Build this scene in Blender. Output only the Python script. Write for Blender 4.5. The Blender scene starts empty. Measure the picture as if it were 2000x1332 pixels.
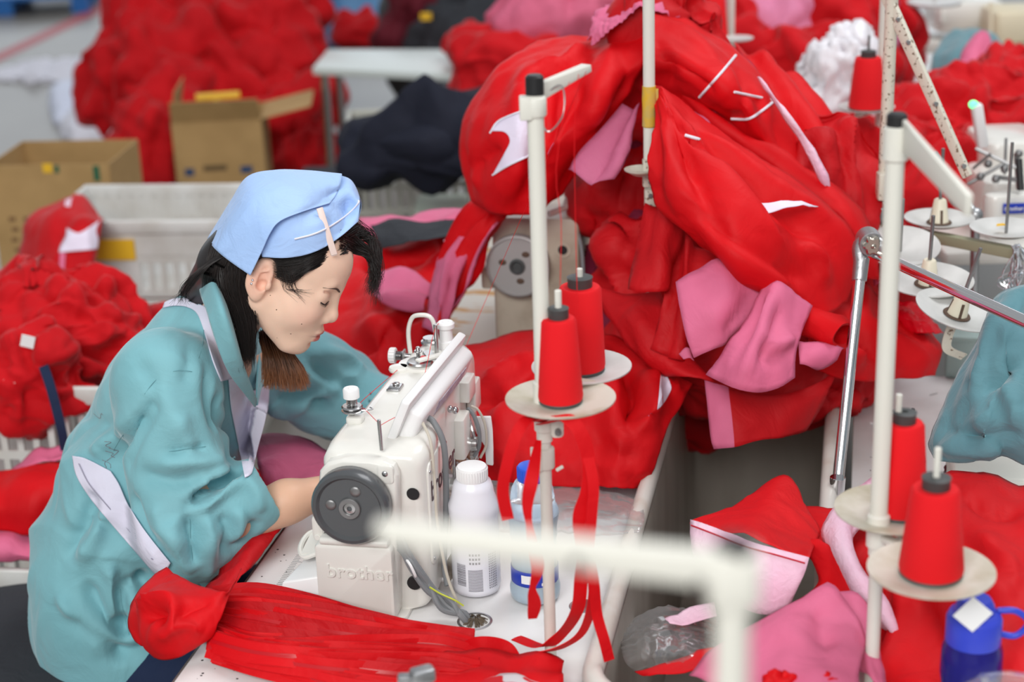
import bpy, bmesh, math, random
import numpy as np
from mathutils import Vector, Matrix, Euler
random.seed(7)
PI = math.pi
SC = bpy.context.scene
COL = SC.collection
V = Vector
# ------------------------------------------------------------------ camera model (also used to read off positions)
FPX = 3300.; CTH = math.radians(20); CRO = math.radians(2); CH = 2.0
_F = V((0, math.cos(CTH), -math.sin(CTH)))
_U0 = V((0, math.sin(CTH), math.cos(CTH))); _R0 = V((1, 0, 0))
_R = _R0*math.cos(CRO) - _U0*math.sin(CRO); _U = _U0*math.cos(CRO) + _R0*math.sin(CRO)
CAM = V((0, 0, CH))
def ray(px, py): return _F + _R*((px-1000)/FPX) + _U*((666-py)/FPX)
def P(px, py, Z): return CAM + ray(px, py)*Z
def PH(px, py, z):
    d = ray(px, py); return CAM + d*((z-CH)/d.z)
def PY(px, py, y):
    d = ray(px, py); return CAM + d*(y/d.y)
# row frame: x across the table (away from the operator), y along the row
ROWA = math.radians(12)
E0 = V((-.4485, 2.3, .75))
ROW = Matrix.Translation(E0) @ Matrix.Rotation(-ROWA, 4, 'Z')
def rw(v, u, w=0): return ROW @ V((v, u, w))
def pix_row_u(px, py, u):   # pixel -> point on plane row-u = const, in row coords
    inv = ROW.inverted(); o = inv @ CAM; d = (inv.to_3x3() @ ray(px, py)); t = (u-o.y)/d.y
    return o + d*t
# ------------------------------------------------------------------ materials
def _n(nt, t, **k):
    n = nt.nodes.new(t)
    for a, b in k.items(): setattr(n, a, b)
    return n
def mat(name, col, rough=.5, metal=0, bump=0, bscale=200, var=None, vscale=6, vlo=.4, vhi=.65, trans=0, ior=1.45, alpha=1, sheen=0, attr=None, coat=0, sss=0, emit=None, aniso=None, detail=4, spec=.5):
    m = bpy.data.materials.new(name); m.use_nodes = True; nt = m.node_tree
    b = nt.nodes['Principled BSDF']; L = nt.links
    def rgba(c): return (c[0], c[1], c[2], 1)
    b.inputs['Base Color'].default_value = rgba(col)
    b.inputs['Roughness'].default_value = rough; b.inputs['Metallic'].default_value = metal
    b.inputs['IOR'].default_value = ior; b.inputs['Specular IOR Level'].default_value = spec
    if trans: b.inputs['Transmission Weight'].default_value = trans
    if alpha < 1: b.inputs['Alpha'].default_value = alpha
    if sheen: b.inputs['Sheen Weight'].default_value = sheen; b.inputs['Sheen Roughness'].default_value = .4
    if coat: b.inputs['Coat Weight'].default_value = coat; b.inputs['Coat Roughness'].default_value = .12
    if sss:
        b.inputs['Subsurface Weight'].default_value = sss; b.inputs['Subsurface Radius'].default_value = (1, .35, .2); b.inputs['Subsurface Scale'].default_value = .006
    if emit: b.inputs['Emission Color'].default_value = rgba(emit[:3]); b.inputs['Emission Strength'].default_value = emit[3]
    tc = _n(nt, 'ShaderNodeTexCoord')
    if attr:
        a = _n(nt, 'ShaderNodeAttribute', attribute_name=attr); L.new(a.outputs['Color'], b.inputs['Base Color'])
    elif var:
        nz = _n(nt, 'ShaderNodeTexNoise'); nz.inputs['Scale'].default_value = vscale; nz.inputs['Detail'].default_value = detail
        mp = _n(nt, 'ShaderNodeMapping'); L.new(tc.outputs['Object'], mp.inputs['Vector']); L.new(mp.outputs[0], nz.inputs['Vector'])
        if aniso: mp.inputs['Scale'].default_value = aniso
        r = _n(nt, 'ShaderNodeValToRGB'); r.color_ramp.elements[0].position = vlo; r.color_ramp.elements[1].position = vhi
        r.color_ramp.elements[0].color = rgba(col); r.color_ramp.elements[1].color = rgba(var)
        L.new(nz.outputs['Fac'], r.inputs[0]); L.new(r.outputs[0], b.inputs['Base Color'])
    if bump:
        nz = _n(nt, 'ShaderNodeTexNoise'); nz.inputs['Scale'].default_value = bscale; nz.inputs['Detail'].default_value = 3
        bp = _n(nt, 'ShaderNodeBump'); bp.inputs['Strength'].default_value = bump; bp.inputs['Distance'].default_value = .002
        L.new(tc.outputs['Object'], nz.inputs['Vector']); L.new(nz.outputs['Fac'], bp.inputs['Height']); L.new(bp.outputs[0], b.inputs['Normal'])
    return m
def fabric(name, col, rough=.6, var=None, wr=.5, wscale=14, sheen=0, spec=.28):
    """woven cloth: soft wrinkle bump plus fine thread bump"""
    m = mat(name, col, rough, sheen=sheen, var=var, vscale=5, spec=spec)
    nt = m.node_tree; L = nt.links; b = nt.nodes['Principled BSDF']
    tc = _n(nt, 'ShaderNodeTexCoord')
    n1 = _n(nt, 'ShaderNodeTexNoise'); n1.inputs['Scale'].default_value = wscale; n1.inputs['Detail'].default_value = 5; n1.inputs['Distortion'].default_value = 1.2
    n2 = _n(nt, 'ShaderNodeTexNoise'); n2.inputs['Scale'].default_value = 900
    b1 = _n(nt, 'ShaderNodeBump'); b1.inputs['Strength'].default_value = wr; b1.inputs['Distance'].default_value = .012
    b2 = _n(nt, 'ShaderNodeBump'); b2.inputs['Strength'].default_value = .15; b2.inputs['Distance'].default_value = .0006
    L.new(tc.outputs['Object'], n1.inputs['Vector']); L.new(tc.outputs['Object'], n2.inputs['Vector'])
    L.new(n1.outputs['Fac'], b1.inputs['Height']); L.new(n2.outputs['Fac'], b2.inputs['Height'])
    L.new(b1.outputs[0], b2.inputs['Normal']); L.new(b2.outputs[0], b.inputs['Normal'])
    return m
# ------------------------------------------------------------------ objects
WM = {}
def T(name, label, cat, loc=(0, 0, 0), rz=0, group=None, M=None):
    o = bpy.data.objects.new(name, None); COL.objects.link(o); o.empty_display_size = .05
    M = M if M is not None else Matrix.Translation(V(loc)) @ Matrix.Rotation(rz, 4, 'Z')
    o.matrix_world = M; WM[o.name] = M.copy()
    return tag(o, label, cat, group)
def tag(o, label, cat, group=None, kind=None):
    if label: o['label'] = label
    if cat: o['category'] = cat
    if group: o['group'] = group
    if kind: o['kind'] = kind
    return o
def link(name, vs, fs, mats, parent=None, fm=None, smooth=True, origin=None, auto=None):
    """vs in world space"""
    vs = np.asarray([tuple(v) for v in vs] if not isinstance(vs, np.ndarray) else vs, dtype=float)
    if not isinstance(mats, (list, tuple)): mats = [mats]
    if parent is not None: M = WM[parent.name]
    else:
        if origin is None:
            lo, hi = vs.min(0), vs.max(0); origin = ((lo[0]+hi[0])/2, (lo[1]+hi[1])/2, lo[2])
        M = Matrix.Translation(V(origin))
    Mi = np.array(M.inverted()); loc = vs @ Mi[:3, :3].T + Mi[:3, 3]
    me = bpy.data.meshes.new(name)
    me.from_pydata(loc.tolist(), [], [tuple(int(i) for i in f) for f in fs])
    for m in mats: me.materials.append(m)
    if fm is not None: me.polygons.foreach_set('material_index', np.asarray(fm, dtype=np.int32))
    me.polygons.foreach_set('use_smooth', [bool(smooth)]*len(me.polygons))
    me.update()
    o = bpy.data.objects.new(name, me); COL.objects.link(o)
    if parent is not None: o.parent = parent; WM[o.name] = M.copy()
    else: o.matrix_world = M; WM[o.name] = M.copy()
    if auto is not None and smooth:
        md = o.modifiers.new('es', 'EDGE_SPLIT'); md.split_angle = math.radians(auto)
    return o
def copy_tree(o, parent=None):
    c = o.copy(); COL.objects.link(c); c.parent = parent
    WM[c.name] = WM[o.name].copy()
    for ch in list(o.children):
        if ch.name != c.name: copy_tree(ch, c)
    return c
def frame_of(d):
    d = V(d).normalized(); up = V((0, 0, 1)) if abs(d.z) < .95 else V((1, 0, 0))
    x = up.cross(d).normalized(); y = d.cross(x); return x, y, d
class MB:
    def __init__(s, M=None): s.v = []; s.f = []; s.m = []; s.M = M or Matrix.Identity(4); s.cur = 0
    def add(s, vs, fs, mi=None):
        o = len(s.v); s.v += [s.M @ V(v) for v in vs]; s.f += [tuple(i+o for i in f) for f in fs]; s.m += [s.cur if mi is None else mi]*len(fs); return s
    def box(s, c, d, rot=None, mi=None, taper=1):
        c = V(c); R = rot if rot is not None else Matrix.Identity(3)
        if isinstance(R, (int, float)): R = Matrix.Rotation(R, 3, 'Z')
        vs = []
        for k in (-1, 1):
            t = 1 if k < 0 else taper
            for i, j in ((-1, -1), (1, -1), (1, 1), (-1, 1)): vs.append(c + R @ V((i*d[0]/2*t, j*d[1]/2*t, k*d[2]/2)))
        return s.add(vs, [(3, 2, 1, 0), (4, 5, 6, 7), (0, 1, 5, 4), (1, 2, 6, 5), (2, 3, 7, 6), (3, 0, 4, 7)], mi)
    def rbox(s, c, d, r=.004, n=3, rot=None, mi=None, axis=2):
        """rounded-rectangle prism with softened ends; axis = extrusion axis"""
        ax = [i for i in range(3) if i != axis]; w, h, L = d[ax[0]]/2, d[ax[1]]/2, d[axis]/2
        R = rot if rot is not None else Matrix.Identity(3); c = V(c); r = min(r, w*.99, h*.99)
        e = min(r*.6, L*.9)
        rings = []
        for off, z in ((e, -L), (e*.3, -L+e*.3), (0, -L+e), (0, L-e), (e*.3, L-e*.3), (e, L)):
            ring = []
            for qx, qy, a0 in ((1, 1, 0), (-1, 1, 1), (-1, -1, 2), (1, -1, 3)):
                for k in range(n+1):
                    a = (a0 + k/n)*PI/2
                    x = qx*(w-r) + (r-off)*math.cos(a) if True else 0; y = qy*(h-r) + (r-off)*math.sin(a)
                    p = [0, 0, 0]; p[ax[0]] = x; p[ax[1]] = y; p[axis] = z; ring.append(c + R @ V(p))
            rings.append(ring)
        return s.loft(rings, mi=mi)
    def loft(s, rings, closed=True, cap=True, mi=None):
        n = len(rings[0]); vs = [p for r in rings for p in r]; fs = []
        for i in range(len(rings)-1):
            for j in range(n if closed else n-1):
                k = (j+1) % n; fs.append((i*n+j, i*n+k, (i+1)*n+k, (i+1)*n+j))
        if cap and closed: fs.append(tuple(range(n-1, -1, -1))); fs.append(tuple((len(rings)-1)*n+j for j in range(n)))
        return s.add(vs, fs, mi)
    def lathe(s, prof, o=(0, 0, 0), d=(0, 0, 1), n=32, mi=None, cap=True):
        x, y, d = frame_of(d); o = V(o)
        rings = [[o + d*z + (x*math.cos(2*PI*k/n) + y*math.sin(2*PI*k/n))*max(r, 1e-5) for k in range(n)] for r, z in prof]
        return s.loft(rings, cap=cap, mi=mi)
    def cyl(s, a, b, r, r2=None, n=20, mi=None):
        a, b = V(a), V(b); L = (b-a).length; r2 = r if r2 is None else r2; e = min(.0008, r*.3, L*.3)
        return s.lathe([(r-e, 0), (r, e), (r2, L-e), (r2-e, L)], a, b-a, n, mi)
    def tube(s, pts, r, n=10, mi=None, sub=6, squash=1, cap=True):
        pts = catmull([V(p) for p in pts], sub) if sub else [V(p) for p in pts]
        N = len(pts); rings = []; pv = None
        for i, p in enumerate(pts):
            t = (pts[min(i+1, N-1)] - pts[max(i-1, 0)]).normalized()
            if pv is None: x, y, _ = frame_of(t)
            else:
                x = (pv - t*pv.dot(t)); x = x.normalized() if x.length > 1e-6 else frame_of(t)[0]; y = t.cross(x)
            pv = x
            rr = r(i/(N-1)) if callable(r) else r
            rings.append([p + (x*math.cos(2*PI*k/n) + y*math.sin(2*PI*k/n)*squash)*rr for k in range(n)])
        return s.loft(rings, mi=mi, cap=cap)
    def ell(s, c, r, n=20, m=12, rot=None, mi=None):
        c = V(c); R = rot if rot is not None else Matrix.Identity(3)
        rings = []
        for i in range(m+1):
            a = -PI/2 + PI*i/m; z = math.sin(a); q = max(math.cos(a), .002)
            rings.append([c + R @ V((r[0]*q*math.cos(2*PI*k/n), r[1]*q*math.sin(2*PI*k/n), r[2]*z)) for k in range(n)])
        return s.loft(rings, mi=mi)
    def ribbon(s, pts, w, side, th=.0008, sub=8, mi=None):
        """flat tape along pts; side = direction(s) across the tape"""
        n0 = len(pts); pts2 = catmull([V(p) for p in pts], sub)
        sd = [V(x) for x in side] if isinstance(side, list) else [V(side)]*n0
        sds = catmull(sd, sub); rings = []
        for i, p in enumerate(pts2):
            t = (pts2[min(i+1, len(pts2)-1)] - pts2[max(i-1, 0)]).normalized(); x = (sds[i] - t*sds[i].dot(t)).normalized(); nn = t.cross(x)
            ww = (w(i/(len(pts2)-1)) if callable(w) else w)/2
            rings.append([p - x*ww - nn*th, p - x*ww*.3 - nn*th*2, p + x*ww*.3 - nn*th*2, p + x*ww - nn*th, p + x*ww + nn*th, p - x*ww + nn*th])
        return s.loft(rings, mi=mi)
    def build(s, name, mats, parent=None, smooth=True, auto=40, bevel=0, seg=2, **k):
        o = link(name, s.v, s.f, mats, parent, s.m, smooth, auto=None if bevel else auto, **k)
        if bevel:
            md = o.modifiers.new('bv', 'BEVEL'); md.width = bevel; md.segments = seg; md.limit_method = 'ANGLE'; md.angle_limit = math.radians(35); md.harden_normals = False
            md = o.modifiers.new('es', 'EDGE_SPLIT'); md.split_angle = math.radians(50)
        return o
def catmull(p, sub):
    if len(p) < 3 or sub < 2:
        return [p[0].lerp(p[1], i/sub) for i in range(sub+1)] if len(p) == 2 else p
    out = []
    q = [p[0]*2-p[1]] + list(p) + [p[-1]*2-p[-2]]
    for i in range(1, len(q)-2):
        a, b, c, d = q[i-1], q[i], q[i+1], q[i+2]
        for k in range(sub):
            t = k/sub; out.append(.5*((2*b) + (c-a)*t + (2*a-5*b+4*c-d)*t*t + (3*b-a-3*c+d)*t**3))
    out.append(p[-1]); return out
# ------------------------------------------------------------------ noise
_rs = np.random.RandomState(3)
_PT = np.concatenate([_rs.permutation(256)]*3); _G = _rs.normal(size=(256, 3)); _G /= np.linalg.norm(_G, axis=1)[:, None]
def noise(p, sc=1., seed=0):
    p = np.asarray(p, float)*sc + seed*17.37; i = np.floor(p).astype(int); f = p-i; i &= 255; u = f*f*f*(f*(f*6-15)+10)
    r = 0
    for a in (0, 1):
        for b in (0, 1):
            for c in (0, 1):
                h = _PT[_PT[_PT[(i[..., 0]+a) & 255] + ((i[..., 1]+b) & 255)] + ((i[..., 2]+c) & 255)]
                g = _G[h]; d = g[..., 0]*(f[..., 0]-a) + g[..., 1]*(f[..., 1]-b) + g[..., 2]*(f[..., 2]-c)
                r = r + d*np.where(a, u[..., 0], 1-u[..., 0])*np.where(b, u[..., 1], 1-u[..., 1])*np.where(c, u[..., 2], 1-u[..., 2])
    return r*1.5
# ------------------------------------------------------------------ implicit surfaces
def sd_ell(p, c, r, R=None):
    q = p - np.asarray(tuple(c))
    if R is not None: q = q @ np.array(R)        # rotate into local (R columns = axes)
    r = np.asarray(r, float); k0 = np.sqrt(((q/r)**2).sum(-1)); k1 = np.sqrt(((q/(r*r))**2).sum(-1)) + 1e-9
    return k0*(k0-1)/k1
def sd_cap(p, a, b, ra, rb=None):
    a = np.asarray(tuple(a), float); b = np.asarray(tuple(b), float); rb = ra if rb is None else rb
    ba = b-a; q = p-a; t = np.clip((q @ ba)/(ba @ ba), 0, 1); d = q - t[..., None]*ba
    return np.sqrt((d*d).sum(-1)) - (ra + (rb-ra)*t)
def smin(a, b, k): h = np.clip(.5+.5*(b-a)/k, 0, 1); return b*(1-h) + a*h - k*h*(1-h)
def smax(a, b, k): return -smin(-a, -b, k)
def surfnet(fn, lo, hi, h):
    lo = np.array(lo, float); hi = np.array(hi, float); n = np.ceil((hi-lo)/h).astype(int)+1
    ax = [lo[i] + h*np.arange(n[i]) for i in range(3)]
    F = np.empty(n)
    for s in range(0, n[0], 16):
        g = np.stack(np.meshgrid(ax[0][s:s+16], ax[1], ax[2], indexing='ij'), -1); F[s:s+16] = fn(g)
    S = F < 0; C = np.zeros(n-1, int)
    for a in (0, 1):
        for b in (0, 1):
            for c in (0, 1): C += S[a:n[0]-1+a, b:n[1]-1+b, c:n[2]-1+c]
    act = (C > 0) & (C < 8); idx = -np.ones(n-1, int); ii = np.argwhere(act); idx[act] = np.arange(len(ii))
    acc = np.zeros((len(ii), 3)); cnt = np.zeros(len(ii))
    cor = [(a, b, c) for a in (0, 1) for b in (0, 1) for c in (0, 1)]
    for x in cor:
        for d in range(3):
            if x[d]: continue
            y = list(x); y[d] = 1
            f0 = F[tuple((ii+np.array(x)).T)]; f1 = F[tuple((ii+np.array(y)).T)]; m = (f0 < 0) != (f1 < 0)
            t = np.where(m, f0/(f0-f1+1e-20), 0); pos = np.tile(np.array(x, float), (len(ii), 1)); pos[:, d] = t
            acc[m] += pos[m]; cnt[m] += 1
    vs = lo + (ii + acc/cnt[:, None])*h
    fs = []
    for d in range(3):
        e, g = (d+1) % 3, (d+2) % 3
        sl0 = [slice(None)]*3; sl1 = [slice(None)]*3; sl0[d] = slice(0, -1); sl1[d] = slice(1, None)
        A = S[tuple(sl0)]; B = S[tuple(sl1)]; w = np.argwhere(A != B)
        w = w[(w[:, e] > 0) & (w[:, g] > 0) & (w[:, e] < n[e]-1) & (w[:, g] < n[g]-1)]
        q = []
        for de, dg in ((1, 1), (0, 1), (0, 0), (1, 0)):
            k = w.copy(); k[:, e] -= de; k[:, g] -= dg; q.append(idx[tuple(k.T)])
        q = np.stack(q, 1); fl = A[tuple(w.T)]; q[~fl] = q[~fl][:, ::-1]; fs.append(q)
    fs = np.concatenate(fs); fs = fs[(fs >= 0).all(1)]
    return vs, fs
def edges_of(fs):
    fs = np.asarray(fs); e = np.concatenate([fs[:, [i, (i+1) % fs.shape[1]]] for i in range(fs.shape[1])]); e.sort(1); return np.unique(e, axis=0)
def vnormals(vs, fs):
    a = vs[fs[:, 2]]-vs[fs[:, 0]]; b = vs[fs[:, 3 if fs.shape[1] > 3 else 1]]-vs[fs[:, 1 if fs.shape[1] > 3 else 0]]
    n = np.cross(a, b); N = np.zeros_like(vs)
    for k in range(fs.shape[1]):
        for c in range(3): N[:, c] += np.bincount(fs[:, k], n[:, c], len(vs))
    return N/(np.linalg.norm(N, axis=1)[:, None]+1e-12)
def _avg(vs, E, w=None):
    out = np.empty_like(vs); n = len(vs); deg = np.bincount(E[:, 0], minlength=n) + np.bincount(E[:, 1], minlength=n)
    for c in range(3): out[:, c] = np.bincount(E[:, 0], vs[E[:, 1], c], n) + np.bincount(E[:, 1], vs[E[:, 0], c], n)
    return out/np.maximum(deg, 1)[:, None], deg
def smooth(vs, fs, it=2, f=.5):
    E = edges_of(fs)
    for _ in range(it):
        a, _d = _avg(vs, E); vs = vs + (a-vs)*f
    return vs
def buckle(vs, fs, rest=1.08, it=60, pull=.04, amp=.006, wl=.08, seed=0, bend=.25, E2=None, stretch=None, mask=None, floor=None, aniso=None, hp=0):
    """let a sheet that is slightly too large for its place fold up: edge lengths grow, shape is pulled back"""
    fs = np.asarray(fs); E = edges_of(fs)
    if fs.shape[1] == 4: E = np.concatenate([E, fs[:, [0, 2]], fs[:, [1, 3]]])
    n = len(vs); X0 = vs.copy(); N = vnormals(vs, fs)
    q = vs*np.array(aniso) if aniso is not None else vs
    wp = q + .4*wl*np.stack([noise(q, 1/(wl*1.7), seed+5), noise(q, 1/(wl*1.7), seed+6), noise(q, 1/(wl*1.7), seed+7)], -1)
    d = noise(wp, 1/wl, seed) + .5*noise(wp, 2.1/wl, seed+1)
    m = np.ones(n) if mask is None else mask
    X = vs + N*(d*amp*m)[:, None]
    L = np.linalg.norm(vs[E[:, 0]]-vs[E[:, 1]], axis=1)*(1+(rest-1)*(m[E[:, 0]]+m[E[:, 1]])/2)
    deg = np.bincount(E[:, 0], minlength=n) + np.bincount(E[:, 1], minlength=n); Es = edges_of(fs)
    pl = pull*np.ones(n) + (1-m)*.5
    for k in range(it):
        dv = X[E[:, 1]]-X[E[:, 0]]; l = np.linalg.norm(dv, axis=1)+1e-9; c = dv*((l-L)/l*.5)[:, None]
        acc = np.empty_like(X)
        for j in range(3): acc[:, j] = np.bincount(E[:, 0], c[:, j], n) - np.bincount(E[:, 1], c[:, j], n)
        X += acc*(1.6/np.maximum(deg, 1))[:, None]*1.5
        a, _ = _avg(X, Es); D_ = X-X0
        X += (a-X)*bend*(.5 if k % 2 else .15)
        X += (X0-X)*pl[:, None]
        if hp and k % 6 == 5:            # keep only folds shorter than the limit, no ballooning
            DL = X-X0
            for _ in range(hp): DL = DL + (_avg(DL, Es)[0]-DL)*.9
            X -= DL*.8
        if floor is not None: X[:, 2] = np.maximum(X[:, 2], floor(X) if callable(floor) else floor)
    return X
def strokes(vs, fs, lst, pw=2.):
    """press creases (negative) and raise ridges (positive) along 3D polylines: (points, height, width)"""
    N = vnormals(vs, fs); d_all = np.zeros(len(vs))
    for pts, amp, wd in lst:
        pts = np.array([tuple(p) for p in catmull([V(p) for p in pts], 4)]); lo, hi = pts.min(0)-3*wd, pts.max(0)+3*wd
        idx = np.where(((vs > lo) & (vs < hi)).all(1))[0]
        if not len(idx): continue
        p = vs[idx]; best = np.full(len(idx), 9.); tt = np.zeros(len(idx)); n = len(pts)-1
        for i in range(n):
            a, b = pts[i], pts[i+1]; ba = b-a; t = np.clip(((p-a) @ ba)/(ba @ ba+1e-12), 0, 1); dd = np.linalg.norm(p-a-t[:, None]*ba, axis=1); m = dd < best; best[m] = dd[m]; tt[m] = (i+t[m])/n
        d_all[idx] += amp*np.exp(-(best/wd)**pw)*np.clip(np.minimum(tt, 1-tt)*5, .15, 1)
    return vs + N*d_all[:, None]
def facets(vs, fs, R=.09, slope=.22, seed=0, dens=1.6, mask=None, along=None):
    """straight sharp creases of limited length, as in crumpled nylon"""
    rg = np.random.RandomState(seed+100); N = vnormals(vs, fs)
    A = np.linalg.norm(np.cross(vs[fs[:, 2]]-vs[fs[:, 0]], vs[fs[:, 3]]-vs[fs[:, 1]]), axis=1).sum()/2
    n = int(min(max(4, dens*A/(R*R)), 70)); d = np.zeros(len(vs))
    for k in range(n):
        i = rg.randint(len(vs)); c = vs[i]; r = R*rg.uniform(.6, 1.5); t = np.cross(N[i], rg.normal(size=3) if along is None else along[i]+rg.normal(size=3)*.28); t /= np.linalg.norm(t)+1e-9; l = np.cross(N[i], t)
        q = vs-c; s = q @ t; m = q @ l; o = q @ N[i]
        w = np.exp(-(s/(r*(.55 if along is None else .38)))**2-(m/(r*(1.5 if along is None else 3.2)))**2-(o/r)**2); sg = 1 if rg.rand() < .6 else -1
        d += sg*w*(r*.3-np.sqrt(s*s+1e-6))*slope*rg.uniform(.5, 1.3)
    if mask is not None: d = d*mask
    return vs + N*d[:, None]
def bspl(ctrl, nu, nv):
    """bicubic Catmull-Rom through a control net (rows of Vectors) -> (nu,nv,3)"""
    C = np.array([[tuple(p) for p in r] for r in ctrl], float)
    def res(A, n):
        m = A.shape[0]
        if m == 2:
            t = np.linspace(0, 1, n)[:, None, None]; return A[0]*(1-t) + A[1]*t
        Q = np.concatenate([2*A[:1]-A[1:2], A, 2*A[-1:]-A[-2:-1]]); s = np.linspace(0, m-1, n); i = np.minimum(s.astype(int), m-2); t = (s-i)[:, None, None]
        a, b, c, d = Q[i], Q[i+1], Q[i+2], Q[i+3]
        return .5*(2*b + (c-a)*t + (2*a-5*b+4*c-d)*t*t + (3*b-a-3*c+d)*t**3)
    A = res(C, nu); return np.transpose(res(np.transpose(A, (1, 0, 2)), nv), (1, 0, 2))
def grid_faces(nu, nv):
    i, j = np.meshgrid(np.arange(nu-1), np.arange(nv-1), indexing='ij'); a = (i*nv+j).ravel()
    return np.stack([a, a+nv, a+nv+1, a+1], 1)
def sheet(name, ctrl, mats, parent=None, res=.011, rest=1.08, it=50, pull=.04, amp=.007, wl=.09, seed=0, th=.0012, folds=None, bend=.25, floor=None, aniso=None, fm=None, maxn=110, weld=None, flip=False, hp=0):
    """a piece of cloth through a control net of world points; mats=(face, reverse)"""
    C = np.array([[tuple(p) for p in r] for r in ctrl], float)
    lu = np.linalg.norm(np.diff(C, axis=0), axis=2).sum(0).max(); lv = np.linalg.norm(np.diff(C, axis=1), axis=2).sum(1).max()
    nu = int(min(max(lu/res, 8), maxn)); nv = int(min(max(lv/res, 8), maxn))
    G = bspl(ctrl, nu, nv)
    if folds:                                    # (count, depth, axis, phase): parallel folds running across the sheet
        u = np.linspace(0, 1, nu)[:, None]; v = np.linspace(0, 1, nv)[None, :]
        vs = G.reshape(-1, 3); N = vnormals(vs, grid_faces(nu, nv)).reshape(G.shape)
        for cnt, dep, axis, ph in folds:
            t = (v + .15*np.sin(3*u+ph)) if axis == 0 else (u + .15*np.sin(3*v+ph)); t = t + 0*u + 0*v
            G = G + N*(np.sin(2*PI*cnt*t+ph)*dep)[..., None]
    vs = G.reshape(-1, 3); fs = grid_faces(nu, nv)
    if it: vs = buckle(vs, fs, rest, it, pull, amp, wl, seed, bend, floor=floor, aniso=aniso, hp=hp)
    if flip: fs = fs[:, ::-1]
    if not isinstance(mats, (list, tuple)): mats = [mats, mats]
    o = link(name, vs, fs, list(mats), parent)
    if fm is not None:
        o.data.polygons.foreach_set('material_index', np.array([fm((k//(nv-1)+.5)/(nu-1), (k % (nv-1)+.5)/(nv-1)) for k in range(len(fs))], dtype=np.int32))
    md = o.modifiers.new('th', 'SOLIDIFY'); md.thickness = th; md.offset = 0
    if fm is None and len(mats) > 1: md.material_offset = 1; md.material_offset_rim = 0
    return o
# ------------------------------------------------------------------ materials used in the place
RED = fabric('red_fabric', (.66, .0018, .006), .60, var=(.58, .0014, .005), wr=.3, spec=.25)
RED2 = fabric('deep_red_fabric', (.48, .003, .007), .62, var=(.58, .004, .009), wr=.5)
PINK = fabric('pink_lining', (.72, .16, .29), .65, var=(.64, .13, .24), wr=.3)
PALE = fabric('pale_pink_interlining', (.86, .6, .72), .7, var=(.8, .42, .56), wr=.3, wscale=60)
LILAC = fabric('white_patch_cloth', (.82, .74, .88), .7, wr=.2)
WCLOTH = fabric('white_cloth', (.8, .8, .88), .7, wr=.4)
TEAL = fabric('teal_jacket_cloth', (.20, .45, .50), .8, var=(.23, .49, .54), wr=.35, sheen=.35)
TEALD = fabric('grey_teal_cloth', (.12, .27, .31), .75, var=(.10, .23, .27), wr=.5, sheen=.3)
SKYB = fabric('pale_blue_cloth', (.38, .57, .92), .75, var=(.42, .60, .93), wr=.3, wscale=25, sheen=.2)
APRON = fabric('lilac_white_cotton', (.74, .72, .85), .75, wr=.3)
NAVY = fabric('navy_cloth', (.012, .014, .026), .8, wr=.4)
DKGREY = fabric('charcoal_cloth', (.035, .038, .045), .85, wr=.5)
DENIM = fabric('blue_cloth', (.012, .022, .06), .8)
LBLUE = fabric('faded_blue_cloth', (.12, .28, .5), .8, var=(.2, .36, .55))
CREAM = mat('cream_painted_steel', (.74, .73, .66), .42, bump=.1, bscale=120)
CREAMR = mat('chipped_cream_paint', (.66, .63, .53), .5, var=(.2, .14, .09), vscale=130, vlo=.6, vhi=.64, bump=.3)
ENAMEL = mat('ivory_enamel', (.78, .77, .72), .28, bump=.08, bscale=60, var=(.7, .68, .62), vscale=9, vlo=.5, vhi=.8, coat=.3)
ENAMELO = mat('old_beige_enamel', (.5, .44, .35), .4, var=(.36, .3, .23), vscale=14, vlo=.45, vhi=.7, bump=.15)
WPLAST = mat('white_plastic', (.85, .85, .85), .35)
CRATE = mat('white_crate_plastic', (.72, .72, .70), .45, var=(.6, .58, .54), vscale=7)
LAMI = mat('white_laminate', (.80, .79, .78), .3, var=(.72, .70, .68), vscale=12, vlo=.5, vhi=.75)
LAMIO = mat('stained_laminate', (.66, .62, .55), .4, var=(.55, .26, .05), vscale=15, vlo=.56, vhi=.6, aniso=(.5, 1.6, 1))
EDGE = mat('dark_edge_band', (.12, .11, .1), .5)
STEEL = mat('steel', (.55, .55, .55), .25, 1)
CHROME = mat('chrome', (.75, .75, .76), .09, 1)
CASTM = mat('cast_metal', (.4, .41, .42), .4, .9, bump=.5, bscale=90)
DGREY = mat('dark_grey_enamel', (.075, .08, .085), .3, coat=.3)
GREYM = mat('worn_grey_metal', (.26, .26, .26), .35, .6, var=(.2, .2, .2), vscale=20)
BLACKP = mat('black_plastic', (.015, .015, .016), .45)
GPLAST = mat('grey_plastic', (.06, .065, .065), .5)
CABLE = mat('grey_cable', (.2, .21, .22), .5)
BEIGEC = mat('beige_cable', (.55, .5, .42), .5)
DISC = mat('ivory_disc', (.62, .6, .52), .4, var=(.42, .38, .27), vscale=18, vlo=.42, vhi=.7)
DISCW = mat('white_disc', (.66, .66, .64), .35, var=(.52, .52, .5), vscale=12)
CONEP = mat('ivory_cone', (.75, .7, .55), .4)
SLOT = mat('rust_slot', (.1, .06, .04), .7)
TROUGH = mat('grimy_bin_plastic', (.46, .42, .37), .42, var=(.3, .26, .22), vscale=7, vlo=.4, vhi=.75, aniso=(1, 1, .35))
RIM = mat('bin_rim_plastic', (.66, .63, .58), .35, var=(.55, .47, .4), vscale=12, vlo=.5, vhi=.75)
TAPE = mat('yellow_tape', (.72, .43, .03), .5, var=(.55, .4, .12), vscale=40)
BLUEC = mat('blue_cap_plastic', (.03, .12, .72), .35)
INK = mat('dark_ink', (.03, .028, .03), .6)
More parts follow.
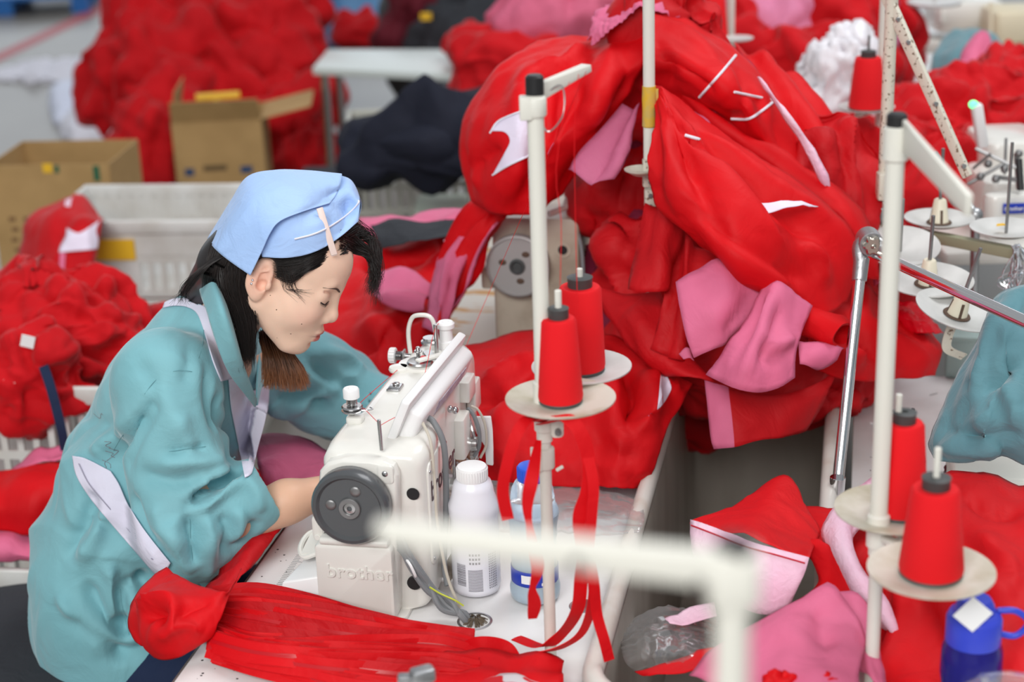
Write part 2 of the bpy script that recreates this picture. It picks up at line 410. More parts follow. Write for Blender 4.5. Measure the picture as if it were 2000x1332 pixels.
BLUEINK = mat('blue_label', (.01, .04, .42), .4)
PAPER = mat('white_paper', (.85, .85, .85), .7)
CARD = mat('cardboard', (.46, .29, .12), .85, var=(.4, .25, .1), vscale=8)
CARDIN = mat('cardboard_inside', (.36, .2, .08), .85)
GREENBOX = mat('pale_green_box', (.32, .42, .4), .5)
PALLET = mat('blue_pallet_plastic', (.02, .16, .5), .5)
YELLOW = mat('yellow_label', (.85, .5, .02), .6)
def thread_mat():
    m = mat('red_thread', (.84, .006, .012), .65, sheen=.0, spec=.3); nt = m.node_tree; L = nt.links; b = nt.nodes['Principled BSDF']
    tc = _n(nt, 'ShaderNodeTexCoord'); w = _n(nt, 'ShaderNodeTexWave', wave_type='BANDS', bands_direction='Z'); w.inputs['Scale'].default_value = 260; w.inputs['Distortion'].default_value = 1.5; w.inputs['Detail Scale'].default_value = 30
    bp = _n(nt, 'ShaderNodeBump'); bp.inputs['Strength'].default_value = .5; bp.inputs['Distance'].default_value = .0007
    L.new(tc.outputs['Object'], w.inputs['Vector']); L.new(w.outputs['Fac'], bp.inputs['Height']); L.new(bp.outputs[0], b.inputs['Normal']); return m
THREAD = thread_mat()
def film_mat():
    m = bpy.data.materials.new('clear_film'); m.use_nodes = True; nt = m.node_tree; L = nt.links; nt.nodes.remove(nt.nodes['Principled BSDF'])
    out = nt.nodes['Material Output']; mix = _n(nt, 'ShaderNodeMixShader'); tr = _n(nt, 'ShaderNodeBsdfTransparent'); gl = _n(nt, 'ShaderNodeBsdfGlossy'); gl.inputs['Roughness'].default_value = .12
    df = _n(nt, 'ShaderNodeBsdfDiffuse'); m2 = _n(nt, 'ShaderNodeMixShader'); m2.inputs[0].default_value = .3; L.new(gl.outputs[0], m2.inputs[1]); L.new(df.outputs[0], m2.inputs[2])
    lw = _n(nt, 'ShaderNodeLayerWeight'); lw.inputs['Blend'].default_value = .28
    ma = _n(nt, 'ShaderNodeMath', operation='MULTIPLY_ADD'); ma.inputs[1].default_value = .6; ma.inputs[2].default_value = .05
    L.new(lw.outputs['Facing'], ma.inputs[0]); L.new(ma.outputs[0], mix.inputs[0]); L.new(tr.outputs[0], mix.inputs[1]); L.new(m2.outputs[0], mix.inputs[2]); L.new(mix.outputs[0], out.inputs[0])
    return m
FILM = film_mat()
CLEAR = mat('clear_bottle_plastic', (.93, .95, 1), .05, trans=1, ior=1.3)
LIQW = mat('milky_drink', (.78, .77, .9), .3)
LIQB = mat('pale_blue_drink', (.62, .75, .82), .25)
BBLUE = mat('tinted_blue_plastic', (.03, .03, .35), .15, trans=.55, ior=1.3)
BBLUEO = mat('royal_blue_plastic', (.035, .06, .55), .3)
# ------------------------------------------------------------------ camera, light, setting
cd = bpy.data.cameras.new('camera'); cam = bpy.data.objects.new('camera', cd); COL.objects.link(cam)
Rm = Matrix((_R, _U, -_F)).transposed().to_4x4(); cam.matrix_world = Matrix.Translation(CAM) @ Rm
cd.sensor_width = 36; cd.lens = 36*FPX/2000; cd.clip_end = 200; cd.clip_start = .05
cd.dof.use_dof = True; cd.dof.focus_distance = 2.62; cd.dof.aperture_fstop = (cd.lens/1000)/.021
SC.camera = cam
SC.view_settings.view_transform = 'Standard'; SC.view_settings.look = 'None'; SC.view_settings.exposure = .45; SC.view_settings.gamma = 1
w = bpy.data.worlds.new('hall_light'); SC.world = w; w.use_nodes = True
w.node_tree.nodes['Background'].inputs[0].default_value = (.93, .96, 1, 1); w.node_tree.nodes['Background'].inputs[1].default_value = .3
def area(name, loc, tgt, sx, sy, pw, col=(1, 1, 1)):
    l = bpy.data.lights.new(name, 'AREA'); l.shape = 'RECTANGLE'; l.size = sx; l.size_y = sy; l.energy = pw; l.color = col
    o = bpy.data.objects.new(name, l); COL.objects.link(o); o.location = loc
    o.rotation_euler = (V(tgt)-V(loc)).to_track_quat('-Z', 'Y').to_euler(); return o
area('window_light_row', (-1.5, -3.5, 5.0), (0, 3, .8), 5, 2.5, 300, (1, .99, .97))
area('roof_light', (2.5, 4, 6.5), (0.2, 3, .8), 3, 3, 150, (.97, .98, 1))
area('far_window_light', (-3, 16, 5), (-1, 6, 0), 8, 3, 90, (.92, .95, 1))
def floor_mat():
    m = mat('polished_floor', (.25, .235, .21), .34, var=(.21, .195, .175), vscale=1.2, spec=.4); return m
fl = MB(); fl.box((0, 6, -.05), (30, 34, .1)); fo = fl.build('floor', floor_mat()); fo['kind'] = 'structure'
def wallm(): return mat('hall_wall_paint', (.75, .76, .76), .7)
WL = wallm()
# back wall with a row of daylit windows, beyond the frame but seen mirrored in the floor
bw = MB(); bw.box((0, 21, .6), (30, .2, 1.2)); bw.box((0, 21, 5.2), (30, .2, 2))
for i in range(6): bw.box((-15+i*6, 21, 2.7), (1.2, .2, 3))
b_ = bw.build('wall_back', WL); b_['kind'] = 'structure'
GL = mat('daylit_window_pane', (.9, .95, 1), .2, emit=(.85, .92, 1, 1.1))
for i in range(5):
    wv = MB(); wv.box((-12+i*6, 21, 2.7), (4.8, .04, 3)); o = wv.build('window_%d' % (i+1), GL); o['kind'] = 'structure'
# ------------------------------------------------------------------ the white sewing machine in use
def text_mesh(name, s, size, M, m, parent, ext=.0006, sx=1, font_scale=1):
    """flat raised lettering as a mesh; M places its XY plane"""
    c = bpy.data.curves.new(name, 'FONT'); c.body = s; c.size = size; c.extrude = ext; c.align_x = 'CENTER'; c.align_y = 'CENTER'; c.resolution_u = 4; c.space_character = 1.05
    c.offset = size*.012
    t = bpy.data.objects.new('tmp', c); COL.objects.link(t); bpy.context.view_layer.update()
    me = t.to_mesh(); M = Matrix(M) @ Matrix.Diagonal((sx, 1, 1, 1))
    vs = [M @ v.co for v in me.vertices]; fs = [tuple(p.vertices) for p in me.polygons]; t.to_mesh_clear(); bpy.data.objects.remove(t); bpy.data.curves.remove(c)
    return link(name, vs, fs, m, parent, smooth=False)
def basis(o, x, y):
    x = V(x).normalized(); y = V(y); y = (y-x*y.dot(x)).normalized(); z = x.cross(y)
    M = Matrix((x, y, z)).transposed().to_4x4(); M.translation = V(o); return M
def RM(): return MB(ROW)
mach = T('sewing_machine', 'ivory lockstitch sewing machine with dark grey handwheel that the worker is using', 'sewing machine', M=ROW @ Matrix.Translation((.22, .2, .002)))
# bed plate let into the table
b = RM(); b.rbox((.205, .235, .0), (.16, .49, .008), .01); b.build('bed_plate', ENAMEL, mach)
b = RM(); b.rbox((.235, .425, .0055), (.09, .075, .005), .004); b.box((.235, .43, .009), (.012, .05, .002)); b.build('needle_plate', STEEL, mach)
# body: pillar + arm + head as one casting (profiles in x/z lofted along y)
def prof(x0, x1, z0, z1, r, y, n=5, bulge=0):
    out = []
    for qx, qz, a0 in ((1, 1, 0), (0, 1, 1), (0, 0, 2), (1, 0, 3)):
        cx = x1-r if qx else x0+r; cz = z1-r if qz else z0+r
        for k in range(n+1):
            a = (a0+k/n)*PI/2; out.append(V((cx+r*math.cos(a), y, cz+r*math.sin(a))))
    return out
b = RM()
b.loft([prof(.168, .302, .004, .250, .02, .018), prof(.162, .314, .004, .258, .02, .026), prof(.16, .318, .004, .262, .02, .06), prof(.162, .316, .004, .264, .02, .11),
        prof(.165, .312, .004, .266, .02, .135), prof(.172, .306, .06, .267, .022, .142), prof(.176, .304, .118, .268, .024, .155), prof(.178, .302, .136, .269, .024, .19),
        prof(.182, .300, .140, .270, .024, .30), prof(.186, .298, .138, .271, .026, .38), prof(.188, .298, .11, .272, .028, .40), prof(.190, .297, .095, .272, .03, .42),
        prof(.194, .296, .092, .272, .032, .452), prof(.204, .29, .10, .262, .034, .466), prof(.218, .278, .12, .245, .028, .470)])
b.build('arm_casting', ENAMEL, mach, auto=60)
# pulley cover with its lower box
b = RM(); ring = []
def cov(y, g):
    pts = [(.160+g, .02), (.158+g, .20), (.163+g, .232), (.176+g, .247-g), (.200, .254-g), (.240, .255-g), (.262, .252-g), (.276-g, .246-g), (.282-g, .232), (.280-g, .18), (.276-g, .12), (.272-g, .02)]
    return [V((x, y, z)) for x, z in pts]
b.loft([cov(.03, 0), cov(.004, 0), cov(-.002, .004), cov(-.003, .012)])
b.build('pulley_cover', ENAMEL, mach, bevel=.004)
b = RM(); b.rbox((.2115, .012, .062), (.119, .064, .122), .008, n=4, axis=1); b.rbox((.2135, -.006, .128), (.105, .03, .012), .005, axis=0); b.build('motor_box', ENAMEL, mach)
text_mesh('embossed_lettering', 'brother', .0295, ROW @ basis((.220, -.0212, .080), (1, 0, 0), (0, 0, 1)), ENAMEL, mach, .0012, 1.05)
# handwheel
wc = V((.2155, -.006, .190))
b = RM(); b.lathe([(.03, 0), (.056, 0), (.0585, .003), (.0585, .024), (.055, .029), (.050, .0295), (.046, .0245), (.030, .0235), (.0, .0235)], wc, (0, -1, 0), 48); hw = b.build('handwheel', DGREY, mach)
b = RM(); b.lathe([(.0165, .023), (.0165, .027), (.0155, .028), (.0095, .028), (.0085, .021), (0, .021)], wc, (0, -1, 0), 32); b.build('hub', GREYM, hw)
b = RM(); b.lathe([(.0085, .020), (.0085, .0255), (.004, .026), (.003, .022), (0, .022)], wc, (0, -1, 0), 16); b.build('hub_screw', STEEL, hw)
for a in (70, 172):
    c = wc + V((math.cos(math.radians(a))*.029, -.024, math.sin(math.radians(a))*.029)); b = RM(); b.ell(c, (.0085, .003, .0085), 16, 8); b.build('dimple', GREYM, hw)
b = RM(); b.ell((.264, -.003, .236), (.0055, .004, .0055)); b.cyl((.264, -.001, .236), (.264, -.004, .236), .009); b.build('cover_screw', STEEL, mach)
b = RM(); b.rbox((.264, -.001, .234), (.026, .008, .03), .006, axis=1); b.build('screw_boss', ENAMEL, mach)
# dark sockets in the casting, side cover plate
for p_, q_, r_ in (((.2985, .0175, .196), (.2985, .0165, .196), .0098), ((.17, -.0035, .128), (.17, -.0045, .128), .009), ((.293, .02, .05), (.293, .013, .05), .011)): b = RM(); b.cyl(p_, q_, r_); b.build('socket', BLACKP, mach)
b = RM(); b.rbox((.316, .09, .15), (.006, .11, .17), .018, n=5, axis=0); b.build('side_plate', ENAMEL, mach)
for y, z in ((.042, .222), (.14, .226), (.042, .08)): b = RM(); b.ell((.3195, y, z), (.002, .0035, .0035)); b.build('plate_screw', STEEL, mach)
text_mesh('side_lettering', 'brother', .046, ROW @ basis((.3195, .118, .186), (0, 1, 0), (0, 0, 1)), mat('plum_lettering', (.10, .06, .07), .5), mach, .0003, 1.0)
# top of arm: lids, posts, tension parts
b = RM(); b.rbox((.236, .345, .270), (.086, .066, .012), .03, n=6); b.rbox((.20, .325, .271), (.035, .03, .01), .014, n=5); b.build('winder_base', ENAMEL, mach)
b = RM(); b.lathe([(.0, 0), (.020, 0), (.022, .002), (.020, .005), (.014, .004), (0, .005)], ROW.to_translation()*0 + V((.232, .338, .277)), (0, 0, 1), 28)
b.box((.245, .352, .286), (.014, .036, .005), Matrix.Rotation(.5, 3, 'Z')); b.cyl((.222, .366, .275), (.222, .366, .295), .0035); b.cyl((.222, .366, .286), (.222, .366, .289), .007)
b.build('bobbin_winder', STEEL, mach)
b = RM(); b.box((.236, .342, .285), (.007, .012, .004)); b.build('winder_mark', mat('red_enamel', (.7, .01, .02), .4), mach)
b = RM(); b.box((.252, .33, .291), (.012, .05, .003), Matrix.Rotation(-.75, 3, 'Z')); b.build('winder_latch', ENAMEL, mach)
b = RM(); b.rbox((.215, .243, .2705), (.022, .03, .006), .003); b.ell((.215, .25, .275), (.006, .006, .003)); b.build('oil_lid', STEEL, mach)
for p_ in ((.251, .217, .269), (.262, .118, .2675)): b = RM(); b.cyl(p_, (p_[0], p_[1], p_[2]+.0015), .0055); b.build('oil_hole', BLACKP, mach)
b = RM(); b.rbox((.24, .40, .272), (.04, .02, .006), .008); b.cyl((.23, .40, .275), (.23, .40, .277), .003); b.cyl((.249, .40, .275), (.249, .40, .277), .003); b.build('cap_plate', ENAMEL, mach)
b = RM(); b.lathe([(.016, 0), (.016, .004), (.0125, .006), (.0125, .010)], (.222, .448, .272), (0, 0, 1), 24); b.build('front_screw_cap', STEEL, mach)
b = RM(); b.lathe([(.0145, 0), (.0145, .016), (.0115, .018), (.0105, .036), (.013, .0385), (.015, .040), (.015, .047), (.012, .05), (.006, .05), (.005, .046), (0, .046)], (.256, .424, .270), (0, 0, 1), 28); b.build('pressure_knob', WPLAST, mach)
b = RM(); b.cyl((.246, .395, .27), (.246, .395, .325), .0035); b.build('thread_pin', STEEL, mach)
b = RM(); b.cyl((.254, .02, .262), (.252, .022, .310), .0028); b.build('thread_post', STEEL, mach)
# small tension post at the near operator corner
b = RM(); b.rbox((.186, .118, .268), (.026, .024, .012), .006); b.build('tension_bracket', ENAMEL, mach)
b = RM(); c = V((.182, .118, .272)); b.cyl(c, c+V((0, 0, .03)), .0035); b.lathe([(.004, .008), (.015, .0085), (.017, .0105), (.0145, .0125), (.004, .0125)], c, (0, 0, 1), 24); b.lathe([(.004, .0135), (.015, .014), (.0165, .016), (.0145, .018), (.004, .018)], c, (0, 0, 1), 24)
for k in range(5): b.lathe([(.007, .019+k*.0025), (.0085, .020+k*.0025), (.007, .021+k*.0025)], c, (0, 0, 1), 16, cap=False)
b.tube([c+V((.016, -.004, .012)), c+V((.026, -.002, .012)), c+V((.03, .008, .010)), c+V((.024, .014, .010))], .0012, 6)
b.build('tension_disc', STEEL, mach)
b = RM(); b.lathe([(.010, .030), (.0125, .031), (.0125, .044), (.011, .046), (.004, .046), (.003, .043), (0, .043)], c, (0, 0, 1), 24); b.build('tension_knob', WPLAST, mach)
# take-up guard and side tension dial on the operator's side of the head
b = RM(); b.tube([(.196, .425, .236), (.192, .425, .262), (.190, .428, .298), (.196, .43, .320), (.206, .43, .327), (.224, .43, .327), (.233, .43, .318), (.237, .43, .295), (.240, .43, .272)], .0038, 10); b.build('take_up_guard', ENAMEL, mach)
b = RM(); b.cyl((.200, .418, .258), (.168, .418, .258), .0045); b.lathe([(.011, 0), (.013, .002), (.011, .004)], (.186, .418, .258), (-1, 0, 0), 24)
for k in range(4): b.lathe([(.006, .006+k*.003), (.0085, .0075+k*.003), (.006, .009+k*.003)], (.186, .418, .258), (-1, 0, 0), 16, cap=False)
b.build('thread_tension', STEEL, mach)
b = RM(); b.cyl((.202, .418, .258), (.236, .415, .264), .009); b.build('tension_barrel', ENAMEL, mach)
b = RM(); b.lathe([(.010, 0), (.0125, .001), (.0125, .011), (.011, .012), (0, .012)], (.169, .418, .258), (-1, 0, 0), 24)
for k in range(16):
    a = k*PI/8; b.box((.1635, .418+math.cos(a)*.0125, .258+math.sin(a)*.0125), (.009, .0016, .0016))
b.build('tension_dial', WPLAST, mach)
# face plate, presser bar lifter, needle bar and thread take-up, presser foot
b = RM(); b.rbox((.2475, .474, .185), (.075, .004, .13), .02, n=5, axis=1); b.build('face_plate', ENAMEL, mach)
b = RM(); b.cyl((.235, .44, .10), (.235, .44, .035), .0036); b.cyl((.235, .44, .04), (.235, .44, .006), .001); b.build('needle_bar', STEEL, mach)
b = RM(); b.cyl((.255, .44, .10), (.255, .44, .022), .0036); b.box((.245, .44, .012), (.02, .03, .004)); b.box((.25, .44, .022), (.014, .012, .016)); b.build('presser_foot', STEEL, mach)
# back of the head: thread release block, lifter lever, solenoid, cables
b = RM(); b.rbox((.304, .352, .232), (.022, .05, .036), .005, axis=2); b.rbox((.307, .39, .205), (.016, .045, .05), .005); b.build('solenoid_housing', ENAMEL, mach)
b = RM(); b.rbox((.306, .30, .170), (.020, .05, .07), .006); b.build('lifter_housing', ENAMEL, mach)
b = RM(); b.cyl((.308, .33, .142), (.325, .33, .142), .012); b.cyl((.308, .35, .115), (.322, .35, .115), .010); b.tube([(.31, .34, .18), (.318, .33, .16), (.322, .335, .13), (.316, .34, .105)], .003, 8); b.build('lifter_linkage', STEEL, mach)
b = RM(); b.loft([[V((.312, .352, .180)), V((.344, .348, .184)), V((.344, .354, .184)), V((.312, .358, .180))], [V((.318, .352, .150)), V((.346, .348, .160)), V((.346, .354, .160)), V((.318, .358, .150))], [V((.331, .352, .128)), V((.346, .348, .128)), V((.346, .354, .128)), V((.331, .358, .128))], [V((.332, .352, .095)), V((.345, .348, .095)), V((.345, .354, .095)), V((.332, .358, .095))]]); b.build('presser_lever', WPLAST, mach, bevel=.002)
for p_ in ((.308, .225, .246), (.309, .03, .236), (.322, .20, .255)): b = RM(); b.ell(p_, (.005, .006, .006)); b.build('bolt', STEEL, mach)
# reverse lever and feed dial on the operator side of the pillar
b = RM(); b.rbox((.150, .03, .132), (.022, .035, .042), .008, axis=1); b.cyl((.148, .01, .118), (.148, .0125, .118), .005); b.build('stitch_dial', ENAMEL, mach)
b = RM(); b.tube([(.163, .03, .088), (.14, .03, .082), (.118, .03, .074), (.108, .045, .082), (.116, .07, .094), (.15, .08, .10)], .0045, 8); b.loft([[V((.112, .03, .078)), V((.16, .03, .09)), V((.15, .08, .104)), V((.118, .07, .096))], [V((.112, .03, .074)), V((.16, .03, .086)), V((.15, .08, .10)), V((.118, .07, .092))]]); b.build('reverse_lever', ENAMEL, mach)
b = RM(); b.loft([[V((.088, -.02, .004)), V((.156, -.01, .004)), V((.156, .09, .004)), V((.11, .09, .004))], [V((.095, -.014, .052)), V((.156, -.004, .062)), V((.156, .08, .07)), V((.116, .08, .062))]]); b.build('oil_pan_cover', WPLAST, mach, bevel=.003)
# control panel clamped on top
pm = basis((.283, .195, .292), (.10, 1, .055), (.45, 0, 1)) 
b = MB(ROW @ pm); b.rbox((0, .003, -.003), (.268, .078, .014), .006, axis=2, n=3)
cp = b.build('control_panel', WPLAST, mach)
b = MB(ROW @ pm)
def pr(z, g): return [V((-.125+g, -.028+g, z)), V((.13-g, -.028+g, z)), V((.13-g, .022-g, z)), V((-.118+g, .022-g, z))]
b.loft([pr(.003, 0), pr(.022, .001), pr(.028, .006)]); b.build('panel_housing', WPLAST, cp, bevel=.003)
lm = mat('faded_violet_print', (.45, .38, .5), .6, var=(.7, .68, .72), vscale=90)
b = MB(ROW @ pm); b.box((.03, -.004, .0285), (.13, .026, .001)); b.build('panel_label', lm, cp)
b = RM(); b.tube([(.285, .12, .272), (.30, .118, .275), (.312, .112, .268), (.3255, .105, .24), (.328, .10, .19), (.327, .09, .12), (.326, .07, .06), (.335, .05, .03)], .0048, 10); b.build('panel_cable', CABLE, mach)
b = RM(); b.tube([(.30, .085, .282), (.318, .06, .26), (.3235, .05, .20), (.327, .04, .14), (.340, .03, .06), (.36, .02, .01)], .0024, 8); b.build('thin_cable', BEIGEC, mach)
b = RM(); b.tube([(.31, .33, .205), (.321, .325, .195), (.330, .32, .17), (.328, .325, .14), (.318, .33, .12)], .0034, 8); b.build('lifter_cable', CABLE, mach)
b = RM(); b.tube([(.315, .335, .207), (.327, .335, .20), (.337, .335, .175), (.338, .335, .14), (.327, .335, .115)], .0022, 8); b.build('pale_cable', BEIGEC, mach)
# bundle of cables leaving the pillar for the hole in the table
b = RM(); rr = random.Random(4)
for k in range(7):
    j = lambda s: rr.uniform(-s, s)
    b.tube([(.272, .008, .112+k*.0045), (.285, -.005, .108+k*.004), (.300+j(.004), -.01+j(.004), .088+k*.003), (.322+j(.004), -.006+j(.006), .055+j(.006)), (.345+j(.006), -.004+j(.01), .028+j(.006)), (.368+j(.004), .0+j(.008), .010+j(.003)), (.378, .003+j(.004), -.01)], .0041, 8)
cb = b.build('cable_bundle', CABLE, mach)
b = RM(); b.tube([(.293, -.015, .103), (.300, -.022, .098), (.305, -.018, .080), (.298, -.006, .078), (.29, -.003, .098), (.293, -.015, .103)], .0022, 6); b.build('cable_tie', PAPER, cb)
b = RM(); b.tube([(.325, -.016, .062), (.34, -.012, .050), (.36, -.01, .04), (.372, -.004, .028)], .0013, 6); b.build('earth_wire', mat('yellow_green_wire', (.55, .6, .05), .5), cb)
b = RM(); b.box((.34, .115, .055), (.02, .03, .09), Matrix.Rotation(.5, 3, 'Y')); b.build('hinge_rest', mat('worn_brown_metal', (.2, .16, .13), .5, .3, var=(.4, .35, .3), vscale=60), mach)
# red thread on its way over the arm
b = RM(); b.tube([(.252, .02, .305), (.20, .12, .285), (.186, .14, .283), (.20, .30, .275), (.20, .418, .262)], .0005, 5, sub=4); b.tube([(.252, .02, .300), (.262, .2, .272), (.246, .395, .32), (.256, .42, .3)], .0005, 5, sub=4); b.build('red_thread', THREAD, mach)
# ------------------------------------------------------------------ white work table of the operator
tb = T('sewing_table', 'white laminate sewing table with printed ruler edge under the machine in use', 'table', M=ROW @ Matrix.Translation((.29, .2, -.75)))
b = RM()
# table top built round the cable hole
top = [(0, -.75), (.572, -.75), (.572, 1.02), (0, 1.02)]
b.box((.286, .135, -.021), (.572, 1.77, .038)); tt = b.build('tabletop', LAMI, tb, bevel=.003)
b = RM(); b.box((-.0012, .135, -.021), (.003, 1.77, .036)); b.build('edge_band', EDGE, tt)
b = RM()
for k in range(40):
    L = .022 if k % 10 == 0 else (.016 if k % 5 == 0 else .010)
    b.box((.052+L/2, -.04+k*.0055, -.0016), (L, .0009, .0006))
b.build('ruler_marks', mat('grey_print', (.3, .3, .3), .6), tt)['kind'] = 'stuff'
GPS = mat('grey_print_soft', (.45, .45, .45), .6)
for u in (.012, .125): b = RM(); b.box((.074, u, -.0016), (.013, .008, .0006)); b.build('ruler_number', GPS, tt)
b = RM()
rs = random.Random(11)
for k in range(46):
    x, y = rs.uniform(.01, .12), rs.uniform(-.34, .2); r = rs.uniform(.0006, .0022)
    b.lathe([(r, 0), (r*.8, .0003)], (x, y, -.002), (0, 0, 1), 7)
b.build('chips', INK, tt)['kind'] = 'stuff'
b = RM()
for k in range(6):
    x, y = .035+rs.uniform(-.01, .012), -.05+rs.uniform(-.012, .012); r = rs.uniform(.0015, .004); b.lathe([(r, 0), (r*.8, .0003)], (x, y, -.002), (0, 0, 1), 9)
b.build('rust_spots', mat('rust_stain', (.3, .12, .03), .7), tt)['kind'] = 'stuff'
b = RM(); b.lathe([(.0265, 0), (.0265, .0012), (.023, .0018), (.021, -.004)], (.386, .004, -.002), (0, 0, 1), 28, cap=False); b.build('hole_ring', STEEL, tt)
b = RM()
for k in range(160):
    a = rs.uniform(0, 6.28); q = .0205*math.sqrt(rs.random()); b.cyl((.386+q*math.cos(a), .004+q*math.sin(a), -.001), (.386+q*math.cos(a)*.5, .004+q*math.sin(a)*.5, .0045), .0008, .0004, 4)
b.build('brush_insert', mat('dark_bristles', (.12, .09, .06), .8), tt)['kind'] = 'stuff'
b = RM(); b.lathe([(.021, 0), (.021, .001), (.019, .0014), (0, .0014)], (.538, .072, -.002), (0, 0, 1), 24); b.build('hole_plug', STEEL, tt)
for x, y in ((.06, -.6), (.52, -.6), (.06, .9), (.52, .9)):
    b = RM(); b.box((x, y, -.392), (.035, .035, .70)); b.build('table_leg', CREAM, tb, bevel=.002)
b = RM(); b.box((.52, .15, -.62), (.03, 1.5, .03)); b.box((.29, .9, -.62), (.46, .03, .03)); b.box((.29, -.6, -.62), (.46, .03, .03)); b.build('stretcher', CREAM, tb)
# ------------------------------------------------------------------ grey plastic trough between the two rows
tr = T('fabric_trough', 'grimy white plastic trough sunk between the rows of tables', 'trough', M=ROW @ Matrix.Translation((.73, .4, -.75)))
def trr(x0, x1, y0, y1, r, z, n=8):
    out = []
    for cx, cy, a0 in ((x1-r, y1-r, 0), (x0+r, y1-r, 1), (x0+r, y0+r, 2), (x1-r, y0+r, 3)):
        for k in range(n+1): a = (a0+k/n)*PI/2; out.append(V((cx+r*math.cos(a), cy+r*math.sin(a), z)))
    return out
X0, X1, Y0, Y1 = .580, .905, -.262, 1.25
b = RM()
b.loft([trr(X0+.02, X1-.02, Y0+.03, Y1-.03, .07, -.40), trr(X0+.012, X1-.012, Y0+.015, Y1-.01, .09, .028)], cap=False)
b.loft([trr(X0+.03, X1-.03, Y0+.04, Y1-.04, .06, -.395), trr(X0+.024, X1-.024, Y0+.027, Y1-.02, .085, .028)], cap=False); b.add(trr(X0+.03, X1-.03, Y0+.04, Y1-.04, .06, -.395), [tuple(range(36))])
b.build('trough_shell', TROUGH, tr, auto=60)
b = RM(); A = []
for g, z in ((.013, .020), (.0, .022), (-.004, .034), (.002, .048), (.012, .052), (.022, .048), (.026, .036), (.025, .022), (.013, .020)):
    A.append(trr(X0+g, X1-g, Y0+g, Y1-g, .10-g, z))
b.loft(A, cap=False); b.build('trough_rim', RIM, tr, auto=80)
for y in (-.1, 1.1):
    b = RM(); b.box((.74, y, -.56), (.22, .04, .36)); b.build('trough_foot', CREAM, tr)
# ------------------------------------------------------------------ table of the facing row
t2 = T('sewing_table', 'white table beyond the trough carrying the chrome lamp arm and teal garment', 'table', M=ROW @ Matrix.Translation((1.3, .4, -.75)))
b = RM(); b.box((1.30, .15, -.021), (.74, 1.9, .038)); tt2 = b.build('tabletop', LAMI, t2, bevel=.003)
b = RM()
for k in range(24):
    x, y = rs.uniform(.95, 1.2), rs.uniform(.2, 1.0); b.box((x, y, -.0015), (rs.uniform(.002, .02), rs.uniform(.001, .003), .0005), rs.uniform(0, 3))
b.build('scuffs', mat('grey_scuff', (.2, .18, .17), .7), tt2)['kind'] = 'stuff'
for x, y in ((.97, -.7), (1.6, -.7), (.97, 1.0), (1.6, 1.0)):
    b = RM(); b.box((x, y, -.392), (.035, .035, .70)); b.build('table_leg', CREAM, t2, bevel=.002)
# ------------------------------------------------------------------ next table of the operator's row, with its old machine
t3 = T('sewing_table', 'table with orange-stained top under the old beige machine', 'table', M=ROW @ Matrix.Translation((.35, 1.75, -.75)))
b = RM(); b.box((.26, 1.78, -.021), (.60, 1.3, .038)); b.build('tabletop', LAMIO, t3, bevel=.003)
for x, y in ((.0, 1.2), (.5, 1.2), (.0, 2.3), (.5, 2.3)):
    b = RM(); b.box((x, y, -.392), (.035, .035, .70)); b.build('table_leg', CREAM, t3, bevel=.002)
# ------------------------------------------------------------------ thread stands
def cone_of_thread(base, h, r0, r1, label, grp, tilt=(0, 0, 1), name='thread_cone'):
    t = T(name, label, 'thread cone', base, group=grp)
    d = V(tilt).normalized(); x, y, _ = frame_of(d); b = MB()
    b.lathe([(r0*.6, .004), (r0*.97, .004), (r0, .009), (r1+.002, h-.004), (r1-.001, h), (r1*.5, h)], base, d, 40); b.build('thread', THREAD, t)
    b = MB(); b.lathe([(r1*.62, h-.01), (r1*.62, h+.012), (r1*.66, h+.0135), (r1*.5, h+.015), (.0045, h+.0145), (.0042, h-.004)], base, d, 20)
    b.build('cone_core', GPLAST, t); b = MB(); b.lathe([(r0*.85, 0), (r0*.98, .001), (r0*.95, .0045)], base, d, 28); b.build('cone_foot', GPLAST, t); return t
def disc_on(parent, c, r, m=DISC, d=(0, 0, 1), rod=.155, rr=.003, dish=.006, pin=None):
    b = MB(); c = V(c); d = V(d).normalized()
    b.lathe([(0, -.004), (.012, -.004), (r*.55, -.002), (r-.004, dish-.002), (r, dish), (r, dish+.002), (r-.003, dish+.0018), (r*.55, .0008), (.012, 0), (0, 0)], c, d, 48)
    o = b.build('spool_disc', m, parent, auto=70)
    if rod:
        b = MB(); b.cyl(c-d*.012, c+d*rod, rr, n=12); b.build('spool_rod', pin or GREYM, parent)
    return o
def stand(label, x, y, top, r_up, joint, base=.75, cap=True, mats=CREAM, low_r=None, name='thread_stand', grp=None):
    t = T(name, label, 'thread stand', (x, y, base), group=grp)
    b = MB(); b.cyl((x, y, base), (x, y, joint+.01), low_r or r_up*.8, n=20); b.build('lower_pole', mats, t)
    b = MB(); b.cyl((x, y, joint), (x, y, top), r_up, n=24); b.build('upper_pole', mats, t)
    if cap:
        b = MB(); b.lathe([(r_up+.001, -.014), (r_up+.001, .008), (r_up-.002, .011), (0, .011)], (x, y, top), (0, 0, 1), 24); b.build('pole_cap', BLACKP, t)
    return t
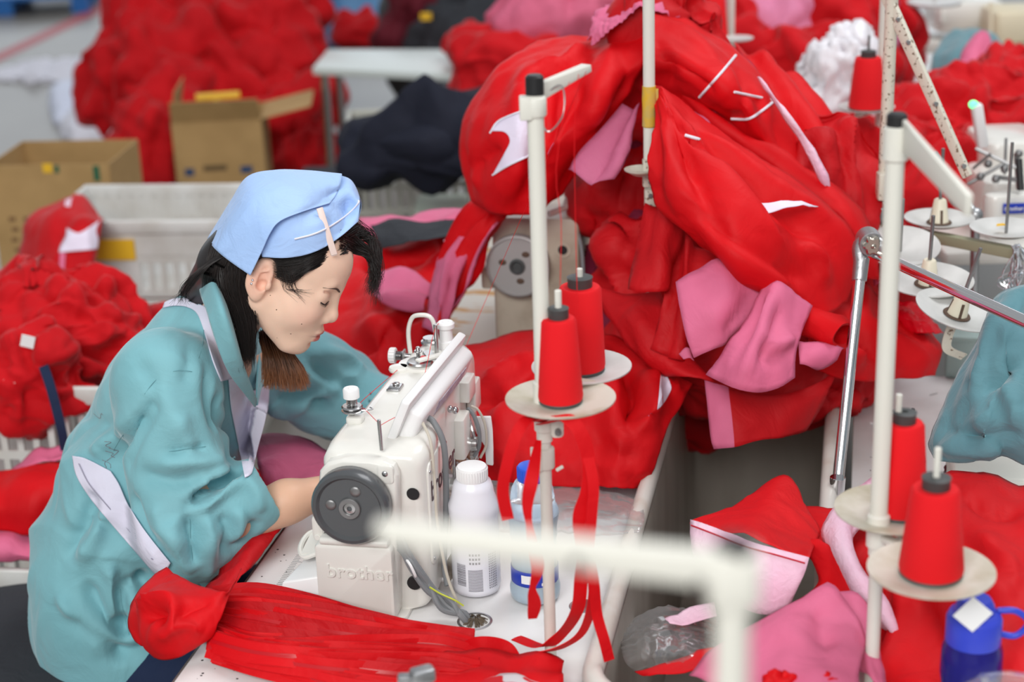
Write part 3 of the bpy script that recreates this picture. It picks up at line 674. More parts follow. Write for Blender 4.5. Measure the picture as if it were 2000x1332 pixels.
# stand behind the drink bottles
ax, ay = .0395, 2.101
SA = stand('cream thread stand with two red cones, hung with red tape loops beside the drink bottles', ax, ay, 1.578, .0108, 1.09, low_r=.0083)
b = MB(); b.lathe([(.0125, 0), (.0145, .003), (.0145, .024), (.0125, .027)], (ax, ay, 1.535), (0, 0, 1), 20); b.box((ax-.012, ay-.004, 1.548), (.016, .018, .03), 0); b.build('arm_clamp', CREAM, SA, bevel=.002)
a0 = V((ax+.004, ay+.006, 1.565)); a1 = PH(1146, 132, 1.578)
def bar(name, parent, p, q, w, h, m, w2=None, h2=None, up=(0, 0, 1), bev=.0015):
    p, q = V(p), V(q); d = (q-p).normalized(); x = d.cross(V(up)).normalized(); u = x.cross(d); b = MB()
    w2 = w2 or w; h2 = h2 or h
    b.loft([[p+x*i*w/2+u*j*h/2 for i, j in ((-1, -1), (1, -1), (1, 1), (-1, 1))], [q+x*i*w2/2+u*j*h2/2 for i, j in ((-1, -1), (1, -1), (1, 1), (-1, 1))]])
    return b.build(name, m, parent, bevel=bev)
bar('thread_arm', SA, a0, a1, .008, .024, CREAM, .016, .010)
b = MB(); b.tube([a0+V((0, .005, -.01)), a0+V((.03, .02, .004)), a0+V((.032, .01, -.03)), a0+V((.012, -.005, -.05)), a0+V((.0, 0, -.03))], .0011, 6); b.build('wire_loop', STEEL, SA)
b = MB(); b.lathe([(.0108, 0), (.0135, .002), (.0135, .07), (.0108, .072)], (ax, ay, 1.105), (0, 0, 1), 20); b.rbox((ax+.017, ay-.002, 1.128), (.018, .018, .062), .006, axis=1); cl = b.build('disc_clamp', CREAM, SA)
b = MB()
for z in (1.108, 1.148): b.cyl((ax+.018, ay-.008, z), (ax+.018, ay-.018, z), .0045); b.cyl((ax+.018, ay-.017, z), (ax+.018, ay-.022, z), .0028)
b.build('bolt', GREYM, cl)
b = MB(); b.lathe([(.0085, 0), (.013, .001), (.013, .03), (.0085, .031)], (ax, ay, 1.05), (0, 0, 1), 20); b.box((ax-.012, ay-.006, 1.066), (.016, .014, .032)); b.tube([(ax+.014, ay-.01, 1.05), (ax+.024, ay-.008, 1.055)], .003, 6, sub=2); b.build('joint_clamp', CREAM, SA, bevel=.002)
dA = PH(1095, 786, 1.148); dB = PH(1136, 724, 1.150)
bar('cross_bar', SA, dA+V((-.02, 0, -.012)), dB+V((.01, .01, -.012)), .014, .008, CREAM)
bar('cross_bar', SA, V((ax, ay, 1.135)), dA+V((0, 0, -.012)), .014, .008, CREAM)
disc_on(SA, dA, .074, DISC, rod=.158, rr=.0046, pin=CREAM); disc_on(SA, dB, .070, DISCW, rod=.150, rr=.0042, pin=CREAM)
cone_of_thread(dA+V((0, 0, .002)), .118, .0305, .0215, 'slim cone of red thread in front of the fuller cone, behind the cream pole', None)
cone_of_thread(dB+V((0, 0, .002)), .122, .0335, .0275, 'full cone of red thread behind the slimmer cone on the stand by the bottles', None)
# stand at the blue sports bottle
bx, by = .4565, 1.93
SB = stand('cream thread stand with two red cones near the royal blue sports bottle', bx, by, 1.552, .0112, .99, low_r=.0092)
b = MB(); b.lathe([(.0115, 0), (.0150, .003), (.0150, .04), (.0115, .043)], (bx, by, 1.505), (0, 0, 1), 20); b.build('arm_clamp', CREAM, SB)
p1 = PH(1893, 402, 1.515)
bar('thread_arm', SB, V((bx+.006, by, 1.54)), p1, .006, .036, CREAM, .008, .024)
dB1 = PZ = P(1818, 1122, 2.02); dB2 = PH(1745, 1003, dB1.z+.004)
bar('cross_bar', SB, dB1+V((0, 0, -.012)), dB2+V((0, .02, -.012)), .014, .008, CREAM); bar('cross_bar', SB, V((bx, by, dB1.z-.012)), (dB1+dB2)/2+V((0, 0, -.012)), .014, .008, CREAM)
b = MB(); b.lathe([(.0095, 0), (.0145, .003), (.0145, .045), (.0115, .048)], (bx, by, dB1.z-.03), (0, 0, 1), 20); b.build('disc_clamp', CREAM, SB)
disc_on(SB, dB1, .0755, DISC, rod=.165, rr=.0042, pin=CREAM); disc_on(SB, dB2, .0755, DISC, rod=.165, rr=.0042, pin=CREAM)
cone_of_thread(dB1+V((0, 0, .002)), .112, .0385, .0265, 'stout red thread cone on the disc above the blue sports bottle', None)
cone_of_thread(dB2+V((.008, 0, .002)), .125, .0345, .0235, 'red thread cone standing just behind the stoutest cone on the same stand', None)
# blurred stand close to the camera
f0 = P(1432, 1085, .88)
SF = stand('out-of-focus cream thread stand crossing close in front of the machine', f0.x, f0.y, f0.z-.002, .0098, 1.2, base=.75)
fa = P(1440, 1115, .875); fb = P(735, 1035, .90)
bar('thread_arm', SF, fa, fb, .010, .021, CREAM, .010, .012)
b = MB(); b.rbox((f0.x, f0.y, f0.z-.012), (.028, .024, .03), .005); b.build('arm_clamp', CREAM, SF)
for q, s in (((1125, 1100), .003), ((1365, 1145), .003), ((735, 1052), .0025)):
    b = MB(); c = P(q[0], q[1], .868); b.ell(c, (s, .002, s), 10, 6); b.build('eyelet', BLACKP, SF)
# tall stand with yellow tape, in front of the big garment heap
dx, dy = .258, 2.96
SD = stand('tall cream pole with yellow tape and one small disc in front of the garment heap', dx, dy, 1.63, .0105, 1.245, cap=False, low_r=.009)
b = MB(); z = PY(1265, 168, dy).z; z2 = PY(1265, 248, dy).z; b.lathe([(.0108, 0), (.0125, .002), (.0119, .03), (.0127, .05), (.0118, z-z2), (.0108, z-z2)], (dx, dy, z2), (0, 0, 1), 20); b.box((dx+.012, dy-.002, z-.02), (.008, .002, .03)); b.build('yellow_tape', TAPE, SD)
z = PY(1268, 335, dy).z; disc_on(SD, PY(1252, 338, dy-.03), .030, DISC, rod=0)
b = MB(); b.rbox((dx, dy-.008, z), (.026, .02, .05), .004); b.rbox((dx, dy-.008, z-.05), (.02, .02, .04), .004); b.build('hinge_clamp', CREAMR, SD)
for q in (.015, -.015, -.04, -.06): b = MB(); b.cyl((dx, dy-.016, z+q), (dx, dy-.022, z+q), .004); b.build('bolt', GREYM, SD)
# chipped stand with jointed arm, by the empty discs
cx, cy = .705, 3.06
SCs = stand('chipped cream thread stand with a long freckled swing arm above empty discs', cx, cy, 1.62, .0115, 1.16, cap=False, low_r=.0095, mats=CREAMR)
q0 = P(1722, -30, 3.05); q1 = P(1890, 345, 3.0)
bar('swing_arm', SCs, q0, q1, .010, .024, CREAMR, .008, .02)
for k in (.18, .3, .62, .94): c = q0.lerp(q1, k); b = MB(); b.cyl(c+V((0, -.006, 0)), c+V((0, -.012, 0)), .0045); b.build('bolt', STEEL, SCs)
z = PY(1725, 360, cy).z
b = MB(); b.rbox((cx, cy-.01, z), (.03, .03, .05), .004); b.rbox((cx, cy-.01, z-.055), (.024, .026, .03), .004, mi=1); b.rbox((cx, cy-.008, z-.095), (.028, .028, .045), .004); b.tube([(cx+.01, cy-.03, z-.01), (cx+.004, cy-.032, z-.05), (cx+.008, cy-.03, z-.09)], .004, 8, mi=1); b.build('hinge_clamp', [CREAMR, GREYM], SCs)
# empty discs with cone holders
def holder(parent, c, d, h=.045, rod=.12, pin=SLOT):
    c = V(c); d = V(d).normalized(); b = MB(); b.lathe([(.0185, 0), (.018, .002), (.0115, h), (.0095, h+.002), (0, h+.002)], c, d, 28); o = b.build('cone_holder', CONEP, parent)
    b = MB(); b.cyl(c, c+d*(h+rod), .0033, n=10); b.build('spool_rod', GREYM, parent)
    # dark slot on the side towards the aisle
    x, y, _ = frame_of(d); s = V((0, -1, -.1)); s = (s-d*s.dot(d)).normalized(); b = MB(); t = d.cross(s)
    for k in (0, 1, -1):
        ss = (s*math.cos(k*1.7)+t*math.sin(k*1.7)); tt_ = d.cross(ss)
        b.loft([[c+d*.003+ss*.0150+tt_*i*.0025+ss*j*.003 for i, j in ((-1, 0), (1, 0), (1, 1), (-1, 1))], [c+d*(h*.62)+ss*.0118+tt_*i*.0025+ss*j*.0025 for i, j in ((-1, 0), (1, 0), (1, 1), (-1, 1))]])
    b.build('slot', SLOT, o)
    b = MB(); b.lathe([(.019, .0005), (.024, .001), (.0225, .003), (.018, .003)], c, d, 20, cap=False); b.build('grime_ring', SLOT, parent)
def empty_disc(label, px, py, Z, r, d=(0, 0, 1), rod=.12, hold=True, m=DISCW):
    c = P(px, py, Z); t = T('spool_tray', label, 'spool tray', c, group='empty spool trays')
    disc_on(t, c, r, m, d, rod=0 if hold else rod, dish=.010)
    if hold: holder(t, c+V(d).normalized()*.001, d, rod=rod)
    return t, c
RT = T('spool_rack', 'cream cross rail carrying the empty white spool trays', 'rack', P(1900, 470, 3.15))
bar('rail', RT, P(1800, 458, 3.22), P(2040, 505, 3.0), .02, .02, mat('olive_painted_steel', (.3, .3, .2), .5))
bar('rail', RT, P(1728, 545, 3.04), P(1880, 560, 2.98), .016, .012, CREAMR)
bar('rack_post', RT, P(2030, 500, 3.02), PH(2030, 760, .75), .02, .02, CREAMR, up=(0, 1, 0))
empty_disc('shallow white tray with cone holder topmost, under the pole arm', 1834, 436, 3.22, .066, rod=.10)
empty_disc('white tray with yellow scrap and a bare rod by the overlock machine', 1965, 455, 3.1, .066, rod=.17, hold=False)
empty_disc('tilted grey tray behind the chrome lamp joint', 1758, 490, 3.1, .072, (-.05, -.25, 1), rod=.11, hold=False, m=DISCW)
empty_disc('white tray crossed by the chrome lamp arm', 1812, 556, 2.98, .079, (0, -.1, 1), rod=.085)
_, c = empty_disc('lowest white tray, tipped beside the teal garment', 1868, 616, 2.88, .074, (.22, -.18, 1), rod=.085)
b = MB(); b.ribbon([c+V((.0, .0, -.006)), c+V((-.012, -.005, -.03)), c+V((-.012, 0, -.06)), c+V((.02, .01, -.08))], .016, (1, 0, 0), .001); o = b.build('bracket', CREAMR, bpy.data.objects[_.name])
b = MB(); c = P(1946, 442, 3.09); b.loft([[c+V((0, 0, 0)), c+V((.02, .004, 0)), c+V((.017, .016, 0)), c+V((.004, .012, 0))], [c+V((0, 0, .001)), c+V((.02, .004, .001)), c+V((.017, .016, .001)), c+V((.004, .012, .001))]])
tag(b.build('thread_scrap', YELLOW), 'tiny yellow scrap lying on the white tray with a bare rod', 'scrap')
# chrome jointed lamp arm
LA = T('lamp_arm', 'chrome jointed lamp arm rising from the trough edge', 'lamp arm', PH(1632, 985, .75))
p0 = PH(1632, 985, .765); p1 = P(1684, 492, 2.86); p2 = P(2060, 655, 2.40)
b = MB(); b.cyl(p0, p1, .0098, n=24); b.build('tube', CHROME, LA); b = MB(); b.cyl(p1+V((.02, -.01, .0)), p2, .0098, n=24); b.build('tube', CHROME, LA)
dd = (p0-p1).normalized(); b = MB(); b.cyl(p1+dd*.05, p1+dd*.01, .0125, .0135, 20); b.tube([p1+dd*.02, p1+V((-.004, 0, .012)), p1+V((.016, -.01, .022)), p1+V((.04, -.03, .008))], .0125, 14); b.cyl(p1+V((.012, -.02, .018)), p1+V((.012, .02, .018)), .021, n=28); j = b.build('elbow_joint', CASTM, LA)
b = MB(); c = p1+V((.012, -.021, .018))
ring = []
for rr_, yy in ((1, 0), (1, -.006), (.8, -.009)):
    ring.append([c+V((math.cos(k*PI/24)*(.0155+.002*math.cos(6*k*PI/24))*rr_, yy, math.sin(k*PI/24)*(.0155+.002*math.cos(6*k*PI/24))*rr_)) for k in range(48)])
b.loft(ring); b.ell(c+V((0, -.008, 0)), (.005, .003, .005)); b.build('star_knob', mat('nickel_knob', (.5, .45, .38), .25, 1), j)
b = MB(); c = p0; b.cyl(c+V((0, 0, .0)), c+V((.002, 0, .05)), .013, n=20); b.cyl(c+V((-.004, -.024, .0)), c+V((-.004, .01, .0)), .0165, n=24); b.ell(c+V((-.004, -.026, 0)), (.007, .005, .007)); b.cyl(c+V((0, 0, -.016)), c+V((0, 0, -.004)), .02, n=24); b.build('base_clamp', CHROME, LA)
# ------------------------------------------------------------------ bottles
def bottle(label, c, s, prof_body, m, capm, capz, capr, fill=None, fm=None, name='drink_bottle'):
    t = T(name, label, 'bottle', c); b = MB(); b.lathe([(r*s, z*s) for r, z in prof_body], c, (0, 0, 1), 40); bo = b.build('bottle_body', m, t, auto=80)
    b = MB(); z0, z1 = capz; b.lathe([(capr*.98*s, z0*s), (capr*s, (z0+.001)*s), (capr*s, (z1-.005)*s), (capr*.93*s, (z1-.001)*s), (capr*.8*s, z1*s), (0, z1*s)], c, (0, 0, 1), 36)
    for k in range(36): a = k*PI/18; b.box(V(c)+V((math.cos(a)*capr*s, math.sin(a)*capr*s, (z0+z1)/2*s)), (.0012, .0012, (z1-z0)*.7*s), a)
    b.build('cap', capm, t)
    if fill:
        b = MB(); b.lathe([(r*s*.965, z*s) for r, z in fill], c, (0, 0, 1), 36); b.build('drink', fm, t, auto=80)
    return t
c1 = PH(932, 1150, .75); c1.z = .751
pb = [(0, .002), (.028, .001), (.036, .004), (.0375, .012), (.0375, .10), (.0365, .104), (.0375, .108), (.0360, .122), (.0385, .134), (.0385, .146), (.033, .160), (.031, .172), (.028, .182), (.021, .188), (.020, .196), (0, .196)]
t = bottle('white drink bottle with white cap and printed barcode panel', c1, 1.0, pb, mat('translucent_white_plastic', (.82, .82, .88), .25), WPLAST, (.184, .208), .0235)
# printed back label: barcode and text block
def wrapped(name, parent, c, r, a0, a1, z0, z1, m, n=10):
    b = MB(); vs = []; fs = []
    for i in range(n+1):
        a = math.radians(a0+(a1-a0)*i/n)
        for z in (z0, z1): vs.append((c.x+math.cos(a)*r, c.y+math.sin(a)*r, c.z+z))
    for i in range(n): fs.append((2*i, 2*i+2, 2*i+3, 2*i+1))
    b.add(vs, fs); return b
b = MB(); rs2 = random.Random(3); zz = .022
while zz < .058:
    h = rs2.choice([.0006, .0011, .0016]); q = wrapped('', None, c1, .0381, 222, 246, zz, zz+h, None); b.add([v for v in q.v], q.f); zz += h+rs2.choice([.0005, .001])
for zz in np.arange(.014, .050, .0022):
    q = wrapped('', None, c1, .0381, 252, 286, zz, zz+.0011, None); b.add(q.v, q.f)
for a in range(302, 326, 5):
    for zz in np.arange(.016, .075, .004):
        q = wrapped('', None, c1, .0381, a, a+2.6, zz, zz+.0026, None, 2); b.add(q.v, q.f)
for zz in (.060, .067, .074):
    for a in range(256, 282, 7): q = wrapped('', None, c1, .0381, a, a+4, zz, zz+.0035, None, 2); b.add(q.v, q.f)
b.build('printed_text', mat('grey_print_on_bottle', (.25, .24, .27), .6), t)
q = wrapped('', None, c1, .0381, 250, 288, .012, .052, None); 
c2 = PH(1046, 1165, .75); c2.z = .751
pc = [(0, .002), (.030, .001), (.0375, .005), (.0385, .014), (.0385, .022), (.0360, .032), (.0350, .05), (.0350, .09), (.034, .10), (.0365, .108), (.0355, .118), (.0375, .130), (.0395, .142), (.038, .150), (.034, .158), (.0335, .168), (.031, .182), (.026, .192), (.020, .199), (.019, .206)]
t = bottle('clear ribbed drink bottle with blue cap and dark blue label, half hidden by the pole', c2, 1.0, pc, CLEAR, BLUEC, (.196, .219), .0215, pc[:13]+[(0, .1305)], LIQB)
b = MB(); b.lathe([(.0357, .032), (.0362, .033), (.0362, .056), (.0357, .057)], c2, (0, 0, 1), 40, cap=False); b.build('blue_label', BLUEINK, t)
b = MB(); b.v = []; q = wrapped('', None, c2, .0364, 235, 262, .038, .052, None, 5); b.add(q.v, q.f)
q = wrapped('', None, c2, .0364, 285, 305, .035, .040, None, 5); b.add(q.v, q.f); b.build('label_print', PAPER, t)
# royal blue sports bottle
c3 = PH(1906, 1166, .751+.228); o3 = V((c3.x, c3.y, .751)); k3 = 1.12
t = T('sports_bottle', 'tinted blue sports bottle with royal blue screw lid and loop handle', 'bottle', o3)
b = MB(); b.lathe([(r*k3, z*k3) for r, z in [(0, 0), (.030, 0), (.034, .004), (.034, .07), (.031, .09), (.034, .11), (.033, .14), (.028, .155), (.027, .165)]], o3, (0, 0, 1), 40); b.build('bottle_body', BBLUE, t, auto=80)
b = MB(); b.lathe([(r*k3*.92, z*k3) for r, z in [(.031, .148), (.033, .150), (.033, .178), (.030, .184), (.024, .187), (.022, .196), (.018, .202), (0, .203)]], o3, (0, 0, 1), 40); ld = b.build('lid', BBLUEO, t)
zc = o3.z+.190; b = MB(); b.tube([(o3.x+.028, o3.y, zc+.018), (o3.x+.05, o3.y-.003, zc+.018), (o3.x+.066, o3.y-.004, zc+.002), (o3.x+.052, o3.y-.003, zc-.016), (o3.x+.030, o3.y, zc-.014)], .0042, 10); b.build('loop_handle', BBLUEO, t)
c = P(1900, 1200, (o3-CAM).dot(_F)-.115); b = MB(); R_ = Matrix.Rotation(.75, 3, 'Y'); b.box(c, (.034, .0012, .034), R_); tag(b.build('paper_scrap', PAPER), 'white paper scrap stuck on the blue sports bottle lid', 'paper')

t4 = T('sewing_table', 'white sewing table below the picture carrying the blurred stand', 'table', (f0.x, .75, 0))
b = MB(); b.box((f0.x, .70, .73), (1.1, .5, .036)); b.build('tabletop', LAMI, t4, bevel=.003)
for sx in (-.5, .5):
    for sy in (.5, .9): b = MB(); b.box((f0.x+sx, sy, .356), (.035, .035, .71)); b.build('table_leg', CREAM, t4, bevel=.002)
# ------------------------------------------------------------------ the seamstress
from mathutils.bvhtree import BVHTree
def Q(px, py, u): p = pix_row_u(px, py, u); return ROW @ p
def Qr(px, py, u): return pix_row_u(px, py, u)
SKIN = mat('skin', (.8, .5, .37), .45, attr='col', sss=.12, bump=.12, bscale=700, spec=.35)
HAIRM = mat('dark_hair', (.012, .009, .008), .38, attr='col', spec=.6)
per = T('person', 'seamstress in teal jacket and pale blue headscarf bending over the sewing machine', 'person', rw(-.3, .38, -.75))
# head frame
HP = .514; HY = .16; HS = 1.05
hf = V((math.cos(HY)*math.cos(HP), -math.sin(HY)*math.cos(HP), -math.sin(HP))); hl = V((math.sin(HY), math.cos(HY), 0)); hu = hf.cross(hl)
HT = -.138                      # slight tilt towards the window side
hl, hu = (hl*math.cos(HT)+hu*math.sin(HT)).normalized(), (hu*math.cos(HT)-hl*math.sin(HT)).normalized()
HO = Q(539, 531, .30)
HM = Matrix((hf*HS, hl*HS, hu*HS)).transposed().to_4x4(); HM.translation = HO
HMi = HM.inverted()
def hw(x, y, z): return HM @ V((x, y, z))
NB = HMi @ Q(425, 640, .37)               # root of the neck in head space
def mir(f): return lambda p: None
def head_sdf(p, ear=True):
    q = p.copy(); q[..., 1] = np.abs(q[..., 1])
    d = sd_ell(p, (-.006, 0, .052), (.090, .074, .088))
    d = smin(d, sd_ell(p, (.036, 0, .046), (.0665, .066, .060)), .02)
    d = smin(d, sd_ell(p, (.034, 0, -.012), (.060, .056, .072)), .025)
    d = smin(d, sd_cap(q, (.004, .050, -.038), (.064, .018, -.084), .017, .016), .025)
    d = smin(d, sd_ell(p, (.078, 0, -.086), (.0165, .017, .0145)), .018)
    d = smin(d, sd_ell(q, (.060, .037, -.020), (.032, .028, .033)), .024)
    d = smin(d, sd_ell(p, (.0795, 0, -.054), (.0215, .031, .026)), .026)
    d = smin(d, sd_cap(q, (.084, .034, .031), (.0905, .010, .027), .009, .008), .014)
    d = smax(d, -sd_ell(q, (.1015, .0350, .0165), (.0140, .0175, .0110)), .015)
    d = smin(d, sd_ell(q, (.0790, .0335, .0130), (.0140, .0185, .0130)), .007)
    # upper lid fold
    d = smax(d, -sd_cap(q, (.0955, .020, .0225), (.0835, .046, .0215), .0012), .004)
    d = smax(d, -sd_cap(q, (.0935, .019, .0045), (.0815, .048, .0060), .0010), .0025)
    # nose
    d = smin(d, sd_cap(p, (.0915, 0, .022), (.1035, 0, -.014), .0068, .0095), .014)
    d = smin(d, sd_ell(p, (.1045, 0, -.0205), (.0112, .0118, .0098)), .008)
    d = smin(d, sd_ell(q, (.0965, .0132, -.0245), (.0115, .0072, .0084)), .006)
    d = smax(d, -sd_ell(q, (.1005, .0068, -.0340), (.0050, .0028, .0040)), .003)
    # lips
    d = smin(d, sd_ell(p, (.0970, 0, -.0493), (.0105, .0215, .0056)), .005)
    d = smin(d, sd_ell(p, (.0955, 0, -.0610), (.0105, .0185, .0072)), .005)
    m = sd_cap(q, (.1065, 0, -.0548), (.0925, .0235, -.0560), .0012); d = smax(d, -m, .0035)
    d = smax(d, -sd_ell(p, (.1055, 0, -.0405), (.005, .0025, .006)), .003)
    d = smax(d, -sd_ell(p, (.0990, 0, -.0715), (.006, .016, .004)), .006)
    # neck
    d = smin(d, sd_cap(p, (-.022, 0, -.02), NB, .045, .052), .03)
    d = smin(d, sd_cap(p, (-.004, .042, -.03), NB+V((.03, .02, 0)), .016, .016), .03); d = smin(d, sd_cap(p, (-.004, -.042, -.03), NB+V((.03, -.02, 0)), .016, .016), .03)
    # ears
    e = sd_ell(q, (-.010, .0745, .002), (.0190, .0085, .0315)); e = smin(e, sd_ell(q, (-.003, .0730, -.023), (.010, .0065, .013)), .008)
    e = smax(e, -sd_ell(q, (-.004, .0870, .007), (.0125, .0105, .0225)), .003)
    e = smax(e, -sd_ell(q, (-.001, .0800, -.006), (.0080, .0090, .0095)), .003)
    e = smin(e, sd_ell(q, (.0080, .0780, -.003), (.0045, .0045, .0070)), .003); e = smin(e, sd_cap(q, (-.0135, .0795, .016), (-.0115, .0815, -.012), .0018), .004); e = smin(e, sd_cap(q, (-.010, .0800, .012), (-.002, .0795, .018), .0016), .003)
    d = smin(d, e, .006)
    return d
hv, hfc = surfnet(head_sdf, (-.17, -.1, -.23), (.135, .1, .15), .00165)
hv = smooth(hv, hfc, 2, .4)
# paint: skin tone, blush, lips, lids, dark line where the lips meet
def blob(c, r, y_abs=True):
    q = hv.copy(); q[:, 1] = np.abs(q[:, 1]) if y_abs else q[:, 1]
    return np.exp(-(((q-np.array(c))/np.array(r))**2).sum(1))
skin = np.tile(np.array((.90, .62, .47)), (len(hv), 1))
skin *= (1+.05*noise(hv, 60, 2))[:, None]
def mixc(w, c): 
    global skin
    w = np.clip(w, 0, 1)[:, None]; skin = skin*(1-w) + np.array(c)*w
mixc(blob((.07, .045, -.022), (.022, .02, .018))*.45, (.86, .36, .30)); mixc(blob((.115, 0, -.02), (.012, .012, .012))*.3, (.8, .36, .28))
mixc(blob((-.008, .078, .0), (.022, .012, .035))*.55, (.78, .34, .25))
z = hv[:, 2]; x = hv[:, 0]; y = np.abs(hv[:, 1])
up = np.clip(1-np.sqrt((y/.0225)**2 + ((z+.0515)/.0052)**2), 0, 1)*(x > .083); lo_ = np.clip(1-np.sqrt((y/.0205)**2 + ((z+.0607)/.0065)**2), 0, 1)*(x > .083)
mixc(np.clip(np.maximum(up, lo_)*5, 0, 1)*.9, (.60, .145, .13))
mixc(blob((.100, .012, -.0555), (.012, .014, .0012))*.8, (.22, .04, .04))
mixc(blob((.0905, .031, .017), (.012, .018, .006))*.25, (.62, .3, .22))
hw_ = np.array(HM)
hvw = hv @ hw_[:3, :3].T + hw_[:3, 3]
# cut away below the collar line is hidden inside the jacket
HB = BVHTree.FromPolygons([tuple(v) for v in hvw], [tuple(f) for f in hfc])
def on_head(px, py, off=.0006):
    d = ray(px, py).normalized(); h = HB.ray_cast(CAM, d)
    if h[0] is None: h = HB.find_nearest(CAM + d*(HO-CAM).length)
    return h[0] + h[1]*off
def hand(W, fdir, pdir, s=1., curl=.5, side=1, spread=.10):
    """five fingers and a palm: W wrist, fdir along fingers, pdir palm normal (facing side), returns sdf list"""
    f = V(fdir).normalized(); n = V(pdir); n = (n-f*n.dot(f)).normalized(); sd = f.cross(n)*side; W = V(W); caps = []
    def pt(a, b, c): return W + (f*a + sd*b + n*c)*s
    palm = [(pt(.0, 0, 0), pt(.035, .004, .002), .023*s, .027*s), (pt(.04, .02, 0), pt(.085, .026, .004), .014*s, .012*s), (pt(.04, 0, 0), pt(.09, .008, .003), .015*s, .012*s), (pt(.04, -.014, 0), pt(.088, -.010, .003), .014*s, .011*s), (pt(.04, -.02, 0), pt(.078, -.026, .004), .013*s, .0105*s)]
    fing = []
    for b, L, r, a in ((.027, .070, .0088, .10), (.009, .078, .0090, .02), (-.010, .072, .0086, -.05), (-.027, .056, .0076, -.13)):
        p = pt(.084-abs(b)*.25, b, .003); ang = .25*curl; q = [p]
        for k, fr in enumerate((.42, .32, .26)):
            dirn = f*math.cos(ang) + n*math.sin(ang) + sd*a*(1 if k == 0 else .6); dirn.normalize(); p = p + dirn*L*fr*s; q.append(p); ang += .85*curl
        fing.append([(q[i], q[i+1], r*s*(1-.1*i), r*s*(1-.1*(i+1))) for i in range(3)])
    th = [pt(.02, .02, .006), pt(.045, .042, .020), pt(.072, .052, .034), pt(.094, .050, .042)]
    fing.append([(th[i], th[i+1], (.0135, .0105, .0095)[i]*s, (.0105, .0095, .0075)[i]*s) for i in range(3)])
    return palm, fing
def hand_sdf(p, W, fdir, pdir, s, curl, side):
    palm, fing = hand(W, fdir, pdir, s, curl, side); d = None
    for a, b, r0, r1 in palm: e = sd_cap(p, a, b, r0, r1); d = e if d is None else smin(d, e, .012)
    for ch in fing:
        e = None
        for a, b, r0, r1 in ch: g = sd_cap(p, a, b, r0, r1); e = g if e is None else smin(e, g, .002)
        d = smin(d, e, .004)
    return d
# forearms and hands
FW = Q(655, 955, .27); RHt = rw(.235, .37, .028); LW = rw(.19, .585, .055)
EL = Q(405, 1050, .13)
def arm_r(p):
    d = sd_cap(p, EL, Q(560, 980, .205), .040, .033); d = smin(d, sd_cap(p, Q(560, 980, .205), FW, .0335, .0255), .02)
    return smin(d, hand_sdf(p, FW, RHt-FW, (.1, 0, -1), .92, .5, -1), .015)
def arm_l(p):
    E2 = Q(670, 790, .66); d = sd_cap(p, E2, LW, .034, .025)
    return smin(d, hand_sdf(p, LW, rw(.27, .47, .02)-LW, (.1, .1, -1), .92, .45, 1), .015)
allv = [hvw]; allf = [hfc]; cols = [skin]; off = len(hvw)
for fn, pts in ((arm_r, [EL, FW, RHt]), (arm_l, [Q(670, 790, .66), LW, rw(.27, .47, .02)])):
    P_ = np.array([tuple(q) for q in pts]); lo = P_.min(0)-.10; hi = P_.max(0)+.12
    v_, f_ = surfnet(fn, lo, hi, .0028); v_ = smooth(v_, f_, 2, .4); c_ = np.tile(np.array((.74, .45, .31)), (len(v_), 1))*(1+.04*noise(v_, 30, 1))[:, None]
    allv.append(v_); allf.append(f_+off); cols.append(c_); off += len(v_)
# hidden trunk joins head and arms into one body
def trunk(p):
    sh1 = Q(330, 735, .22); sh2 = Q(520, 690, .56); C7 = Q(425, 640, .37); hip = rw(-.36, .38, -.24)
    d = sd_cap(p, C7, hip, .06, .10); d = smin(d, sd_cap(p, sh1, sh2, .045), .04)
    d = smin(d, sd_cap(p, sh1, EL, .042, .038), .02); d = smin(d, sd_cap(p, sh2, Q(670, 790, .66), .042, .036), .02)
    # legs under the table
    for u in (.24, .50):
        k = rw(.10, u, -.27); d = smin(d, sd_cap(p, rw(-.33, u, -.31), k, .062, .055), .02); d = smin(d, sd_cap(p, k, rw(.05, u, -.66), .052, .035), .02); d = smin(d, sd_cap(p, rw(.04, u, -.70), rw(.16, u, -.715), .032, .026), .02)
    return d
lo = np.array(tuple(rw(-.45, .1, -.80))); v_, f_ = surfnet(trunk, (-1.0, 2.25, 0.0), (-.05, 3.05, 1.25), .012); v_ = smooth(v_, f_, 2)
allv.append(v_); allf.append(f_+off); cols.append(np.tile(np.array((.66, .4, .27)), (len(v_), 1)))
body = link('body', np.concatenate(allv), np.concatenate(allf), SKIN, per)
def setcol(o, c):
    a = o.data.color_attributes.new('col', 'FLOAT_COLOR', 'POINT'); c4 = np.ones((len(c), 4)); c4[:, :3] = c; a.data.foreach_set('color', c4.ravel())
setcol(body, np.concatenate(cols))
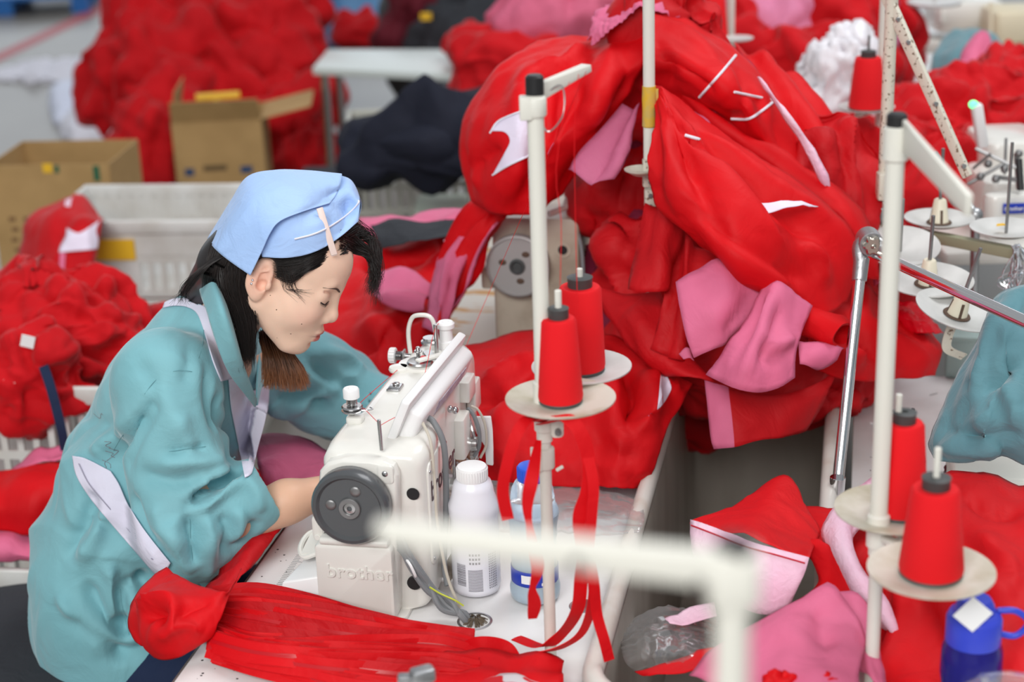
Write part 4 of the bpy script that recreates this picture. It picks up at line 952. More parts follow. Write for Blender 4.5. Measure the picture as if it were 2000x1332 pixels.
# brows, lashes, moles
def stroke(name, pix, r, m, parent, off=.0006, n=6, flat=.5):
    pts = [on_head(x, y, off) for x, y in pix]; b = MB(); b.tube(pts, r, n, sub=5); return b.build(name, m, parent)
BROWM = mat('brow_hair', (.09, .05, .04), .8); LASHM = mat('lash_hair', (.02, .012, .012), .7)
def HL(x, y, z, off=.0007):           # head-space point dropped on to the skin from outside
    p = hw(x, y, z); o = p + (p-hw(.03, 0, z)).normalized()*.05; d = (hw(.03, 0, z)-o).normalized(); h = HB.ray_cast(o, d)
    return (h[0]+h[1]*off) if h[0] is not None else p
for s in (-1, 1):
    b = MB(); b.tube([HL(.09, s*.012, .0245), HL(.09, s*.022, .029), HL(.085, s*.034, .031), HL(.075, s*.047, .0275)], lambda t: .0004+.0017*math.sin(PI*min(1, .25+t*.75))**1.0*(1-t*.7), 6); b.build('eyebrow', BROWM, body)
    b = MB(); pts = [HL(.095, s*.0185, .0045), HL(.092, s*.026, .0018), HL(.09, s*.035, .0012), HL(.083, s*.0465, .0052)]; b.tube(pts, lambda t: .0004+.0009*t, 6)
    cc = catmull(pts, 6)
    for k, p in enumerate(cc[2:]):
        o = (p-hw(.0775, s*.0315, .0135)).normalized(); b.tube([p, p+(o*.35+hu*-.75+hf*.2)*.0038+hl*s*.001*k/18], .00018, 4, sub=2)
    b.build('eyelashes', LASHM, body)
MOLE = mat('mole_brown', (.12, .05, .03), .6)
for x, y, r in ((540, 605, .0011), (589, 633, .0011), (568, 652, .0011), (541, 660, .0008), (528, 577, .0009)): p = on_head(x, y, -.0004); b = MB(); b.ell(p, (r, r, r), 8, 6); b.build('mole', MOLE, body)
#mat('mole_brown', (.12, .05, .03), .6), body)
STUD = mat('stud_silver', (.9, .9, .95), .08, 1)
for x, y in ((494, 547), (492, 554)): b = MB(); b.ell(on_head(x, y, .001), (.0022, .0022, .0022), 12, 8); b.build('ear_stud', STUD, per)
# ------------------------------------------------------------------ hair
def strand_mesh(name, strands, parent, rad=.0005, c0=(.012, .008, .007), c1=None, n=3):
    vs = []; fs = []; cs = []
    for st in strands:
        pts = catmull([V(p) for p in st], 4); N = len(pts); o = len(vs); r0 = rad*random.uniform(.7, 1.3); sh = random.uniform(.6, 1.6)
        for i, p in enumerate(pts):
            t = (pts[min(i+1, N-1)]-pts[max(i-1, 0)]).normalized(); x, y, _ = frame_of(t); r = r0*(1-.75*(i/(N-1))**2)
            for k in range(n): a = 2*PI*k/n; vs.append(tuple(p+(x*math.cos(a)+y*math.sin(a))*r)); cs.append(tuple(np.array(c0)*(1-(i/(N-1)))*sh + np.array(c1 or c0)*(i/(N-1))*sh))
        for i in range(N-1):
            for k in range(n): fs.append((o+i*n+k, o+i*n+(k+1) % n, o+(i+1)*n+(k+1) % n, o+(i+1)*n+k))
    o = link(name, vs, fs, HAIRM, parent); setcol(o, np.array(cs)); return o
def hair_sdf(p):
    q = p.copy(); q[..., 1] = np.abs(q[..., 1])
    d = sd_ell(p, (-.008, 0, .052), (.0955, .0795, .0930)); d = smin(d, sd_ell(p, (-.058, 0, -.01), (.046, .058, .06)), .03)
    d = smin(d, sd_cap(p, (-.07, 0, -.03), NB+V((-.048, 0, .03)), .045, .03), .03)
    # open around the face and ears
    d = smax(d, -sd_ell(q, (.122, 0, -.010), (.072, .100, .080)), .008)
    d = smax(d, -sd_ell(q, (.030, .075, -.045), (.040, .05, .062)), .008)
    d = smax(d, -sd_ell(q, (-.006, .080, .0), (.022, .022, .036)), .004)
    return d
v_, f_ = surfnet(hair_sdf, (-.17, -.1, -.18), (.12, .1, .17), .0026); v_ = smooth(v_, f_, 1, .4); v_ = v_ @ hw_[:3, :3].T + hw_[:3, 3]
hair = link('hair', v_, f_, HAIRM, per); setcol(hair, np.tile(np.array((.011, .008, .008)), (len(v_), 1))*(1+.5*noise(v_, 40, 4))[:, None])
HRB = BVHTree.FromPolygons([tuple(v) for v in v_], [tuple(f) for f in f_])
def hz(px, py, dz=0, near=True):
    """depth on the head/hair for a pixel"""
    d = ray(px, py); h = HRB.ray_cast(CAM, d.normalized()); h2 = HB.ray_cast(CAM, d.normalized()); c = [x[0] for x in (h, h2) if x[0] is not None]
    if not c: p = HRB.find_nearest(CAM+d*(HO-CAM).dot(_F))[0]
    else: p = min(c, key=lambda q: (q-CAM).length)
    return (p-CAM).dot(_F)+dz
def HPx(px, py, dz=0): return P(px, py, hz(px, py, dz))
S_ = []; rh = random.Random(9)
def jit(p, s): return p+V((rh.gauss(0, s), rh.gauss(0, s), rh.gauss(0, s)))
def strip(path, n, spread, dz=(0, 0, 0, 0), tip=1.0):
    for k in range(n):
        t = rh.gauss(0, 1); pts = []
        for i, (x, y) in enumerate(path):
            w = spread*(.35+.65*i/(len(path)-1)*tip); pts.append(jit(HPx(x+t*w*.8+rh.gauss(0, 1), y+t*w*.5+rh.gauss(0, 1), -.003-rh.random()*.005+dz[min(i, len(dz)-1)]), .0006))
        S_.append(pts)
# side hair swept from the forehead clip back over the ear
for k in range(260):
    t = rh.random(); a = (700-25*t+rh.gauss(0, 3), 440+55*t); b_ = (640-30*t, 478+45*t+rh.gauss(0, 3)); c_ = (590-22*t, 498+52*t+rh.gauss(0, 3)); d_ = (536+4*t+rh.gauss(0, 3), 508+34*t)
    S_.append([HPx(*q, -.002-rh.random()*.004) for q in (a, b_, c_, d_)])
for k in range(22):      # loose wisps by the ear and temple
    x0 = rh.uniform(535, 570); S_.append([HPx(x0, 520, -.004), HPx(x0+8, 545, -.006), HPx(x0+rh.uniform(5, 25), 565, -.008), HPx(x0+rh.uniform(20, 55), rh.uniform(565, 595), -.01)])
# fringe falling forward of the brow
zf = hz(690, 470)
for k in range(230):
    t = rh.random(); x0 = 668+30*rh.random(); far = rh.uniform(-.01, .07)
    S_.append([P(x0, 425+rh.uniform(0, 45), zf+far*.4), P(x0+20+14*t, 450+18*rh.random(), zf+.02+far), P(722+20*t+rh.gauss(0, 2), 480+rh.uniform(-8, 8), zf+.02+far), P(726+18*t+rh.gauss(0, 3), 525+rh.uniform(-15, 15), zf+.015+far), P(712+20*t+rh.gauss(0, 5), rh.uniform(545, 578), zf+.01+far)])
for k in range(300):
    t = rh.random(); S_.append([HPx(662+30*rh.random(), 446+40*t, -.003-.003*rh.random()), HPx(690+8*rh.random(), 462+34*t, -.004-.005*rh.random()), P(714+12*rh.random(), 485+22*t, zf+.03*rh.random()), P(734+rh.gauss(0, 6), 515+25*t+rh.gauss(0, 6), zf+.04*rh.random()), P(732+rh.gauss(0, 8), rh.uniform(510, 600), zf+.05*rh.random())])
hz0 = hz(455, 560)-.006; hz1 = hz(485, 610)-.004
# long hair at the nape, falling in front of the neck to the chest
for k in range(1300):
    t = rh.random(); u_ = rh.random()
    S_.append([HPx(425+70*t, 490+35*t, -.004*u_), P(432+56*t+rh.gauss(0, 3), 560+10*t, hz0-.012*u_), P(458+40*t+rh.gauss(0, 3), 625+rh.gauss(0, 6), hz1-.008*u_), P(472+24*t+rh.gauss(0, 3), 690+rh.gauss(0, 14), hz1+.02-.01*u_)])
for k in range(420):
    t = rh.random(); s_ = rh.random(); S_.append([HPx(412+34*t, 474+30*t, -.003-.003*s_), HPx(402+36*t, 510+16*t, -.003-.004*s_), HPx(396+40*t, 545+10*t, -.003-.004*s_), HPx(392+44*t, 575+rh.gauss(0, 4), -.002)])
for k in range(60):      # strands over the collar
    t = rh.random(); S_.append([HPx(440-20*t, 500, -.006), P(410-30*t, 520+12*t, hz(430, 510)-.01), P(375-25*t, 560+10*t+rh.gauss(0, 5), hz(430, 520)-.0), P(350+rh.gauss(0, 12), 590+rh.gauss(0, 5), hz(430, 520)+.02)])
strand_mesh('hair_strands', S_, hair, .00045)
S2 = []
zc = (Q(560, 720, .33)-CAM).dot(_F)
for k in range(1500):
    t = rh.random(); u_ = rh.random(); e = rh.uniform(735, 768) - 14*abs(t-.6)
    S2.append([P(505+45*t, 655+rh.gauss(0, 5), zc+.02+.04*u_), P(512+62*t, 690, zc-.005+.05*u_), P(514+78*t+rh.gauss(0, 2), 720, zc-.01+.05*u_), P(514+90*t+rh.gauss(0, 4), e, zc-.01+.05*u_)])
strand_mesh('hair_lock', S2, hair, .0006, (.012, .008, .006), (.34, .13, .05))
# ------------------------------------------------------------------ headscarf
zm = (HO-CAM).dot(_F)
def N1(px, py, dz=-.014): return HPx(px, py, dz)
def Fz(px, py, dz): return P(px, py, zm+dz)
front_net = [
 [Fz(700, 428, .03), Fz(690, 450, .10), Fz(660, 480, .13), Fz(610, 500, .14), Fz(560, 500, .14), Fz(500, 500, .13)],
 [Fz(706, 400, .03), Fz(694, 385, .09), Fz(650, 385, .12), Fz(600, 385, .12), Fz(550, 385, .12), Fz(495, 400, .12)],
 [Fz(702, 386, -.005), Fz(683, 350, .03), Fz(640, 341, .04), Fz(600, 337, .04), Fz(550, 337, .04), Fz(486, 352, .03)],
 [N1(703, 398, -.014), N1(680, 372, -.016), N1(640, 366, -.014), N1(600, 370, -.014), N1(550, 375, -.014), N1(490, 395, -.014)],
 [N1(702, 410), N1(672, 414), N1(632, 428), N1(590, 440), N1(550, 446), N1(500, 450)],
 [N1(700, 432), N1(668, 460), N1(632, 484), N1(596, 498), N1(556, 504), N1(512, 502)],
]
scarf = sheet('headscarf', front_net, (SKYB, SKYB), per, res=.0045, rest=1.03, it=40, pull=.06, amp=.003, wl=.035, seed=3, th=.0012)
flap = [
 [Fz(662, 342, .05), Fz(600, 340, .07), Fz(540, 341, .08), Fz(490, 356, .08), Fz(450, 400, .08), Fz(406, 468, .09)],
 [Fz(668, 341, .0), Fz(600, 334, .0), Fz(540, 333, .0), Fz(484, 346, .0), Fz(450, 396, .01), Fz(407, 466, .03)],
 [N1(664, 362, -.020), N1(600, 362, -.022), N1(545, 366, -.024), N1(495, 386, -.026), N1(458, 428, -.024), N1(418, 484, -.016)],
 [N1(655, 383, -.019), N1(600, 394, -.024), N1(548, 408, -.024), N1(514, 432, -.026), N1(490, 468, -.022), N1(446, 508, -.016)],
 [N1(644, 397, -.0155), N1(590, 414, -.024), N1(547, 432, -.028), N1(528, 455, -.028), N1(512, 490, -.024), N1(489, 538, -.016)],
]
SFL = sheet('scarf_flap', flap, (SKYB, SKYB), scarf, res=.0042, rest=1.03, it=40, pull=.06, amp=.004, wl=.05, seed=8, th=.0014)
def lift(o, B, off=.004, reach=.06):
    M = WM[o.name]; Mi = M.inverted()
    for v in o.data.vertices:
        p = M @ v.co; d = (p-CAM); L = d.length; d = d/L; h = B.ray_cast(CAM, d)
        if h[0] is not None and L+reach > h[3] > L-reach and h[3]-off < L: v.co = Mi @ (CAM+d*(h[3]-off))
def bvh_of(o):
    M = WM[o.name]; return BVHTree.FromPolygons([tuple(M @ v.co) for v in o.data.vertices], [tuple(p.vertices) for p in o.data.polygons])
lift(scarf, HRB, .0045); SFB = bvh_of(scarf); lift(SFL, SFB, .0035); SFB = bvh_of(scarf); SFB2 = bvh_of(SFL)
def near_line(pix, off=.0022):
    out = []
    pix = [(p.x, p.y) for p in catmull([V((x, y, 0)) for x, y in pix], 6)] if len(pix) > 2 else pix
    for x, y in pix:
        d = ray(x, y).normalized(); h = SFB.ray_cast(CAM, d); h2 = SFB2.ray_cast(CAM, d); h = h2 if h2[0] is not None and (h[0] is None or h2[3] < h[3]) else h; out.append((h[0] if h[0] is not None else SFB.find_nearest(N1(x, y))[0])-d*off)
    return out
b = MB(); b.tube(near_line([(704, 389), (694, 404), (672, 424), (640, 445), (610, 458), (575, 467)]), .0016, 6, sub=0); b.build('white_piping', WCLOTH, scarf)
pA, pB = near_line([(624, 406)], .006)[0], N1(653, 498, -.016); pA = P(624, 406, (pA-CAM).dot(_F)-.012)
b = MB(); x_ = (pB-pA).normalized(); M_ = basis((pA+pB)/2, x_, (_R*1.0).cross(x_)*-1)
nrm = (CAM-pA).normalized(); y_ = nrm.cross(x_); M_ = basis((pA+pB)/2, x_, y_)
b = MB(M_); b.rbox((0, 0, 0), ((pB-pA).length, .0105, .003), .0015, axis=0, n=2); b.box(((pB-pA).length*.48, 0, -.003), (.006, .009, .003)); b.build('hair_clip', mat('pale_pink_clip', (.85, .68, .62), .35), per)
# ------------------------------------------------------------------ jacket (worked out in row coordinates)
def R3(px, py, u): return tuple(Qr(px, py, u))
A_ = dict(S=R3(325, 745, .20), E=R3(365, 1040, .125), C=R3(494, 968, .185), LS=(-.17, .56, .22), LE=R3(660, 775, .66), LC=R3(748, 800, .62))
def jacket(p):
    t = p.copy(); t[..., 1] = (t[..., 1]-.385)/1.28
    ch = [((-.175, 0, .265), .088), ((-.215, 0, .18), .122), ((-.275, 0, .03), .152), ((-.335, 0, -.13), .168), ((-.365, 0, -.25), .150), ((-.35, 0, -.38), .14), ((-.345, 0, -.47), .13)]
    d = None
    for (a, ra), (c, rc) in zip(ch[:-1], ch[1:]): e = sd_cap(t, a, c, ra, rc); d = e if d is None else smin(d, e, .03)
    d = smin(d, sd_cap(p, (-.34, .28, -.20), (-.285, .28, -.40), .115, .115), .05)
    d = smin(d, sd_cap(p, (-.175, .235, .238), (-.16, .54, .238), .072, .072), .05)
    d = smin(d, sd_cap(p, R3(415, 650, .36), R3(440, 600, .355), .082, .066), .03)
    d = smin(d, sd_cap(p, A_['S'], A_['E'], .088, .080), .045)
    fa = smin(sd_cap(p, A_['E'], A_['C'], .076, .062), sd_cap(p, R3(402, 1140, .14), R3(400, 1060, .14), .010, .055), .03)
    d = smin(d, fa, .012)
    d = smin(d, sd_cap(p, A_['LS'], A_['LE'], .078, .078), .05); d = smin(d, sd_cap(p, A_['LE'], A_['LC'], .078, .06), .03)
    d = smin(d, sd_cap(p, R3(690, 720, .69), R3(620, 715, .62), .03, .06), .04)
    # explicit creases: elbow crook, back of sleeve, waist
    for a, c, r, k in ((R3(372, 985, .035), R3(468, 915, .10), .008, .016), (R3(250, 905, .10), R3(300, 800, .10), .005, .02), (R3(215, 1085, .17), R3(290, 1180, .17), .006, .025),
                       (R3(150, 960, .2), R3(250, 1080, .17), .006, .02), (R3(230, 1130, .17), R3(235, 1230, .17), .006, .025), (R3(430, 1080, .06), R3(500, 1010, .11), .004, .02), (R3(375, 1090, .03), R3(372, 990, .03), .004, .018)):
        d = smax(d, -sd_cap(p, a, c, r), k)
    # neck opening
    d = smax(d, -sd_cap(p, R3(500, 560, .32), R3(478, 640, .38), .050, .040), .015)
    d = smax(d, -sd_cap(p, R3(520, 650, .36), R3(505, 760, .385), .040, .020), .02)
    # hollow cuffs
    cd_ = np.array(A_['C'])-np.array(A_['E']); cd_ /= np.linalg.norm(cd_); n_ = (p-np.array(A_['C'])) @ cd_
    cut = np.where(sd_cap(p, A_['E'], A_['C'], .11) < .05, n_-.028, -1); d = smax(d, cut, .008)
    d = smax(d, -sd_cap(p, tuple(np.array(A_['C'])+cd_*.02), tuple(np.array(A_['C'])+cd_*.08), .046, .050), .006)
    ld = np.array(A_['LC'])-np.array(A_['LE']); ld /= np.linalg.norm(ld)
    d = smax(d, -sd_cap(p, tuple(np.array(A_['LC'])-ld*.0), tuple(np.array(A_['LC'])+ld*.14), .052, .06), .004)
    # hem, open underneath
    d = smax(d, -(p[..., 2]+.50-.1*(p[..., 0]+.37)), .01)
    return d
jv, jf = surfnet(jacket, (-.62, -.02, -.62), (.16, .86, .38), .0052)
jv = smooth(jv, jf, 3, .5)
RA = np.array(ROW); jw = jv @ RA[:3, :3].T + RA[:3, 3]
# let the cloth buckle: most at elbow, waist and underarm
m_ = np.full(len(jv), .7)
for c, r, a in ((R3(400, 1010, .1), .13, .6), (R3(180, 1150, .2), .22, .55), (R3(640, 780, .6), .16, .6), (R3(420, 760, .2), .09, .3)):
    m_ = np.maximum(m_, .35+a*np.exp(-((jv-np.array(c))**2).sum(1)/r**2))
cm = np.exp(-((jv-np.array(A_['C']))**2).sum(1)/.07**2)+np.exp(-((jv-np.array(A_['LC']))**2).sum(1)/.08**2); m_ = m_*(1-.85*np.clip(cm*1.5, 0, 1))
jw = buckle(jw, jf, 1.10, 60, .012, .012, .10, 21, .14, mask=np.clip(m_, 0, 1), aniso=(1, 1, .8), hp=40)
JB = BVHTree.FromPolygons([tuple(v) for v in jw], [tuple(f) for f in jf])
def onj0(x, y):
    h = JB.ray_cast(CAM, ray(x, y).normalized()); return h[0] if h[0] is not None else Q(x, y, .38)
FO = [([(290,745),(330,800),(345,870)],.004,.018),([(430,760),(440,820),(455,870)],-.006,.012),([(320,882),(370,878),(405,872)],-.004,.006),([(265,920),(330,940),(400,930)],-.006,.014),([(300,905),(380,905),(440,890)],.006,.013),
 ([(370,985),(420,950),(468,915)],-.018,.009),([(380,960),(430,925),(462,895)],.009,.012),([(378,1000),(430,965),(480,935)],.007,.010),([(440,1080),(480,1050),(505,1010)],-.007,.012),([(470,930),(500,960),(505,1010)],.005,.011),([(366,1000),(372,1060),(380,1110)],-.008,.010),([(340,1000),(350,1060),(380,1120)],.006,.014),
 ([(430,1000),(445,1040),(430,1090)],-.006,.012),([(255,960),(275,1020),(310,1075)],-.006,.014),([(222,900),(240,860),(300,800)],-.010,.012),([(190,900),(215,860),(250,820)],.006,.014),([(120,1100),(165,1010),(180,960)],-.008,.014),([(150,1110),(190,1040),(200,990)],.007,.013),
 ([(230,1130),(235,1200),(250,1260)],-.010,.010),([(212,1090),(222,1160),(232,1230)],.008,.012),([(270,1110),(290,1150),(340,1170)],-.009,.012),([(235,1142),(300,1130)],-.007,.010),([(245,1165),(330,1195)],.007,.012),([(130,1190),(190,1250),(260,1290)],-.008,.014),([(160,1130),(200,1200),(270,1250)],-.009,.012),
 ([(110,1150),(160,1220),(220,1280)],.007,.014),([(200,1290),(280,1270),(340,1240)],-.007,.013),([(540,830),(620,790),(700,740)],-.010,.014),([(560,800),(640,760),(720,730)],.008,.014),([(600,700),(650,740),(700,755)],-.009,.012),([(530,780),(600,770),(660,750)],-.008,.012),([(620,690),(680,700),(720,730)],.007,.014),
 ([(150,800),(200,830),(240,850)],-.004,.012),([(270,700),(300,760),(290,820)],-.004,.014),([(350,640),(370,700),(360,760)],-.004,.014),([(400,700),(410,780),(430,850)],-.005,.012),([(350,800),(360,850),(380,900)],.004,.014),([(300,980),(320,1030),(350,1090)],.005,.013),([(400,1000),(410,1060),(405,1130)],.006,.010),([(460,990),(470,1030),(450,1080)],.005,.010)]
jw = strokes(jw, jf, [([onj0(*q) for q in pp], a*2.5, w*1.0) for pp, a, w in FO]); jw = facets(jw, jf, .07, .30, 4, 1.5, mask=1-.8*np.clip(cm*1.5, 0, 1)); jw = smooth(jw, jf, 1, .3)
jack = link('jacket', jw, jf, TEAL, per)
JB = BVHTree.FromPolygons([tuple(v) for v in jw], [tuple(f) for f in jf])
def onj(px, py, off=.004, u=.38):
    d = ray(px, py).normalized(); h = JB.ray_cast(CAM, d)
    if h[0] is None: return Q(px, py, u)
    return h[0]-d*off*.7+h[1]*off*.5
def surf_patch(name, net, m, parent, off=.004, n=(30, 30), th=.0016, u=.38, back=None, maxjump=.05):
    """a cloth panel lying on the jacket: net of pixels, dropped on the surface"""
    C = [[V((x, y, 0)) for x, y in r] for r in net]; G = bspl(C, *n); pts = np.array([tuple(onj(g[0], g[1], off, u)) for g in G.reshape(-1, 3)]).reshape(G.shape)
    Z = (pts-np.array(CAM)) @ np.array(_F)
    for _ in range(6):
        Zs = Z.copy(); Zs[1:-1] = (Z[:-2]+Z[2:]+2*Z[1:-1])/4; Zs[:, 1:-1] = (Zs[:, :-2]+Zs[:, 2:]+2*Zs[:, 1:-1])/4; Z = np.minimum(Z, Zs)
    Z -= .0015
    vs = np.array([tuple(P(g[0], g[1], z)) for g, z in zip(G.reshape(-1, 3), Z.ravel())])
    o = link(name, vs, grid_faces(*n), m, parent); md = o.modifiers.new('th', 'SOLIDIFY'); md.thickness = th; md.offset = 0; return o
# apron: strap over the near shoulder, bib, waistband wrapped round to the back
strap = surf_patch('apron_strap', [[(322, 590), (345, 583), (376, 585), (404, 603), (417, 648), (432, 698), (458, 738)], [(318, 601), (340, 597), (366, 600), (386, 614), (401, 655), (416, 705), (432, 745)]], APRON, per, .004, (14, 60))
bib = surf_patch('apron_bib', [[(438, 690), (446, 740), (452, 800), (464, 860), (478, 932)], [(455, 705), (465, 745), (472, 800), (480, 860), (484, 930)], [(478, 760), (492, 800), (494, 830), (494, 870), (488, 928)], [(526, 752), (524, 790), (516, 830), (505, 870), (492, 924)]], APRON, per, .004, (34, 50), u=.33)
sk = surf_patch('apron_waistband', [[(141, 890), (150, 930), (178, 975), (215, 1020), (260, 1072), (305, 1124)], [(168, 896), (182, 935), (212, 975), (245, 1020), (290, 1070), (325, 1112)], [(216, 920), (232, 945), (250, 985), (275, 1025), (305, 1065), (333, 1100)]], APRON, per, .006, (34, 60))
SEAM = mat('grey_seam_thread', (.35, .33, .42), .9)  # apron seam thread, greyer and darker than the apron cloth
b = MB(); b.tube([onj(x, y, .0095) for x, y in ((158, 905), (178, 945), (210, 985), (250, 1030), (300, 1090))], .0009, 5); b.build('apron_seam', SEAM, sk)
TS = mat('teal_seam', (.15, .35, .39), .9)
def seam(pix, r=.0008): 
    b = MB(); b.tube([onj(x, y, .0001) for x, y in pix], r*.6, 5); b.build('jacket_seam', TS, jack)
seam([(282, 770), (305, 742), (340, 725), (375, 726), (398, 738)]); seam([(222, 880), (240, 850), (252, 838)]); seam([(398, 640), (396, 672), (388, 700)])
seam([(370, 985), (372, 1050), (377, 1110)]); seam([(235, 1150), (240, 1190), (258, 1260)]); seam([(330, 882), (370, 876), (402, 872)])
b = MB(); rj = random.Random(2)
for k in range(6):
    x, y = rj.choice([(190, 800), (205, 860), (130, 1180), (215, 890)]); x += rj.gauss(0, 6); y += rj.gauss(0, 8)
    b.tube([onj(x+rj.gauss(0, 7), y+i*6+rj.gauss(0, 4), .001) for i in range(4)], .00025, 4, sub=4)
b.build('thread_lint', mat('lint_red', (.25, .05, .06), .8), jack)['kind'] = 'stuff'
# collar: stands at the neck, rolls over and falls to a point at the chest
def collar(name, inner, roll, outer, seed):
    return sheet(name, [inner, roll, outer], (TEAL, TEAL), jack, res=.006, rest=1.03, it=30, pull=.08, amp=.003, wl=.05, seed=seed, th=.003)
collar('collar', [Q(470, 540, .44), Q(440, 560, .30), Q(452, 620, .235), Q(470, 690, .24), Q(484, 745, .28), Q(500, 780, .34)],
       [Q(455, 508, .46), Q(412, 520, .30), Q(432, 590, .185), Q(455, 665, .175), Q(478, 728, .23), Q(500, 782, .33)],
       [Q(430, 545, .47), Q(392, 560, .30), Q(406, 613, .195), Q(422, 666, .18), Q(448, 730, .21), Q(498, 795, .32)], 4)
collar('collar', [Q(470, 560, .44), Q(500, 640, .47), Q(505, 690, .45), Q(502, 740, .40), Q(500, 786, .35)],
       [Q(480, 520, .47), Q(520, 620, .52), Q(518, 690, .49), Q(508, 745, .42), Q(501, 788, .35)],
       [Q(465, 545, .50), Q(540, 650, .54), Q(530, 700, .51), Q(512, 750, .43), Q(502, 792, .35)], 5)
# inner shirt front between the lapels
# trousers / dark padded stool
st = T('stool', 'stool with a dark charcoal padded seat under the seamstress', 'stool', rw(-.44, .40, -.75))
b = RM(); n = 24
b.loft([[V((-.47+.30*math.copysign(abs(math.cos(a))**.6, math.cos(a))*g, .27+.34*math.copysign(abs(math.sin(a))**.6, math.sin(a))*g, z)) for a in [2*PI*k/40 for k in range(40)]] for g, z in ((.93, -.44), (1, -.42), (1.03, -.37), (1.0, -.325), (.93, -.30), (.8, -.285), (.5, -.275), (.1, -.272))]); 
stc = b.build('seat_cushion', DKGREY, st)
for x in (-.66, -.3):
    for y in (.08, .48): b = RM(); b.cyl((x, y, -.75), (x, y, -.40), .014); b.build('leg', CREAM, st)
tro = MB(); 
def trs(p):
    d = None
    for u in (.24, .50):
        e = smin(sd_cap(p, (-.33, u, -.30), (.10, u, -.26), .075, .072), sd_cap(p, (.10, u, -.24), (.05, u, -.62), .075, .06), .02); d = e if d is None else smin(d, e, .03)
    return d
tv, tf = surfnet(trs, (-.5, .1, -.72), (.22, .65, -.1), .011); tv = smooth(tv, tf, 2); tw = tv @ RA[:3, :3].T + RA[:3, 3]; tw = buckle(tw, tf, 1.03, 30, .06, .005, .08, 5); link('trousers', tw, tf, DENIM, per)
for u in (.24, .50):
    b = RM(); b.loft([[V((.10+x*g, u+y*g, z)) for x, y in ((-.09, -.035), (.03, -.042), (.12, -.035), (.145, 0), (.12, .035), (.03, .042), (-.09, .035), (-.1, 0))] for g, z in ((.9, -.747), (1, -.735), (.95, -.705), (.6, -.68))]); b.build('shoe', BLACKP, per)
# ------------------------------------------------------------------ loose cloth: every garment or piece is its own object
def sheet_bvh(o): return bvh_of(o)
def crumple(vs, fs, amp, wl, seed, aniso=(1, 1, 1), soft=False):
    q = vs*np.array(aniso); w = .5*wl*np.stack([noise(q, .8/wl, seed+5), noise(q, .8/wl, seed+6), noise(q, .8/wl, seed+7)], -1); q = q+w*1.6
    q2 = q @ np.array([[1, .5, 0], [-.5, 1, .3], [0, -.3, .5]])
    d = (.55-2*np.abs(noise(q, 1/wl, seed))) + .6*(2*np.abs(noise(q2, 1.7/wl, seed+1))-.5) + .4*(.5-2*np.abs(noise(q2, 3.1/wl, seed+2))) + .2*(.5-2*np.abs(noise(q, 6.3/wl, seed+4)))
    if soft:         # long draped folds: stretched ridges that wander, each octave turned
        q = vs*np.array((1, 1, .45)); w = wl*np.stack([noise(q, .6/wl, seed+5), noise(q, .6/wl, seed+6), noise(q, .6/wl, seed+7)], -1); q = q+w*1.8
        q3 = (vs+w) @ np.array([[1, .2, 0], [-.6, .4, .8], [.3, -.8, .6]]); n1 = noise(q, 1/wl, seed); n2 = noise(q3*np.array((1, .35, 1)), 1.6/wl, seed+1); n3 = noise(q3*np.array((.4, 1, 1)), 3/wl, seed+2)
        d = (.6-2*np.sqrt(n1*n1+.004)) + .55*(.5-2*np.sqrt(n2*n2+.004)) + .22*(.5-2*np.abs(n3))
    return vs + vnormals(vs, fs)*(d*amp)[:, None]
def along(net, wv):
    C = np.array([[tuple(P(*p)) for p in r] for r in net]); mid = (C[1:]+C[:-1])/2; dr = C[1:]-C[:-1]; mid = mid.reshape(-1, 3); dr = dr.reshape(-1, 3); dr /= np.linalg.norm(dr, axis=1)[:, None]+1e-9
    out = np.zeros_like(wv); ws = np.zeros(len(wv))
    for m, d in zip(mid, dr): w = 1/(((wv-m)**2).sum(1)+1e-3)**2; out += d*w[:, None]; ws += w
    return out/ws[:, None]
def cloth(name, label, cat, net, mats, grp=None, st=None, cr=None, zmin=None, fc=(.10, .20), **k):
    """net of (px, py, depth) control points"""
    C = [[P(*p) for p in r] for r in net]
    if zmin is not None:
        C = [[V((p.x, p.y, max(p.z, zmin))) for p in r] for r in C]; k['floor'] = zmin
    k.setdefault('hp', 6); k['rest'] = 1+(k.get('rest', 1.08)-1)*.45; k['amp'] = k.get('amp', .007)*.55; st = [(a, b*1.5, c*.85) for a, b, c in st] if st else st
    o = sheet(name, C, mats, **k)
    vs = np.array([tuple(v.co) for v in o.data.vertices]); fs = np.array([tuple(p.vertices) for p in o.data.polygons])
    Nn = vnormals(vs, fs).mean(0)
    if Nn @ (np.array(CAM)-np.array(tuple(WM[o.name].translation))) < 0:
        o.data.flip_normals(); fs = fs[:, ::-1]
    if cr is None and k.get('th', .0012) > .001: cr = (.0032, .12, k.get('seed', 0)+50)
    if st or cr:
        M = np.array(WM[o.name]); wv = vs @ M[:3, :3].T + M[:3, 3]
        if cr: wv = crumple(wv, fs, *cr); wv = facets(wv, fs, fc[0], fc[1], k.get('seed', 0), 1.3, along=along(net, wv))
        if st:
            B = BVHTree.FromPolygons([tuple(v) for v in wv], [tuple(f) for f in fs]); L = []
            for pp, a, w in st:
                pts = []
                for q in pp:
                    h = B.ray_cast(CAM, ray(*q).normalized()); pts.append(h[0] if h[0] is not None else B.find_nearest(P(q[0], q[1], net[0][0][2]))[0])
                L.append((pts, a, w))
            N = vnormals(wv, fs); c = wv.mean(0)-np.array(CAM); sgn = -1 if (N.mean(0) @ c) > 0 else 1
            wv = strokes(wv, fs, [(p, a*sgn, w) for p, a, w in L], 1.35)
        Mi = np.linalg.inv(M); vs = wv @ Mi[:3, :3].T + Mi[:3, 3]; o.data.vertices.foreach_set('co', vs.ravel()); o.data.update()
    tag(o, label, cat, grp); return o
